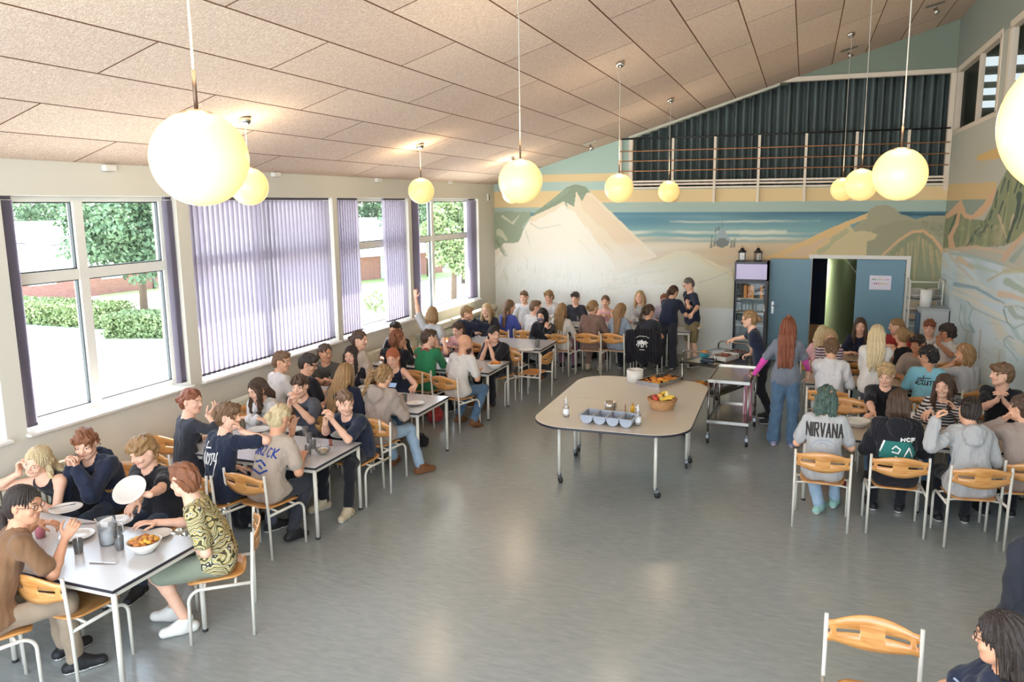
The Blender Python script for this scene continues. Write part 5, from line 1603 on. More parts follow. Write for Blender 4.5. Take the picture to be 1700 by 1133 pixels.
def make_chair():
    r = empty('dining_chair')
    # backrest: curved plywood with two long slots
    b = MB()
    W = .243
    us = sorted(set([round(v, 4) for v in np.linspace(-1, 1, 41)]+[-.27, .27, -.93, .93, -.8, .8]))
    def top(u):
        a = abs(u)
        return .062 if a > .84 else .062+.040*math.cos(a/.84*math.pi/2)**.9
    def y(u): return -.262-.045*(1-(abs(u)**2))+(.012 if abs(u) > .8 else 0)*0
    rows = [lambda u: -top(u), lambda u: -top(u)*.55-.003, lambda u: -.010, lambda u: .010, lambda u: top(u)*.55+.003, lambda u: top(u)]
    vs = []
    for f in rows:
        for u in us: vs.append((u*W, y(u)-.012*(f(u)/.1), .700+f(u)))
    n = len(us); fs = []
    for j in range(5):
        for i in range(n-1):
            c = (us[i]+us[i+1])/2
            if j == 2 and (.27 < abs(c) < .80 or abs(c) > .93): continue
            fs.append((j*n+i, j*n+i+1, (j+1)*n+i+1, (j+1)*n+i))
    b.add(vs, fs, 0, True)
    b.build('backrest', M_ply, r, solid=.011)
    s = MB()
    def seat(u, v):
        a = u*2-1; c = v*2-1
        k = 1/max(1, (abs(a)**4+abs(c)**4)**.25)
        w = .205+.012*c
        x = a*k*w; yy = c*k*.205
        z = .450-.012*(1-a*a)*(1-c*c)-(.022*max(0, c-.55)/.45*1.)+.010*max(0, -c-.5)
        return (x, yy+.005, z)
    s.grid(seat, 16, 16); s.build('seat', M_ply, r, solid=.012)
    for sx in (-1, 1):
        p = MB(); p.tube([(sx*.250, -.235, 0), (sx*.250, -.243, .40), (sx*.250, -.268, .80)], .0125, 10); p.tube([(sx*.236, -.262, .735), (sx*.25, -.262, .735)], .008, 6); p.tube([(sx*.236, -.262, .665), (sx*.25, -.262, .665)], .008, 6)
        p.build('leg', M_tube, r)
        q = MB(); pts = [(sx*.250, -.243, .415), (sx*.245, .10, .415)]+[(sx*.243, .10+.09*math.sin(t), .325+.09*math.cos(t)) for t in np.linspace(.25, math.pi/2, 6)]+[(sx*.243, .195, 0)]
        q.tube(pts, .0125, 10); q.build('leg', M_tube, r)
    c = MB(); c.tube([(-.245, -.13, .418), (-.16, -.13, .432), (.16, -.13, .432), (.245, -.13, .418)], .010, 8)
    c.build('crossbar', M_tube, r)
    MB().tube([(-.243, .08, .418), (-.16, .08, .428), (.16, .08, .428), (.243, .08, .418)], .010, 8).build('crossbar', M_tube, r)
    return r
_chair0 = make_chair(); _cused = [0]
def chair(x, y, hdg, label, group='slotted plywood dining chairs'):
    o = _chair0 if not _cused[0] else copy_tree(_chair0)
    _cused[0] = 1
    tag(o, label, 'chair', group)
    place(o, (x, y, 0), -math.radians(hdg))
    return o
def lam(name, col):
    return mat(name, col, .22, noise=.03, nscale=5, spec=.5)
M_lam = lam('table_laminate', '#b9b5b3'); M_lam2 = lam('table_laminate_warm', '#b3a493'); M_edge = mat('black_edge', '#2a2830', .4)
def table(x0, x1, y0, y1, label, z=.72, m=None, yaw=0., mid=True):
    cx, cy = (x0+x1)/2, (y0+y1)/2; w, d = x1-x0, y1-y0
    r = empty('dining_table', (cx, cy, 0), yaw, label, 'table', 'long white canteen tables')
    b = MB(); b.box((0, 0, z-.002), (w-.004, d-.004, .004)); b.box((0, 0, z-.014), (w, d, .020), 1)
    b.build('tabletop', [m or M_lam, M_edge], r)
    f = MB()
    i = .03
    for sy in (-1, 1): f.box((0, sy*(d/2-i), z-.043), (w-2*i, .025, .035))
    for sx in (-1, 1): f.box((sx*(w/2-i), 0, z-.043), (.025, d-2*i, .035))
    f.build('frame', M_tube, r)
    for sx in (-1, 0, 1) if mid else (-1, 1):
        for sy in (-1, 1):
            l = MB(); l.tube([(sx*(w/2-i), sy*(d/2-i), z-.03), (sx*(w/2-i), sy*(d/2-i), .015)], .019, 10); l.tube([(sx*(w/2-i), sy*(d/2-i), .02), (sx*(w/2-i), sy*(d/2-i), 0)], .021, 10, 1)
            l.build('leg', [M_tube, M_foot], r)
    return r
TB = {}
def tbl(k, *a, **kw): TB[k] = table(*a, **kw)
tbl('T1', -6.10, -4.07, 3.42, 4.22, 'long white table nearest the camera on the window side, with the bowl of potatoes')
tbl('T2', -5.85, -4.21, 5.79, 6.60, 'long white table second from the front on the window side, with a small yellow bowl')
tbl('T3', -6.25, -4.18, 7.78, 8.62, 'long white table third from the front on the window side')
tbl('T4', -6.25, -4.22, 10.03, 10.90, 'long white table fourth from the front on the window side, by the bald bearded man')
tbl('T5', -6.10, -4.07, 11.93, 12.86, 'long white table farthest back on the window side, by the hooded person')
tbl('F1', -5.30, -3.32, 14.42, 15.12, 'white table along the painted wall, left one of the row', mid=False)
tbl('F2', -3.30, -2.34, 14.42, 15.12, 'white table along the painted wall, right one of the row', mid=False)
tbl('R1', .10, 2.35, 8.24, 9.03, 'long table nearest the camera on the painted wall side, in the right half', m=M_lam2)
tbl('R2', .12, 2.35, 10.72, 11.38, 'long table in the middle of the right half of the hall', m=M_lam2)
tbl('R3', .40, 2.35, 12.45, 13.0, 'long table farthest back in the right half before the blue doors', m=M_lam2)
tbl('FS', -2.32, -1.93, 14.42, 15.0, 'small table end by the standing man, with a red lidded jug', mid=False)
# ------------------------------------------------------------------ serving table made of two halves
def serving():
    cx, cy, yw, z = -1.94, 8.98, math.radians(1), .745
    r = empty('serving_table', (cx, cy, 0), yw, 'big rounded white serving table on castors in the middle of the hall', 'serving table')
    w, d, R = .88, 1.30, .42
    for k, s in enumerate((-1, 1)):
        poly = []
        for sx, a0 in ((-1, 180), (1, 270)):
            for t in range(0, 91, 9):
                a = math.radians(a0+t); poly.append((sx*(w-R)+R*math.cos(a), -(d-R)+R*math.sin(a)))
        poly += [(w, -.005), (-w, -.005)]
        if s > 0: poly = [(-x, -y) for x, y in poly]
        b = MB(); b.prism(poly, z-.006, z, 0, 0); b.prism([(x*1.002, y*1.0015) for x, y in poly], z-.030, z-.006, 1, 1)
        b.build('tabletop', [mat('serving_laminate', '#c3b6a6', .2, noise=.03, nscale=4), M_edge], r)
        f = MB(); 
        for yy in (-s*-.10, s*(d-.36)): f.box((0, yy, z-.05), (2*(w-.30), .03, .035))
        for sx in (-1, 1): f.box((sx*(w-.28), s*(d-.26)/2, z-.05), (.03, d-.5, .035))
        f.build('frame', M_tube, r)
        for (lx, ly) in ((-(w-.24), s*.10), (w-.14, s*.10), (-(w-.30), s*(d-.30)), (w-.34, s*(d-.14))):
            l = MB(); l.tube([(lx, ly, z-.03), (lx, ly, .10)], .019, 12); lo = l.build('leg', M_tube, r)
            c = MB(); a = (lx*7+ly*3)
            ox, oy = .025*math.cos(a), .025*math.sin(a)
            c.tube([(lx, ly, .11), (lx, ly, .085)], .024, 10, 0)
            c.box((lx+ox*.5, ly+oy*.5, .078), (.045, .035, .03), 0, rz=a)
            px_, py_ = -math.sin(a), math.cos(a)
            c.tube([(lx+ox-px_*.014, ly+oy-py_*.014, .036), (lx+ox+px_*.014, ly+oy+py_*.014, .036)], .036, 16, 1)
            c.build('castor', [mat('castor_fork', '#8d9093', .35, .8), M_foot], lo)
    return r
serving()
# ------------------------------------------------------------------ cloth materials
def cloth(n, c, noise=.10, rough=.9): return mat('cloth_'+n, c, rough, noise=noise, nscale=9, bump=.35, bscale=28, sheen=.15, spec=.2)
K = {n: cloth(n, c, k) for n, c, k in [('navy', '#22283a', .2), ('black', '#1e1d22', .2), ('charcoal', '#33343b', .2), ('dkgrey', '#4b4d56', .15), ('olive', '#55504a', .15), ('white', '#cfcbc9', .05), ('offwhite', '#c9c2ba', .06), ('beige', '#a9998a', .08), ('brown', '#7a5a40', .1),
    ('taupe', '#9a8a80', .1), ('green', '#2f7a52', .12), ('pink', '#d9a9ad', .08), ('ltgrey', '#a9a7a6', .08), ('bluegrey', '#8f9aa8', .1), ('blue', '#4a55a0', .12), ('ltblue', '#86c0d0', .08), ('hotpink', '#d548a0', .08), ('mauve', '#8f5f75', .12), ('brownsw', '#7d6358', .12), ('grey', '#70747c', .1),
    ('jeans', '#4f6880', .3), ('ltjeans', '#8fa3b5', .2), ('dkjeans', '#333c4c', .2), ('khaki', '#7f6f50', .12), ('tan', '#94826e', .1), ('sage', '#7f8574', .12), ('lilac', '#c2bcd0', .06), ('purple', '#5a4580', .15), ('ltyellow', '#c9bd78', .1), ('ink', '#e3e1dc', 0), ('inkblue', '#2b3f80', 0), ('inkdark', '#3a3634', 0), ('inkteal', '#2f6f68', 0), ('inkgold', '#b98a4c', 0), ('inkred', '#a03a38', 0)]}
def stripes(name, cols, per):
    m = bpy.data.materials.new(name); m.use_nodes = True
    nt = m.node_tree; b = nt.nodes['Principled BSDF']; b.inputs['Roughness'].default_value = .9
    tc = _n(nt, 'TexCoord'); sp = _n(nt, 'SeparateXYZ'); nt.links.new(tc.outputs['Object'], sp.inputs[0])
    md = _n(nt, 'Math', operation='MULTIPLY'); md.inputs[1].default_value = 1/per; nt.links.new(sp.outputs['Z'], md.inputs[0])
    fr = _n(nt, 'Math', operation='FRACT'); nt.links.new(md.outputs[0], fr.inputs[0])
    r = _n(nt, 'ValToRGB'); r.color_ramp.interpolation = 'CONSTANT'; e = r.color_ramp.elements
    e[0].color = srgb(cols[0]); e[1].position = .5; e[1].color = srgb(cols[1])
    for i, c in enumerate(cols[2:]): k = e.new(.7+.1*i); k.color = srgb(c)
    nt.links.new(fr.outputs[0], r.inputs[0]); nt.links.new(r.outputs[0], b.inputs['Base Color'])
    return m
K['bwstripe'] = stripes('cloth_black_white_stripes', ['#26222a', '#c9c2bd'], .034)
K['plumstripe'] = stripes('cloth_plum_white_stripes', ['#5c3552', '#cfc7cc'], .038)
def motley():
    m = bpy.data.materials.new('cloth_swirl_print'); m.use_nodes = True
    nt = m.node_tree; b = nt.nodes['Principled BSDF']; b.inputs['Roughness'].default_value = .9
    tc = _n(nt, 'TexCoord'); w = _n(nt, 'TexWave'); w.wave_type = 'RINGS'; w.inputs['Scale'].default_value = 5; w.inputs['Distortion'].default_value = 22; w.inputs['Detail'].default_value = 2; w.inputs['Detail Scale'].default_value = 1.2
    nt.links.new(tc.outputs['Object'], w.inputs['Vector'])
    r = _n(nt, 'ValToRGB'); r.color_ramp.interpolation = 'CONSTANT'; e = r.color_ramp.elements
    e[0].color = srgb('#45402f'); e[1].position = .14; e[1].color = srgb('#b9aa6c')
    for p, c in ((.40, '#d2c59a'), (.52, '#8a4a34'), (.60, '#c9b24e'), (.72, '#5a7468'), (.82, '#d0c8a8'), (.95, '#3a372c')): k = e.new(p); k.color = srgb(c)
    nt.links.new(w.outputs['Fac'], r.inputs[0]); nt.links.new(r.outputs[0], b.inputs['Base Color'])
    return m
K['swirl'] = motley()
K['apron'] = None
# ------------------------------------------------------------------ the people.  p = where the head is, hz = its height, h = heading of the body (0 = towards the painted wall, 90 = away from the windows)
def nirv(): return (word('NIRVANA', -.165, -.20, .33, .125), .016, K['inkdark'], -1)
DOTS = lambda n, x0, z0, dx, r=.012: [[(x0+i*dx, z0), (x0+i*dx+r, z0+r)] for i in range(n)]
PEOPLE = []
def P(label, p, hz, h, look, lf, hair_, hc, top, tm, bm, R='T', L='T', q=1, seat=True, **kw):
    d = dict(label=label, p=p, hz=hz, h=h, lf=lf, hair=hair_, hc=hc, top=top, tm=K[tm], bm=K[bm], R=R, L=L, q=q)
    a = (look-h+180) % 360-180
    if 120 < h < 245 and kw.get('hpit', 8) > 12: kw['hpit'] = kw['hpit']*.6
    d['hyaw'] = max(-80, min(80, a)); d.update(kw); d['seat'] = seat
    PEOPLE.append(d)
D = (0, 0, -1)
# front window table
P('person with dark tied-back hair, glasses and brown t-shirt at the front left corner', (40, 838), 1.22, 25, 72, .28, 'lowpony', 'dark', 'tee', 'brown', 'tan', ('px', 108, 895, .93, (-.6, .3, 0), .75, (.3, .5, .9)), ('px', 62, 868, .93, D, .5, (.5, .9, -.1)), 0, glasses=1, so='sole_white', skin='b')
P('young woman with long blonde hair and black tank top, head leaning on her hand', (62, 765), 1.07, 172, 165, .26, 'long', 'lblond', 'tank', 'black', 'dkjeans', 'K', 'X', 0, fem=1, hpit=28, hrol=-24, ls=.06, skin='d', td=.05)
P('boy with auburn hair and navy hoodie, hands clasped at his mouth, front table', (142, 737), 1.13, 172, 148, .2, 'wavy', 'auburn', 'hoodie', 'navy', 'dkjeans', 'C', 'C', 0, hpit=28, prints=[(DOTS(5, -.20, -.30, .025, .018), .012, K['inkgold'], 1), ([[(.02, -.12), (.05, -.14)], [(.03, -.17), (.06, -.16)]], .04, K['bluegrey'], 1)], skin='d')
P('boy with wavy brown hair and a black polo shirt, holding a white plate', (238, 750), 1.13, 180, 190, .16, 'wavy', 'dblond', 'polo', 'black', 'dkjeans', ('px', 232, 877, .79, D, .7, (0, 1, -.3)), ('px', 248, 822, .95, (0, 0, -1), .7, (.9, .2, .1)), 0, hpit=32, smile=1, skin='d')
P('boy with ginger hair, swirl-patterned t-shirt and shorts at the corner of the front table', (306, 797), 1.17, 232, 272, .20, 'short', 'auburn', 'tee', 'swirl', 'sage', ('px', 262, 868, .78, D, .3), ('px', 322, 905, .66, D, .5), 0, bot='shorts', hpit=14, sm='shoe_white', skin='d', legr=((.12, .42, .50), (.16, .36, .095), (.3, 1, 0)), legl=((-.10, .42, .50), (-.05, .26, .095), (-.2, 1, 0)))
# second window table
P('young woman with a red bun and fitted dark top, back turned at the second table', (318, 666), 1.22, 25, 84, .10, 'bun', 'red', 'fit', 'charcoal', 'dkjeans', ('px', 345, 690, 1.08, (-.5, 0, .8), .5, (.4, .4, .5)), 'T', 0, fem=1, sleeve=1.5, skin='d')
P('boy in a black t-shirt with white script on the back, hand at his mouth', (379, 692), 1.21, 14, 76, .14, 'wavy', 'lbrown', 'tee', 'navy', 'dkgrey', 'M', 'L', 0, prints=[(scrawl(SCRAWL, -.18, -.34, .26, .28), .013, K['ink'], -1)], hpit=4, skin='d')
P('person with a blonde bun and a beige t-shirt with blue print, seen from behind', (465, 694), 1.18, 8, 14, .22, 'bun', 'lblond', 'tee', 'beige', 'charcoal', 'T', 'P', 0, hpit=24, prints=[(word('FORZ', -.15, -.19, .15, .085)+word('CK', .04, -.20, .09, .085), .012, K['inkblue'], -1), ([[(-.08, -.26), (-.02, -.24), (.05, -.28)], [(-.10, -.33), (0, -.36), (.08, -.32)], [(-.03, -.29), (.02, -.31)]], .018, K['inkblue'], -1)], skin='b', legr='B')
P('young woman with long brown hair and a white hoodie, looking down at the second table', (428, 647), 1.10, 178, 200, .18, 'longf', 'brown', 'hoodie', 'white', 'jeans', 'X', 'X', 0, fem=1, hpit=34, skin='d', len=.8)
P('boy with a brown fringe and dark grey t-shirt, hands together beside his face', (498, 641), 1.14, 182, 168, .14, 'fringe', 'brown', 'tee', 'dkgrey', 'charcoal', ('px', 480, 676, 1.0, (-1, 0, 0), .7, (-.2, 0, 1)), ('px', 490, 672, 1.0, (1, 0, 0), .7, (.1, 0, 1)), 0, skin='d')
P('boy with short brown hair and a navy t-shirt at the table corner, hands clasped', (573, 669), 1.10, 186, 132, .18, 'short', 'lbrown', 'tee', 'navy', 'black', ('px', 540, 703, .98, (-1, 0, 0), .8, (-.3, .2, .9)), ('px', 552, 699, .98, (1, 0, 0), .8, (.3, .2, .9)), 0, hpit=20, sm='shoe_beige', legl=((-.20, .40, .52), (-.24, .50, .095), (-.2, 1, 0)), skin='d')
# third window table
P('boy with short brown hair and a plain white t-shirt, back turned at the third table', (468, 600), 1.22, 22, 78, .10, 'short', 'lbrown', 'tee', 'white', 'jeans')
P('boy with dark hair, glasses and a black t-shirt, back turned at the third table', (512, 604), 1.21, 20, 70, .12, 'short', 'dark', 'tee', 'black', 'jeans', glasses=1, hpit=22)
P('young woman with very long blonde hair and a dark blue hoodie, seen from behind', (574, 621), 1.20, 4, 350, .14, 'long', 'dblond', 'hoodie', 'navy', 'jeans', fem=1, hpit=12, len=1.15)
P('young woman with a strawberry blonde ponytail and a grey hoodie, holding a phone', (638, 624), 1.19, 8, 10, .18, 'ponywave', 'dblond', 'hoodie', 'taupe', 'ltjeans', 'F', 'F', fem=1, hpit=20, sm='shoe_brown', so='sole_brown', legr=((.16, .42, .51), (.34, .36, .095), (.6, 1, 0)), tail=-.25)
P('person with brown tied hair and a dark olive t-shirt, arms on the third table', (540, 586), 1.14, 172, 112, .14, 'bun', 'brown', 'tee', 'olive', 'jeans', 'X', 'X', skin='b', wide=1.08)
P('person with long dark hair, black jacket and teal-printed shirt at the third table', (583, 590), 1.12, 180, 172, .14, 'longf', 'dark', 'hoodie', 'black', 'dkjeans', 'T', 'X', hpit=8, prints=[([[(.0, -.16), (.04, -.2)], [(0, -.21), (.05, -.25)], [(.01, -.26), (.05, -.29)]], .035, K['inkteal'], 1)], skin='d', len=.8)
P('young woman with bright orange hair and a dark sleeveless top, reaching across the table', (652, 594), 1.10, 172, 168, .20, 'pony', 'orange', 'tank', 'navy', 'jeans', 'T', ('px', 704, 655, .77, D, .4, (0, 1, -.1)), fem=1, hpit=34, skin='d')
# fourth window table
P('person with brown hair and a beige jacket sitting by the window behind the third table', (597, 564), 1.31, 28, 85, .10, 'bun', 'brown', 'jacket', 'beige', 'jeans', skin='d')
P('person with thick wavy brown hair and a black t-shirt, back turned at the fourth table', (660, 562), 1.21, 0, 50, .12, 'wolf', 'auburn', 'tee', 'black', 'jeans', 'C', 'C', skin='b', len=.5, wide=1.05)
P('boy in a green scout shirt with a neckerchief, back turned at the fourth table', (712, 561), 1.20, 4, 50, .14, 'short', 'brown', 'long', 'green', 'black', 'P', 'P', prints=[([[(-.155, -.10), (-.12, -.10)]], .03, K['inkred'], -1), ([[(-.06, -.02), (-.03, .0), (.03, .0), (.06, -.02)]], .03, K['inkred'], -1)], skin='d')
P('bald man with a full beard, white t-shirt and jeans', (772, 570), 1.19, 18, 62, .20, 'none', 'brown', 'tee', 'offwhite', 'jeans', beard=1, wide=1.12, sm='shoe_brown', so='sole_brown', legl='B', legr=((.17, .40, .51), (.22, .10, .11), (.1, 1, -.3)), skin='b')
P('person with dark hair and dark top, almost hidden behind the wavy-haired person', (656, 547), 1.20, 180, 180, .14, 'short', 'dark', 'tee', 'black', 'jeans', hpit=20, q=2)
P('girl with smooth brown hair and a pink shirt, looking down at the fourth table', (760, 547), 1.08, 182, 190, .16, 'lowpony', 'brown', 'long', 'pink', 'jeans', fem=1, hpit=32, skin='d')
P('woman with tied-back dark hair and a wide black shirt, hands folded under her chin', (820, 555), 1.12, 196, 132, .16, 'lowpony', 'black', 'tee', 'black', 'black', 'C', 'C', bot='wide', sm='shoe_brown', wide=1.1, skin='d', smile=1, inf=.028)
# fifth window table
P('person with chin-length blond hair and one arm raised towards the window', (718, 522), 1.30, 2, 350, .04, 'bob', 'dblond', 'tee', 'ltgrey', 'navy', ('px', 740, 580, .80, D, .3), (-.36, .12, 1.56, (0, 1, 0), .3, (-.1, 0, 1), (-1, 0, -.3)), 2, skin='d')
P('boy with blond hair and a dark blue hoodie, hand at his face, far window table', (775, 520), 1.20, 28, 84, .10, 'fringe', 'dblond', 'hoodie', 'navy', 'black', 'M', 'T', 2)
P('girl with long blond hair and a dark sweater facing the camera, far window table', (808, 515), 1.15, 180, 185, .10, 'longf', 'blond', 'sweater', 'charcoal', 'jeans', 'L', 'L', 2, fem=1, skin='d')
P('person in a dark zipped hoodie with the hood up and a patterned face scarf', (900, 524), 1.12, 190, 186, .12, 'short', 'dark', 'hoodie', 'black', 'charcoal', 'L', ('px', 905, 548, .95, (0, -1, 0), .7, (-.2, 0, 1)), 1, hood='up', mask=1, bot='wide', sm='shoe_brown', legr=((.22, .42, .51), (.24, .40, .095), (.3, 1, 0)), legl=((-.18, .42, .51), (-.16, .42, .095), (-.3, 1, 0)))
# table along the painted wall
P('girl with long ash-brown hair and a bright blue t-shirt, seen from behind', (846, 509), 1.19, 20, 62, .08, 'long', 'lbrown', 'tee', 'blue', 'jeans', q=2, fem=1)
P('boy with light brown hair and a loose white top facing the camera by the wall', (870, 493), 1.20, 175, 180, .10, 'short', 'lbrown', 'tee', 'white', 'jeans', 'L', 'L', 2, hpit=20, skin='d')
P('boy with short brown hair and a white t-shirt with faint pink print, seen from behind', (889, 510), 1.19, 14, 66, .14, 'short', 'lbrown', 'tee', 'white', 'jeans', q=2, prints=[([[(-.03, -.18), (.02, -.22), (.0, -.26)]], .012, K['pink'], -1)])
P('boy with big curly hair and an open white shirt facing the camera by the wall', (911, 493), 1.18, 180, 190, .10, 'curly', 'dblond', 'jacket', 'white', 'jeans', 'T', 'T', 2, skin='d')
P('girl with long wavy light brown hair, white top and mauve trousers, seen from behind', (933, 515), 1.18, 4, 6, .10, 'long', 'dblond', 'long', 'offwhite', 'mauve', q=2, fem=1, wave=1)
P('boy with dark curly hair and a black polo shirt facing the camera by the wall', (955, 495), 1.20, 180, 180, .10, 'fringe', 'dark', 'polo', 'charcoal', 'jeans', 'L', 'L', 2, skin='d')
P('person with pinned-up light brown hair and a brown sweater, seen from behind', (985, 510), 1.23, 2, 40, .10, 'bun', 'dblond', 'sweater', 'brownsw', 'brownsw', q=2, legl='B', legr='B', sm='shoe_beige', so='sole_white')
P('girl with a pale pink strap top, hands crossed at her chest, by the wall', (1005, 501), 1.14, 180, 176, .08, 'pony', 'lbrown', 'tank', 'pink', 'black', 'F', 'F', 2, fem=1, skin='d')
P('girl with a very long strawberry blonde low ponytail, seen from behind by the wall table', (1031, 515), 1.17, 12, 44, .16, 'long', 'dblond', 'tee', 'bluegrey', 'black', q=2, fem=1, len=1.25, hpit=22)
P('young woman with wavy blonde hair and pale grey sweater leaning back on the painted wall', (1062, 493), 1.25, 180, 185, .0, 'longf', 'blond', 'sweater', 'ltgrey', 'white', 'X', 'X', 2, fem=1, skin='d', hpit=-4, len=.6)
P('person with a dark curly ponytail and a dark t-shirt, on the chair with the jacket', (1078, 517), 1.15, 2, 46, .16, 'ponywave', 'brown', 'fit', 'charcoal', 'black', q=2, fem=1, hpit=20, len=.7)
P('boy with ginger brown hair and a pale blue shirt beside the bending woman', (1103, 498), 1.18, 180, 172, .12, 'short', 'auburn', 'long', 'lilac', 'jeans', 'T', 'T', 2, hpit=14, skin='d')
P('woman with a dark ponytail and navy polo shirt standing bent over the table', (1118, 485), 1.44, 8, 30, .30, 'lowpony', 'brown', 'polo', 'navy', 'charcoal', ('px', 1150, 525, .98, D, .5), ('px', 1108, 530, .80, D, .4), 2, seat=False, stand=1, hipz=.92, hpit=34, bot='wide', len=.5, size=.98)
P('man with glasses, navy t-shirt and brown shorts standing at the end of the table', (1143, 472), 1.60, 232, 236, .10, 'buzz', 'grey', 'tee', 'navy', 'khaki', ('px', 1144, 518, 1.16, D, .6), ('px', 1150, 520, 1.12, D, .6), 2, seat=False, stand=1, bot='shorts', hpit=38, glasses=1, skin='d', prints=[([[(-.10, -.14), (-.06, -.145)]], .02, K['ink'], 1)], hemo=-.13)
# serving staff
P('serving woman with a blonde bun, glasses and navy polo shirt behind the food trolley', (1244, 530), 1.50, 262, 264, .20, 'bun', 'dblond', 'polo', 'navy', 'black', ('px', 1196, 573, .93, D, .5, (0, 1, -.3)), ('px', 1246, 590, .93, D, .8, (.2, 1, -.2)), 1, seat=False, stand=1, glasses=1, fem=1, skin='d', size=.96, hipz=.88, legs='H', hemo=-.14, smile=1, wide=1.15, prints=[([[(.03, -.16), (.06, -.20)], [(.02, -.21), (.04, -.23)]], .02, K['ink'], 1)])
P('woman with very long red hair, grey t-shirt, pink sleeves and jeans standing by a trolley', (1309, 543), 1.56, 4, 2, .03, 'long', 'red', 'tee', 'grey', 'jeans', ('px', 1345, 622, .88, (-1, 0, 0), .5, (.1, .1, -1)), ('px', 1252, 622, .89, D, .6, (-.3, 1, -.1)), 0, seat=False, stand=1, fem=1, bot='wide', len=1.35, topknot=1, hipz=.90, sm='shoe_lilac', hpit=4, arms_extra='hotpink', hemo=-.12)
# right half, farthest table
P('girl with very long pale blonde hair and pale pink top at the farthest right table', (1366, 554), 1.16, 8, 16, .08, 'long', 'lblond', 'long', 'pink', 'jeans', q=2, fem=1, len=1.1)
P('girl with long brown hair and a navy t-shirt facing the camera before the doorway', (1428, 541), 1.18, 180, 180, .12, 'longf', 'brown', 'tee', 'navy', 'jeans', 'T', 'T', 1, fem=1, skin='d')
P('girl with light red hair and a black and red top in profile, farthest right table', (1488, 542), 1.18, 186, 262, .12, 'lowpony', 'dblond', 'tee', 'inkred', 'black', 'F', 'T', 2, fem=1, skin='d')
P('girl with a dark blonde ponytail and a black top, seen from behind, farthest right table', (1497, 558), 1.16, 350, 330, .10, 'pony', 'dblond', 'tank', 'black', 'black', q=2, fem=1, tail=.2)
P('boy with ginger hair and a white t-shirt facing the camera, farthest right table', (1543, 544), 1.18, 184, 190, .12, 'fringe', 'red', 'tee', 'white', 'jeans', 'T', 'T', 1, skin='d')
P('boy with curly black hair and a white t-shirt, back turned, farthest right table', (1573, 552), 1.18, 345, 300, .08, 'curly', 'dark', 'tee', 'offwhite', 'jeans', ('px', 1557, 570, 1.05, (0, -1, 0), .8, (0, 0, 1)), 'T', 1, skin='c')
# right half, middle table
P('boy with curly brown hair and a loose white sweatshirt, seen from behind', (1380, 578), 1.26, 4, 352, .12, 'curly', 'lbrown', 'sweater', 'white', 'dkjeans', 'T', 'P', 1, hpit=22, vol=.92)
P('girl with blonde hair and plum striped shirt hidden behind the boy in white sweatshirt', (1378, 561), 1.22, 180, 180, .12, 'long', 'blond', 'long', 'plumstripe', 'jeans', 'X', 'X', 2, fem=1, hpit=25)
P('young woman with long straight blonde hair and a white knitted sweater standing, back turned', (1456, 556), 1.52, 6, 8, .05, 'long', 'lblond', 'sweater', 'offwhite', 'dkgrey', ('px', 1420, 600, .98, D, .4), 'F', 1, seat=False, stand=1, fem=1, len=1.1, hipz=.88, size=.96, hpit=20)
P('boy with dark brown hair and a beige t-shirt facing left at the middle right table', (1524, 571), 1.22, 200, 214, .12, 'fringe', 'dark', 'tee', 'taupe', 'jeans', 'T', 'T', 1, skin='c', hpit=14)
P('boy with an afro and a light blue t-shirt with black script on the back', (1540, 590), 1.24, 6, 296, .12, 'afro', 'black', 'tee', 'ltblue', 'jeans', 'T', 'T', 1, skin='b', hpit=12, vol=.85, prints=[(scrawl(SCRAWL, -.13, -.24, .30, .16), .011, K['inkdark'], -1)])
P('girl with a light brown bob and a grey-beige t-shirt, hand at her mouth', (1602, 587), 1.20, 330, 286, .06, 'bob', 'dblond', 'tee', 'ltgrey', 'jeans', 'T', 'M', 1, fem=1, skin='b', wave=1)
# right half, front table
P('boy with curly blond hair and a black t-shirt looking down at his plate', (1471, 622), 1.18, 182, 196, .14, 'curly', 'blond', 'tee', 'black', 'jeans', ('px', 1452, 697, .79, D, .5, (.6, .8, 0)), ('px', 1475, 697, .79, D, .6, (-.8, .5, 0)), 0, hpit=36, skin='d', vol=.95)
P('smiling girl with long brown hair and a black and white striped shirt', (1567, 640), 1.13, 184, 204, .16, 'longf', 'brown', 'long', 'bwstripe', 'jeans', ('px', 1545, 680, .92, D, .5, (.4, .6, -.3)), ('px', 1586, 680, .90, D, .5), 0, fem=1, hpit=20, smile=2, skin='d', len=.85)
P('laughing boy with brown hair and a black t-shirt, hands together, at the right edge', (1663, 622), 1.26, 204, 262, .10, 'fringe', 'lbrown', 'tee', 'black', 'jeans', ('px', 1655, 665, 1.05, (-.6, .2, 0), .6, (-.3, .3, .8)), ('px', 1668, 668, 1.03, (.6, .2, 0), .6, (.3, .3, .8)), 0, smile=2, hpit=2, skin='d')
P('person with green-dyed hair and a grey-white band t-shirt with big black capitals', (1372, 661), 1.23, 2, 4, .14, 'wolf', 'green', 'tee', 'ltgrey', 'ltjeans', q=0, prints=[nirv(), ([[(-.10, -.27), (-.05, -.235), (.04, -.235), (.10, -.27), (.12, -.33)], [(-.10, -.27), (-.12, -.33)], [(-.05, -.28), (.0, -.26), (.05, -.29)]], .008, K['bluegrey'], -1)], sm='shoe_teal', len=1.05, legl=((-.13, .40, .50), (-.02, .22, .095), (.4, 1, 0)))
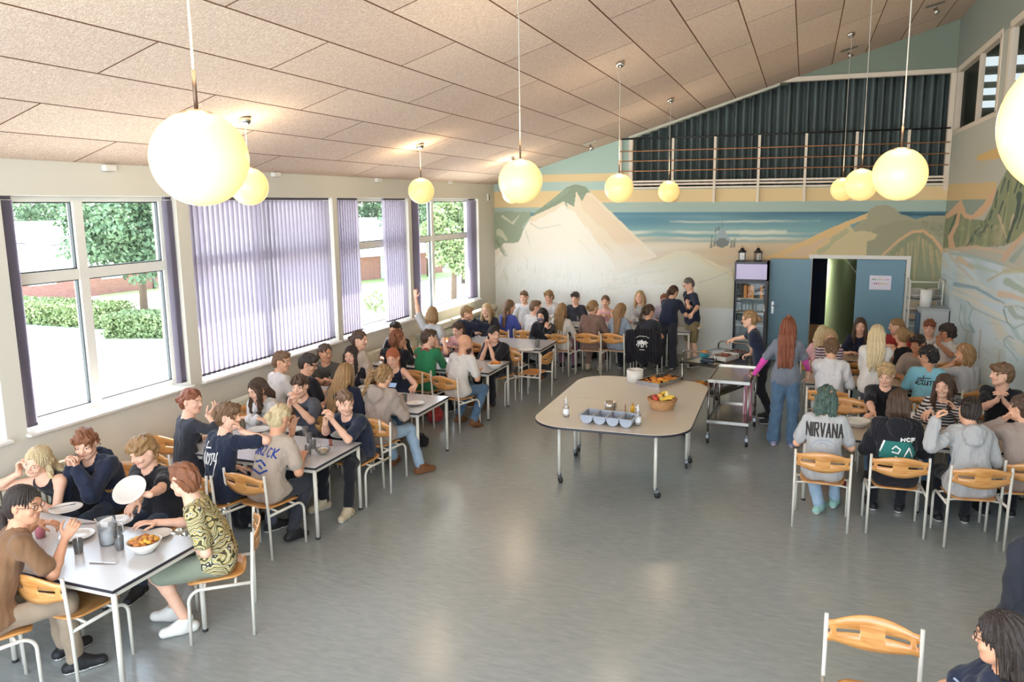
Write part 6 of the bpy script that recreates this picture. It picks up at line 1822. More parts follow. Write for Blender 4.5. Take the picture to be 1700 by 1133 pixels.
P('person with brown shoulder-length hair and a black hoodie with a green and white back print', (1490, 668), 1.22, 358, 350, .14, 'bob', 'brown', 'hoodie', 'black', 'black', q=0, prints=[([[(-.11, -.22), (.10, -.22)], [(-.13, -.26), (.12, -.26)], [(-.14, -.30), (.13, -.30)], [(-.14, -.34), (.12, -.34)]], .045, K['inkteal'], -1), (word('HCF', .02, -.19, .12, .03)+[[(-.15, -.30), (-.12, -.20)], [(-.05, -.27), (-.02, -.24), (.02, -.27), (.0, -.31), (-.05, -.30)], [(.05, -.34), (.09, -.25), (.12, -.33)], [(-.02, -.34), (.02, -.37)]], .012, K['ink'], -1, .007), ([[(x, -.45), (x+.02, -.47)] for x in (-.10, -.05, .0, .05)]+[[(-.13, -.42), (.12, -.41)]], .012, K['ltgrey'], -1)], vol=.98)
P('person with long dark hair and a pale grey hoodie, holding their ponytail to the side', (1609, 682), 1.20, 352, 348, .18, 'pony', 'dark', 'hoodie', 'ltgrey', 'black', 'T', ('px', 1552, 698, 1.15, (1, 0, 0), .9, (.3, .2, .6)), 0, hpit=24, hrol=14, tail=-3, len=1.15, fem=1)
P('person with brown hair and grey-beige sweater, hand at mouth, at the right photo edge', (1696, 678), 1.20, 350, 310, .12, 'bun', 'brown', 'sweater', 'taupe', 'black', 'T', 'M', 0, fem=1)
# bottom right corner
P('woman with big wavy dark hair, glasses and a navy t-shirt in the bottom right corner', (1664, 1062), 1.18, 276, 290, -.17, 'bob', 'dark', 'tee', 'navy', 'black', 'L', 'L', 0, fem=1, glasses=1, hpit=6, skin='b', vol=1.03, len=1.5, ls=-.02, prints=[([[(.02, -.20), (.10, -.22)], [(.03, -.235), (.09, -.25)]], .010, K['bluegrey'], 1)], xshoe=1)
CHAIR_OF = {}
for d in PEOPLE:
    if len(d['label'].replace('-', ' ').split()) > 16: print('LONG', len(d['label'].split()), d['label'])
for d in PEOPLE:
    body, J = person(d)
    if d.get('arms_extra'):
        for kk in 'RL':
            F = Fld(*bounds(J, .14, legs=False), .008)
            S, E, T, dd, n, c_, s_ = J['arms'][kk]
            A_ = S+(E-S)*.55
            F.cone(A_, E, .050, .042, k=.03); F.cone(E, E+(T-E)*.97, .042, .032, k=.02)
            V, Q = F.mesh(); np_mesh('pink_sleeve', V, Q, K[d['arms_extra']], body)
    if d['seat']:
        a = math.radians(d['h'])
        x = min(2.09, max(-6.18, body.location.x+math.sin(a)*.02)); y = body.location.y+math.cos(a)*.02
        lb = d['label'].replace('young ', '').split(',')[0].split()
        while len(lb) > 13 or lb[-1] in ('and', 'a', 'with', 'the', 'in', 'on', 'of', 'at', 'to', 'by', 'dark', 'white', 'black', 'navy', 'his', 'their'): lb.pop()
        CHAIR_OF[' '.join(d['label'].split()[:6])] = chair(x, y, d['h'], 'chair under the '+' '.join(lb))
def echair(x, y, h, lb): chair(x, y, h, lb)
echair(-4.62, 3.60, 2, 'empty chair pushed in at the front table, back towards the camera')
c_ = at(263, 712, z=.7); echair(-6.18, 6.25, 4, 'empty chair at the window end of the second table')
echair(-6.12, 6.95, 182, 'empty chair nearest the window on the far side of the second table')
echair(.58, 9.42, 182, 'empty chair behind the green-haired person across the front right table')
echair(.47, 4.14, 182, 'empty chair cut off by the bottom edge of the photo')
echair(-4.63, 12.02, 4, 'empty chair on the near side of the far window table')
echair(-4.05, 11.45, 275, 'empty chair turned sideways between the fourth and fifth window tables')
echair(-5.85, 11.75, 0, 'empty chair at the window end of the far window table')
echair(.92, 12.30, 2, 'empty chair seen between the blonde girls at the farthest right table')
echair(-5.05, 13.55, 190, 'empty chair on the far side of the far window table')
# ------------------------------------------------------------------ things on the tables
M_porc = mat('white_porcelain', '#d3cec6', .25)
def glassy(name, col=(1, 1, 1), a=.30, refl=.25):
    m = bpy.data.materials.new(name); m.use_nodes = True
    nt = m.node_tree; nt.nodes.clear()
    o = _n(nt, 'OutputMaterial'); t = _n(nt, 'BsdfTransparent'); g = _n(nt, 'BsdfGlossy'); d = _n(nt, 'BsdfDiffuse')
    t.inputs['Color'].default_value = (*[c*.95 for c in col], 1); g.inputs['Roughness'].default_value = .05; d.inputs['Color'].default_value = (*col, 1)
    m1 = _n(nt, 'MixShader'); m1.inputs[0].default_value = a
    fr = _n(nt, 'LayerWeight'); fr.inputs['Blend'].default_value = refl
    m2 = _n(nt, 'MixShader')
    nt.links.new(t.outputs[0], m1.inputs[1]); nt.links.new(d.outputs[0], m1.inputs[2]); nt.links.new(fr.outputs['Fresnel'], m2.inputs[0])
    nt.links.new(m1.outputs[0], m2.inputs[1]); nt.links.new(g.outputs[0], m2.inputs[2]); nt.links.new(m2.outputs[0], o.inputs[0])
    MATS[name] = m
    return m
M_glass = glassy('drinking_glass', (1, 1, 1), .13, .3); M_pink = glassy('pink_cup', (.75, .25, .30), .55)
def top_at(px, py, z=.7205): return at(px, py, z=z)
def plate(px, py, lb, grp, r=.12, z=.7205, loc=None, cutl=True):
    p = top_at(px, py, z) if loc is None else loc
    b = MB(); b.lathe([(0, .006), (r*.58, .006), (r*.68, .012), (r, .022), (r+.002, .026), (r-.004, .026), (r*.66, .017), (r*.56, .011), (0, .011)], 28)
    o = b.build('plate', M_porc, loc=Vector(p), label=lb, cat='plate', group=grp)
    return o
def knife(px, py, ang, lb, grp, z=.7205, kind='knife'):
    p = top_at(px, py, z)
    r = empty(kind, Vector(p), ang, lb, kind, grp)
    MB().box((-.055, 0, .005), (.09, .012, .006)).build('handle', MATS['brushed_steel'], r)
    b = MB(); b.box((.04, 0, .005), (.10, .016, .003)); b.build('blade' if kind == 'knife' else 'tines', M_chrome, r)
def tumbler(px, py, lb, grp, h=.10, r=.033, m=None, z=.7205):
    p = top_at(px, py, z)
    b = MB(); b.lathe([(0, .003), (r*.85, .003), (r, h), (r-.003, h), (r*.82, .010), (0, .010)], 18)
    return b.build('drinking_glass', m or M_glass, loc=Vector(p), label=lb, cat='glass', group=grp)
def bowl(px, py, R, h, lb, z=.7205, grp=None, m=None, loc=None):
    p = top_at(px, py, z) if loc is None else loc
    r = empty('serving_bowl', Vector(p), 0, lb, 'bowl', grp)
    pr = [(0, .002), (R*.5, .002), (R*.55, .008), (R*.85, h*.55), (R, h), (R-.006, h), (R*.80, h*.55), (R*.5, .016), (0, .014)]
    MB().lathe(pr, 32).build('bowl_body', m or M_porc, r)
    return r
def heap(parent, R, h, n, mats, sz, seed, name='potato', el=1.25):
    rg = random.Random(seed)
    for i in range(n):
        t = i/n; a = i*2.4; rr = R*math.sqrt((i+.5)/n)*.9
        b = MB(); s = sz*rg.uniform(.8, 1.15)
        b.ball((rr*math.cos(a), rr*math.sin(a), h+(1-(rr/R)**2)*sz*1.1+rg.uniform(-.004, .004)), (s*el, s, s*.85), 12, 8, M=Matrix.Rotation(rg.uniform(0, 3), 3, 'Z'))
        b.build(name, rg.choice(mats), None if parent is None else parent)
# food in a bowl: every potato is a thing of its own
def potatoes(bw, R, h, n, cols, sz, seed, lb, grp, name='roast_potato', cat='potato', el=1.25):
    rg = random.Random(seed)
    for i in range(n):
        a = i*2.4; rr = R*math.sqrt((i+.5)/n)*.88; s = sz*rg.uniform(.8, 1.15)
        b = MB(); b.ball((0, 0, 0), (s*el, s, s*.85), 12, 8)
        o = b.build(name, rg.choice(cols), label=lb, cat=cat, group=grp)
        o.location = bw.location+Vector((rr*math.cos(a), rr*math.sin(a), h+(1-(rr/R)**2)*sz*.9+(i % 3)*.006)); o.rotation_euler = (0, rg.uniform(-.3, .3), rg.uniform(0, 3))
pot = [mat('potato_brown', '#8a4a26', .4, noise=.3, nscale=30), mat('potato_amber', '#a8662e', .4, noise=.3, nscale=30), mat('potato_yellow', '#d8a03c', .45)]
b1 = bowl(241, 916, .118, .085, 'large white bowl of roast potatoes at the near corner of the front table')
potatoes(b1, .095, .066, 26, pot, .020, 1, 'small brown roast potato in the large white bowl on the front table', 'roast potatoes in the front bowl')
# pitcher and glasses on the front table
pp = top_at(180, 903)
pt = empty('water_pitcher', Vector(pp), .3, 'fluted clear water pitcher half full, middle of the front table', 'pitcher')
R_ = .062
g = MB()
def flute(u, v):
    a = u*2*math.pi; z = .19*v; r = (R_*(.86+.14*v))*(1+.02*math.cos(a*18)*(v < .85))
    sp_ = .022*max(0, math.cos(a-math.pi))**8*max(0, (v-.8)/.2)
    return ((r+sp_)*math.cos(a), (r+sp_)*math.sin(a), z+.002)
g.grid(flute, 72, 14); g.lathe([(0, .003), (R_*.86, .003)], 24); g.build('jug_body', M_glass, pt)
MB().lathe([(0, .008), (R_*.82, .008), (R_*.90, .10), (0, .101)], 24).build('water', glassy('water_fill', (.85, .9, .92), .35, .2), pt)
MB().tube([(R_*.97, 0, .165), (R_+.055, 0, .16), (R_+.06, 0, .10), (R_*.92, 0, .05)], .008, 8).build('handle', M_glass, pt)
G1 = 'clear drinking glasses on the front table'
for x, y, l in ((131, 918, 'clear drinking glass beside the plate on the front table, near its wearer in brown'), (189, 889, 'clear drinking glass just behind the water pitcher on the front table'), (199, 913, 'clear drinking glass between pitcher and bowl of potatoes'), (197, 898, 'clear drinking glass behind the glass next to the potato bowl')): tumbler(x, y, l, G1)
tumbler(68, 893, 'pink translucent plastic cup in the hand of the person in brown', None, .12, .038, M_pink)
G2 = 'white plates on the front table'
plate(128, 893, 'white plate nearest the person in brown on the front table', G2); plate(110, 848, 'white plate in front of the blonde young woman at the front table', G2); plate(193, 870, 'white plate by the glass, in front of the boy in the navy hoodie', G2); plate(262, 891, 'pale yellow plate edge behind the bowl of potatoes', G2, .10)
kn = 'cutlery on the front table'
knife(172, 936, .25, 'steel knife lying alone near the front edge of the front table', kn); knife(104, 842, .9, 'dark knife lying on the plate before the blonde young woman', kn, z=.745); knife(139, 871, .5, 'knife lying between the two plates on the front table', kn); knife(118, 905, .3, 'fork lying by the plate nearest the person in brown', kn, kind='fork')
o = plate(0, 0, 'white plate held up by the boy in the black polo shirt', None, .125, loc=(0, 0, 0)); o.location = at(217, 816, z=.98); o.rotation_euler = (math.radians(38), math.radians(12), 0)
# second table
b2 = bowl(536, 754, .075, .055, 'small glass bowl of yellow sauce on the second window table', m=M_glass)
MB().lathe([(0, .012), (.048, .014), (.062, .034), (0, .036)], 20).build('sauce', mat('yellow_sauce', '#c9a860', .5), b2)
MB().tube([(0, 0, .03), (-.05, .02, .10)], .004, 6).build('spoon', M_chrome, b2)
p_ = top_at(549, 740); o = MB().lathe([(0, 0), (.020, 0), (.014, .02), (.016, .05), (.022, .062), (.0, .066)], 14).build('pepper_mill', mat('red_wood', '#8a4a3c', .4), loc=Vector(p_), label='small reddish pepper mill beside the yellow sauce bowl', cat='pepper mill')
G = 'white plates on the second window table'
plate(573, 724, 'large white plate by the boy with clasped hands at the second table corner', G, .15); plate(487, 762, 'white plate at the front edge of the second window table', G); plate(430, 716, 'white plate before the young woman in the white hoodie', G); plate(487, 716, 'white plate before the boy with the brown fringe', G, .11)
G = 'clear drinking glasses on the second window table'
for x, y, l in ((512, 756, 'clear glass at the front of the second window table'), (520, 745, 'clear glass left of the yellow sauce bowl'), (514, 735, 'clear glass behind the others on the second window table'), (507, 724, 'clear glass near the boy with the brown fringe')): tumbler(x, y, l, G)
# third table
G = 'white plates on the third window table'
plate(690, 672, 'white plate at the end of the third window table', G, .11); plate(610, 645, 'white plate behind the phone on the third window table', G); plate(604, 652, 'stacked pale plates by the long blonde hair at the third table', G, .1)
G = 'clear drinking glasses on the third window table'
for x, y, l in ((672, 668, 'clear glass by the reaching hand at the third window table'), (602, 640, 'clear glass at the far side of the third window table'), (662, 675, 'clear glass near the front edge of the third window table')): tumbler(x, y, l, G)
knife(683, 677, .7, 'knife at the near corner of the third window table', None)
p_ = at(650, 640, z=.90); ph = empty('mobile_phone', Vector(p_), 0, 'mobile phone held sideways by the person with the strawberry blonde ponytail', 'phone')
MB().box((0, 0, 0), (.14, .07, .008), M=Matrix.Rotation(.8, 3, 'X')).build('phone_case', mat('phone_dark', '#2c2f3a', .3), ph); MB().box((0, -.003, .0045), (.13, .062, .002), M=Matrix.Rotation(.8, 3, 'X')).build('screen', mat('phone_screen', '#7d93b0', .2, emit='#8fa9c9', estr=.1), ph)
# fourth table
b4 = bowl(822, 612, .125, .085, 'white bowl of fried food at the end of the fourth window table')
fry = [mat('fried_gold', '#d8922e', .5, noise=.3, nscale=30), mat('fried_dark', '#b8621e', .5, noise=.3, nscale=30)]
potatoes(b4, .09, .065, 14, fry, .024, 3, 'golden fried piece in the white bowl on the fourth window table', 'fried food on the fourth window table', 'fried_piece', 'food')
# fifth table
plate(874, 583, 'pale plate with cutlery on the far window table', None, .13)
o = tumbler(892, 577, 'tall blue-grey glass jar beside the hooded person', None, .14, .045)
# tables along the painted wall
G = 'glasses along the painted wall'
for i, (x, y, l) in enumerate(((936, 533, 'glass on the wall table left of the boy in the black polo'), (948, 532, 'glass on the wall table before the boy in the black polo'), (960, 534, 'glass on the wall table beside the brown sweater'), (1008, 533, 'glass on the wall table before the strap-top girl'), (1052, 536, 'glass on the wall table below the pale grey sweater'), (1060, 533, 'dark drink on the wall table by the leaning blonde'))): tumbler(x, y, l, G, .12)
G = 'plates along the painted wall'
for x, y, l in ((942, 538, 'white plate on the wall table behind the wavy-haired girl'), (1015, 538, 'white plate on the wall table right of the brown sweater'), (1068, 539, 'white plate on the wall table by the pale grey sweater')): plate(x, y, l, G, .11)
r_ = empty('lidded_jug', Vector(top_at(1151, 538)), 0, 'white jug with a bright red lid at the right end of the wall tables', 'jug')
MB().lathe([(0, 0), (.07, 0), (.075, .20), (.0, .20)], 18).build('jug_body', mat('white_plastic', '#c9c7c6', .4), r_); MB().lathe([(.0, .20), (.078, .20), (.078, .26), (.0, .27)], 18).build('lid', mat('red_lid', '#b8203c', .4), r_)
b5 = bowl(1158, 548, .09, .06, 'bowl of yellow food on the little table by the standing man', z=.7205)
MB().lathe([(0, .03), (.07, .04), (.05, .06), (0, .07)], 16).build('yellow_food', mat('yellow_food', '#d8a83c', .6, noise=.3, nscale=40), b5)
# right side
b6 = bowl(1424, 709, .13, .08, 'white bowl on the front right table between the green-haired person and the curly blond boy')
G = 'white plates on the right tables'
plate(1456, 700, 'white plate under the hands of the curly blond boy', G, .12); plate(1594, 688, 'white plate between the striped girl and the laughing boy', G, .11); plate(1640, 690, 'white plate before the laughing boy', G, .11)
p_ = top_at(1513, 700); m_ = empty('mug', Vector(p_), 0, 'white mug between the black hoodie and the striped girl', 'mug'); MB().lathe([(0, 0), (.04, 0), (.042, .10), (.038, .10), (.036, .01), (0, .01)], 18).build('mug_body', M_porc, m_); MB().tube([(.04, 0, .08), (.065, 0, .07), (.065, 0, .035), (.04, 0, .025)], .005, 6).build('handle', M_porc, m_)
knife(1553, 733, .5, 'fork lying on the front right table beside the grey hoodie', None, kind='fork')
tumbler(1412, 702, 'clear glass beside the white bowl on the front right table', None); tumbler(1580, 670, 'clear glass behind the striped girl on the right table', None)
G = 'things on the middle right table'
bowl(1437, 590, .12, .06, 'white dish on the middle right table', z=.7205, grp=None); tumbler(1500, 618, 'clear glass on the middle right table', None)
# ------------------------------------------------------------------ on the big serving table
ST = .7455
def onst(px, py): return Vector(at(px, py, z=ST))
r_ = empty('white_pot', onst(1054, 634), 0, 'white cylindrical pot at the back of the serving table', 'pot')
MB().lathe([(0, 0), (.10, 0), (.11, .005), (.112, .17), (.104, .17), (.10, .02), (0, .02)], 32).build('pot_body', M_porc, r_)
M_steel = mat('tray_steel', '#b4b2b0', .25, 1.)
def tray(loc, w, d, h, rz, lb, food=None, n=0, cols=None, fl='', fg='', el=1.6, seed=1, sz=.02, grp=None, mt=None, dome=.6):
    r = empty('steel_tray', loc, rz, lb, 'tray', grp)
    b = MB(); t = .004
    b.box2((-w/2, -d/2, 0), (w/2, d/2, .004))
    for sx in (-1, 1): b.box2((sx*w/2-t, -d/2, 0), (sx*w/2+t, d/2, h)); b.box2((-w/2, sx*d/2-t, 0), (w/2, sx*d/2+t, h))
    for sx in (-1, 1): b.box2((sx*w/2-.002, -d/2-.014, h-.003), (sx*(w/2+.014), d/2+.014, h)); b.box2((-w/2, sx*d/2-.002, h-.003), (w/2, sx*(d/2+.014), h))
    b.build('tray_body', mt or M_steel, r)
    if food:
        rg = random.Random(seed)
        for i in range(n):
            x, y = rg.uniform(-.44, .44)*w, rg.uniform(-.42, .42)*d; s = sz*rg.uniform(.7, 1.2)
            hh = .012+s*.5+dome*h*max(0, 1-(x/w*2.2)**2)*max(0, 1-(y/d*2.2)**2)*rg.uniform(.5, 1)
            o = MB().ball((0, 0, 0), (s*el, s*.8, s*.6), 10, 7).build(food, rg.choice(cols), label=fl, cat='food', group=fg)
            v = Matrix.Rotation(rz, 3, 'Z') @ Vector((x, y, hh)); o.location = loc+v; o.rotation_euler = (rg.uniform(-.4, .4), rg.uniform(-.4, .4), rg.uniform(0, 3))
    return r
tl = tray(onst(1096, 635), .34, .56, .055, -.42, 'steel tray of golden potato wedges with a black spoon on the serving table', 'potato_wedge', 70, fry, 'golden potato wedge in the steel tray on the serving table', 'potato wedges in the serving tray', 1.9, 2, .026)
sp_ = empty('serving_spoon', tl.location+Vector((-.02, .06, .07)), .9, 'black serving spoon lying in the tray of potato wedges', 'spoon')
M_blackp = mat('black_plastic', '#1d1c1e', .4)
MB().ball((0, 0, 0), (.065, .04, .018), 14, 8).build('spoon_bowl', M_blackp, sp_); MB().tube([(.05, 0, .0), (.14, 0, .03), (.28, 0, .07)], .009, 8).build('handle', M_blackp, sp_)
# fruit basket
bk = empty('fruit_basket', onst(1099, 678), .1, 'round wicker basket of fruit on the serving table', 'basket')
m_w = mat('wicker', '#b98a5c', .7, noise=.3, nscale=30)
b = MB()
for k in range(9):
    z = .008+k*.0125; R = .125+.035*(k/8)
    b.tube([((R+.005*math.cos(i*math.pi+k*math.pi))*math.cos(i*math.pi/16), (R+.005*math.cos(i*math.pi+k*math.pi))*math.sin(i*math.pi/16), z) for i in range(33)], .0075, 6, cap=False)
b.lathe([(0, .004), (.128, .004)], 32); b.build('wicker_body', m_w, bk)
MB().tube([(.168*math.cos(i*math.pi/16), .168*math.sin(i*math.pi/16), .118) for i in range(33)], .011, 8, cap=False).build('rim', mat('wicker_dark', '#9c6e44', .7, noise=.2, nscale=30), bk)
fr_ = [('apple', '#b8302c', (-.09, .02, .115), .037, 'red apple at the left side of the fruit basket'), ('apple', '#c4452f', (-.065, -.06, .112), .037, 'red apple at the front left of the fruit basket'), ('apple', '#c98a48', (-.03, .03, .14), .038, 'orange-red apple on top of the fruit basket'), ('pear', '#d0c088', (.045, .06, .145), .034, 'pale pear at the back of the fruit basket'), ('apple', '#b9a04a', (.0, -.03, .12), .036, 'yellow-green apple in the middle of the fruit basket')]
for nm, c, l, r0, lb in fr_:
    o = empty(nm, bk.location+Vector(l), 0, lb, nm)
    pr = [(0, -r0*.85), (r0*.5, -r0*.9), (r0, -r0*.1), (r0*.85, r0*.6), (r0*.3, r0*.85), (0, r0*.7)] if nm == 'apple' else [(0, -r0), (r0*.7, -r0*.8), (r0, -r0*.2), (r0*.6, r0*.8), (r0*.35, r0*1.4), (0, r0*1.5)]
    MB().lathe(pr, 16).build('flesh', mat('fruit_'+c[1:], c, .35, noise=.15, nscale=20), o); MB().tube([(0, 0, r0*.7), (.004, 0, r0*1.2+(r0*.5 if nm == 'pear' else 0))], .002, 5).build('stalk', M_bark, o)
for i, (x, y, z, a) in enumerate(((.06, -.05, .125, .3), (.075, -.01, .14, .1), (.0, .045, .16, 1.2))):
    b = MB(); b.tube([(.075*math.cos(t), .075*math.sin(t)-.06, .012*math.sin(t*2)) for t in np.linspace(.5, 2.6, 9)], [.006, .014, .017, .018, .018, .018, .016, .012, .005], 8)
    o = b.build('banana', mat('banana_yellow', '#d6b23c', .45, noise=.1, nscale=15), loc=bk.location+Vector((x, y, z)), rz=a, label=['banana at the front right of the fruit basket', 'banana behind the front banana in the fruit basket', 'banana standing up at the back of the fruit basket'][i], cat='banana', group='bananas in the fruit basket')
# cutlery box
c0 = Vector(at(1005, 706, z=ST)); cu = empty('cutlery_tray', c0+Vector((0.02, .10, 0)), -.08, 'grey plastic cutlery tray with four round-bottomed compartments', 'cutlery tray')
m_c = mat('grey_blue_plastic', '#9aa0ac', .4)
for k in range(4):
    x = -.225+k*.15; b = MB()
    w, d, h = .068, .13, .095
    def f(u, v): 
        a = math.pi*u; return (x-math.cos(a)*w, -d+2*d*v, h-math.sin(a)**.7*(h-.004))
    b.grid(f, 14, 3)
    for yy in (-d, d):
        b.add([(x-math.cos(math.pi*i/14)*w, yy, h-math.sin(math.pi*i/14)**.7*(h-.004)) for i in range(15)], [tuple(range(15))])
    b.build('compartment', m_c, cu, solid=.004)
b = MB(); z = .095
for yy in (-.142, .142): b.box((0, yy, z), (.62, .024, .008))
for k in range(5): b.box((-.30+k*.15, 0, z), (.016 if 0 < k < 4 else .03, .28, .008))
b.build('rim', m_c, cu, bevel=.002)
rg = random.Random(4)
cl_ = []
for i in range(9):
    o = MB(); o.tube([(0, -.08, 0), (0, .02, .0), (0, .09, .0)], [.005, .003, .009], 6, flat=.5)
    ob = o.build('fork', M_chrome, loc=cu.location+Vector((.225+rg.uniform(-.03, .03), rg.uniform(-.02, .02)-.02, .05+i*.004)), rz=rg.uniform(-.15, .15), label='steel fork lying in the rightmost compartment of the cutlery tray', cat='fork', group='forks in the cutlery tray')
    ob.rotation_euler.x = rg.uniform(-.1, .1)
r_ = empty('steel_can', onst(1013, 681), 0, 'short steel container with a clip behind the cutlery tray', 'container')
MB().lathe([(0, 0), (.062, 0), (.062, .10), (.058, .10), (.058, .006), (0, .006)], 24).build('can_body', M_chrome, r_); MB().box((.066, 0, .06), (.012, .05, .07)).build('clip', M_steel, r_)
def spray(px, py, lb):
    r = empty('spray_bottle', onst(px, py), 0, lb, 'bottle', 'clear spray bottles')
    MB().lathe([(0, 0), (.033, 0), (.036, .01), (.036, .11), (.016, .14), (.014, .155), (0, .155)], 20).build('bottle_body', M_glass, r)
    MB().lathe([(.0365, .035), (.0368, .036), (.0368, .09), (.0365, .091)], 20).build('bottle_sticker', mat('sticker_white', '#d9dadb', .6), r)
    b = MB(); b.tube([(0, 0, .15), (0, 0, .185), (0, 0, .235)], [.015, .012, .004], 10); b.tube([(0, 0, .20), (-.03, 0, .20)], .005, 6)
    b.build('nozzle', mat('white_plastic2', '#cfcfcc', .4), r)
spray(940, 692, 'clear spray bottle standing alone at the left of the serving table'); spray(1059, 706, 'clear spray bottle right of the cutlery tray')
MB().lathe([(0, 0), (.018, 0), (.014, .012), (.006, .02), (.005, .075), (.008, .08), (.004, .12), (0, .125)], 12).build('pepper_mill', mat('mill_brown', '#8a5a3c', .4), loc=onst(1038, 688), label='slim brown pepper mill on the serving table', cat='pepper mill')
r_ = empty('sauce_bottle', onst(1050, 686), 0, 'small yellow sauce bottle beside the right spray bottle', 'bottle'); MB().lathe([(0, 0), (.022, 0), (.024, .07), (.012, .09), (0, .09)], 14).build('bottle_body', mat('mustard', '#c99a2c', .4), r_); MB().lathe([(0, .09), (.012, .09), (.006, .12), (0, .12)], 10).build('cap', mat('mustard_cap', '#a8741c', .4), r_)
# ------------------------------------------------------------------ trolleys
def castor(parent, x, y, z=.0, r=.06):
    c = MB(); c.tube([(x, y, .16), (x, y, .125)], .02, 10, 0); c.box((x, y, .105), (.035, .07, .05), 0)
    c.tube([(x-.014, y+.02, r), (x+.014, y+.02, r)], r, 18, 1); c.tube([(x-.016, y+.02, r), (x+.016, y+.02, r)], r*.45, 12, 0)
    return c.build('castor', [MATS['castor_fork'], M_foot], parent)
M_ss = mat('brushed_stainless', '#9a948c', .18, 1., noise=.1, nscale=12)
def trolley(loc, rz, w, d, h, lb, shelves, handles):
    r = empty('steel_trolley', loc, rz, lb, 'trolley')
    for z in shelves:
        b = MB(); b.box((0, 0, z), (w, d, .012)); 
        for sx in (-1, 1): b.box((sx*w/2, 0, z+.004), (.012, d, .04)); b.box((0, sx*d/2, z+.004), (w, .012, .04))
        b.build('shelf', M_ss, r)
    for sx in (-1, 1):
        for sy in (-1, 1):
            MB().tube([(sx*(w/2-.01), sy*(d/2-.01), .15), (sx*(w/2-.01), sy*(d/2-.01), shelves[-1] if not handles else h-.10)], .0135, 10).build('leg', M_ss, r)
            castor(r, sx*(w/2-.01), sy*(d/2-.01))
    if handles:
        for sy in (-1, 1):
            a, R = w/2-.01, .06
            pts = [(-a, sy*(d/2-.01), h-.12)]+[(-a+R-R*math.cos(t), sy*(d/2-.01), h-R+R*math.sin(t)) for t in np.linspace(0, math.pi/2, 6)]+[(a-R+R*math.sin(t), sy*(d/2-.01), h-R+R*math.cos(t)) for t in np.linspace(0, math.pi/2, 6)]+[(a, sy*(d/2-.01), h-.12)]
            MB().tube(pts, .0135, 10).build('handle', M_ss, r)
    return r
trolley(Vector((-.80, 10.42, 0)), -.04, .52, 1.02, .86, 'empty stainless steel trolley in front of the woman with long red hair', [.30, .845], False)
BT = Vector((-1.15, 11.62, 0)); ba = -.42
bt = trolley(BT, ba, .56, 1.05, .98, 'steel trolley with raised tube handles carrying the food trays', [.36, .80], True)
def onb(x, y, z): 
    v = Matrix.Rotation(ba, 3, 'Z') @ Vector((x, y, 0)); return BT+Vector((v.x, v.y, z))
meat = [mat('meat_brown', '#6a4030', .5, noise=.3, nscale=30), mat('meat_red', '#8a4a3a', .5, noise=.3, nscale=30)]
tray(onb(.12, .02, .82), .26, .40, .065, ba, 'white food tray in the middle of the loaded trolley', 'meat_slice', 26, meat, 'slice of brown meat in the middle tray on the loaded trolley', 'meat slices on the trolley', 1.5, 5, .024, 'food trays on the trolley', M_porc)
tray(onb(.14, .40, .82), .24, .22, .065, ba, 'steel food tray at the back of the loaded trolley', 'meat_slice', 14, meat, 'slice of brown meat in the rear tray on the loaded trolley', 'meat slices in the rear tray', 1.5, 6, .024, 'food trays on the trolley')
tray(onb(-.14, .28, .82), .22, .34, .06, ba, 'steel tray under the hand of the serving woman', None, grp='food trays on the trolley')
tray(onb(.10, -.10, .38), .30, .60, .065, ba, 'steel food tray on the lower shelf of the loaded trolley', 'meat_slice', 22, meat, 'slice of brown meat on the lower trolley shelf', 'meat slices on the lower shelf', 1.5, 7, .024, 'food trays on the trolley')
tb_ = bowl(0, 0, .085, .12, 'teal bowl of fried potatoes on the left end of the loaded trolley', loc=onb(-.08, -.22, .815), m=mat('teal_glaze', '#2f7f86', .35)); potatoes(tb_, .065, .10, 8, fry, .022, 8, 'fried potato in the teal bowl on the trolley', 'fried potatoes in the teal bowl')
lb_ = bowl(0, 0, .13, .10, 'bowl heaped with fried potatoes on the lower trolley shelf', loc=onb(-.06, -.38, .37), m=M_steel); potatoes(lb_, .11, .09, 22, fry, .028, 9, 'fried potato in the bowl on the lower trolley shelf', 'fried potatoes on the lower shelf')
o = MB(); o.box((0, 0, .02), (.20, .12, .03)); o.tube([(-.1, 0, .05), (.12, .03, .055)], .012, 6); o.build('folded_cloth', K['navy'], loc=onb(.08, -.38, .82), rz=ba, label='dark folded cloth at the front of the loaded trolley', cat='cloth')
ap = MB()
def apf(u, v): return (.17*(u-.5)*(1+.3*v)+.01*math.sin(v*9), -.0-.02*math.sin(u*14), -.62*v)
ap.grid(apf, 24, 16)
def strx(name, cols, per):
    m = stripes(name, cols, per); nt = m.node_tree
    for l in list(nt.links):
        if l.from_node.type == 'SEPXYZ': s_, t_ = l.from_node.outputs['X'], l.to_socket; nt.links.remove(l); nt.links.new(s_, t_)
    return m
ap_o = ap.build('striped_apron', strx('cloth_pink_white_stripes', ['#b9808a', '#d6ccd0', '#a86a76'], .05), loc=Vector(at(1240, 622, z=.86))+Vector((.03, -.03, 0)), rz=-.9, solid=.004, label='pink and white striped towel hanging between the trolley and the serving woman', cat='towel')
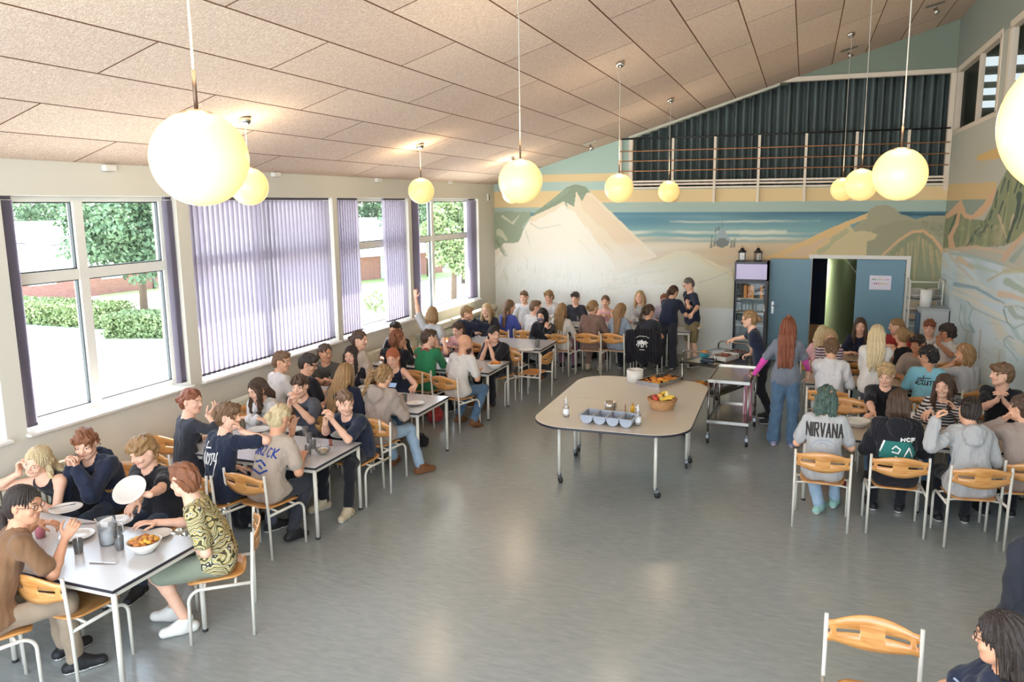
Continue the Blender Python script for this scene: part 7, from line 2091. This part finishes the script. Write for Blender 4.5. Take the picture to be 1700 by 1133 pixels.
# ------------------------------------------------------------------ fridge, lanterns, rack by the door
fx0, fx1, fy0, fy1, fh = -1.22, -.60, 15.24, 15.82, 2.0
fg = empty('display_fridge', ((fx0+fx1)/2, (fy0+fy1)/2, 0), 0, 'tall black glass-door display fridge left of the blue doors', 'fridge')
w, d = (fx1-fx0)/2, (fy1-fy0)/2
M_fb = mat('fridge_black', '#24222c', .35); M_fs = mat('fridge_side', '#6d5a48', .4)
b = MB()
b.box2((-w, -d, .08), (-w+.03, d, fh)); b.box2((w-.03, -d+.04, .08), (w, d, fh), 1); b.box2((-w, d-.03, .08), (w, d, fh)); b.box2((-w, -d+.04, .08), (w, d, .16)); b.box2((-w, -d+.04, fh-.36), (w, d, fh)); b.box2((-w, -d+.03, .0), (w, -d+.06, .08))
b.build('cabinet', [M_fb, M_fs], fg)
MB().box2((-w+.02, -d+.01, fh-.33), (w-.02, -d+.045, fh-.04)).build('light_box', mat('fridge_lightbox', '#b5acc9', .4, emit='#b9aed6', estr=.04), fg)
dr_ = MB()
dr_.box2((-w+.01, -d, .17), (-w+.05, -d+.035, fh-.36)); dr_.box2((w-.05, -d, .17), (w-.01, -d+.035, fh-.36)); dr_.box2((-w+.05, -d, .17), (w-.05, -d+.035, .22)); dr_.box2((-w+.05, -d, fh-.41), (w-.05, -d+.035, fh-.36))
dro = dr_.build('door', M_fb, fg)
MB().add([(-w+.05, -d+.018, .22), (w-.05, -d+.018, .22), (w-.05, -d+.018, fh-.41), (-w+.05, -d+.018, fh-.41)], [(0, 1, 2, 3)]).build('glass', MATS['clear_pane'], dro)
MB().tube([(w-.04, -d-.03, .9), (w-.04, -d-.03, 1.2)], .009, 8).build('handle', M_chrome, dro)
MB().box2((-w+.03, d-.06, .17), (w-.03, d-.03, fh-.37)).build('back_panel', mat('fridge_inside', '#8d9a98', .5), fg)
for z in (.45, .75, 1.0, 1.28): MB().box2((-w+.03, -d+.05, z), (w-.03, d-.06, z+.012)).build('shelf', mat('wire_shelf', '#c9cfcf', .4), fg)
for i, (x, c) in enumerate(((-.19, '#3d342c'), (-.13, '#c98a48'), (-.06, '#b9783c'), (.0, '#c9904c'), (.17, '#c98a48'))):
    MB().box2((0, 0, 0), (.055, .2, .25)).build('carton', mat('carton_'+c[1:], c, .6), loc=Vector((fg.location.x+x, fg.location.y-.18, 1.292)), label='tall %s carton standing on the top shelf of the fridge' % ['dark', 'orange', 'brown', 'amber', 'lone orange'][i], cat='carton', group='cartons in the fridge')
for i, (x, n_) in enumerate(((-.20, 'left'), (.10, 'right'))):
    l = empty('lantern', (fg.location.x+x, fg.location.y+.0, fh), .3*i, 'small dark metal lantern on top of the fridge, %s one of the pair' % n_, 'lantern', 'lanterns on the fridge')
    m = mat('lantern_metal', '#2d2b2e', .4, .6)
    b = MB(); b.box((0, 0, .01), (.13, .13, .02)); 
    for sx in (-1, 1):
        for sy in (-1, 1): b.box((sx*.055, sy*.055, .09), (.012, .012, .15))
    b.box((0, 0, .17), (.14, .14, .015)); b.build('frame', m, l)
    MB().lathe([(.09, .175), (.04, .22), (.03, .25), (0, .26)], 4).build('roof', m, l); MB().lathe([(0, .02), (.03, .02), (.03, .10), (0, .10)], 12).build('candle', M_porc, l)
    MB().tube([(.02*math.cos(t), 0, .27+.02*math.sin(t)) for t in np.linspace(0, 6.28, 13)], .003, 5, cap=False).build('ring', m, l); MB().box((0, 0, .095), (.105, .105, .14)).build('glass', M_glass, l)
# plate rack
rk = empty('plate_rack', (2.16, 15.42, 0), 0, 'white wheeled shelf rack with stacked plates by the right blue door', 'rack')
M_wr = mat('rack_white', '#cfcfc8', .35)
for sx in (-.29, .24):
    for sy in (-.22, .22): MB().tube([(sx, sy, .0), (sx, sy, 1.72)], .014, 8).build('post', M_wr, rk)
b = MB()
for sx in (-.29, .24): b.tube([(sx, -.22, 1.72), (sx, .22, 1.72)], .014, 8)
b.build('top_rail', M_wr, rk)
for z in (.35, .80, 1.12, 1.36): MB().box2((-.29, -.22, z), (.24, .22, z+.02)).build('shelf', mat('rack_shelf', '#8f9694', .4), rk); MB().tube([(-.29, -.225, z+.10), (.24, -.225, z+.10)], .007, 6).build('guard_rail', M_wr, rk)
MB().tube([(-.29, -.22, 1.70), (.24, -.22, 1.70)], .012, 8).build('guard_rail', M_wr, rk)
k = 0
for (x, z, n_, lb) in ((-.14, 1.382, 12, 'left stack on the upper shelf of the rack'), (.11, 1.382, 12, 'right stack on the upper shelf of the rack'), (-.05, .372, 9, 'stack on the lowest shelf of the rack')):
    for i in range(n_):
        plate(0, 0, 'white plate in the '+lb, 'plates: '+lb, .115, loc=(2.16+x, 15.40, z+i*.014))
MB().box2((-.25, -.20, .82), (.2, .1, .98)).build('glass_crate', mat('grey_crate', '#8d9796', .5), loc=(2.16, 15.42, 0), label='grey crate of glassware on the middle rack shelf', cat='crate')
bx = empty('white_cabinet', (2.16, 14.86, 0), 0, 'pale grey cooler cabinet standing before the plate rack at the mural corner', 'cabinet')
MB().box2((-.16, -.26, .05), (.27, .26, 1.27)).build('cabinet_body', mat('cabinet_grey', '#b5b8ba', .45), bx, bevel=.01); MB().box2((-.175, -.27, 1.27), (.28, .27, 1.30)).build('lid', mat('cabinet_lid', '#a5aaae', .4), bx); MB().box2((-.19, -.20, .15), (-.162, .20, 1.2)).build('side_panel', mat('cabinet_side_blue', '#3d5670', .4), bx)
r_ = empty('paper_roll', (2.09, 14.86, 1.30), 0, 'white roll of kitchen paper standing on the cooler cabinet', 'paper roll'); MB().lathe([(.02, 0), (.095, 0), (.095, .30), (.02, .30)], 24).build('roll', mat('paper_white', '#dad9d4', .8), r_); MB().tube([(0, 0, 0), (0, 0, .33)], .012, 8).build('holder', M_chrome, r_)
# ------------------------------------------------------------------ draped jackets, bags
def jacket_on_chair(ch, m, lb, L=.62, w=.27, horse=False, seed=3):
    F = Fld((-.42, -.52, -.66), (.42, -.12, .16), .0105)
    for s in np.linspace(-1, 1, 13):
        x = s*w; F.cone((x, -.285, .035), (x*1.10, -.345-.02*math.cos(s*5), -.30), .062, .055, k=.02); F.cone((x*1.10, -.345-.02*math.cos(s*5), -.30), (x*(1.2+.05*math.sin(s*5)), -.31, -L+.05*abs(math.sin(s*4))),   .055, .032, k=.035)
    F.cone((-.12, -.29, .085), (.12, -.29, .085), .04, k=.03)
    F.disp(wob(seed, 38, .014, (1.6, 1, .4)))
    V, Q = F.mesh(); o = np_mesh('jacket', V, Q, m); tag(o, lb, 'jacket')
    o.location = ch.location+Vector((0, 0, .76)); o.rotation_euler = ch.rotation_euler
    if horse:
        Jf = dict(topV=V, topQ=Q, ax=np.array([0, 0, 1.]), right=np.array([1., 0, 0]), neck=np.array([0, -.29, 0.]))
        shirt_print(Jf, o, scrawl(HORSE, -.12, -.20, .22, .14), .018, K['ink'], -1, name='lion_print'); shirt_print(Jf, o, [[(-.05, -.24), (.05, -.24)], [(-.12, -.03), (-.06, .0), (.06, .0), (.12, -.03)]], .008, K['ink'], -1, name='lettering')
        for c in o.children: pass
    return o
jc = CHAIR_OF['person with a dark curly ponytail']
jacket_on_chair(jc, K['black'], 'black jacket with a white animal print draped over a chair back', .50, .27, True)
jc['label'] = 'chair almost covered by the black jacket with the white animal print'
ec = chair(1.80, 6.0, 8, 'chair under the dark coat at the right edge of the photo')
jacket_on_chair(ec, K['charcoal'], 'dark grey coat hanging over a chair at the right edge of the photo', .64, .27, False, 9)
def bag(px, py, R, h, m, lb, seed):
    p = at(px, py, z=0); F = Fld((-R*1.5, -R*1.5, 0.), (R*1.5, R*1.5, h*1.3), .011)
    F.ell((0, 0, h*.45), (R, R*.75, h*.5), None, k=.02); F.ell((0, -R*.55, h*.32), (R*.6, R*.35, h*.28), None, k=.03); F.disp(wob(seed, 40, .014)); F.half((0, 0, .012), (0, 0, -1))
    V, Q = F.mesh(); o = np_mesh('backpack', V, Q, m); tag(o, lb, 'bag'); o.location = (p[0], p[1], -.010)
    MB().tube([(-.05, 0, h*.9), (-.03, 0, h*1.08), (.03, 0, h*1.08), (.05, 0, h*.9)], .008, 6).build('strap', M_blackp, o)
bag(408, 872, .17, .42, K['black'], 'black backpack on the floor under the second window table', 3)
bag(722, 700, .13, .26, K['inkred'], 'dark red bag on the floor under the third window table', 5)
bag(700, 740, .10, .16, K['black'], 'small black bag beside the red bag under the third table', 6)
MB().ball((0, 0, .05), (.16, .08, .05), 14, 8).build('red_bundle', K['inkred'], loc=Vector(at(1385, 806, z=0)), label='small dark red bundle on the floor under the front right table', cat='bag')
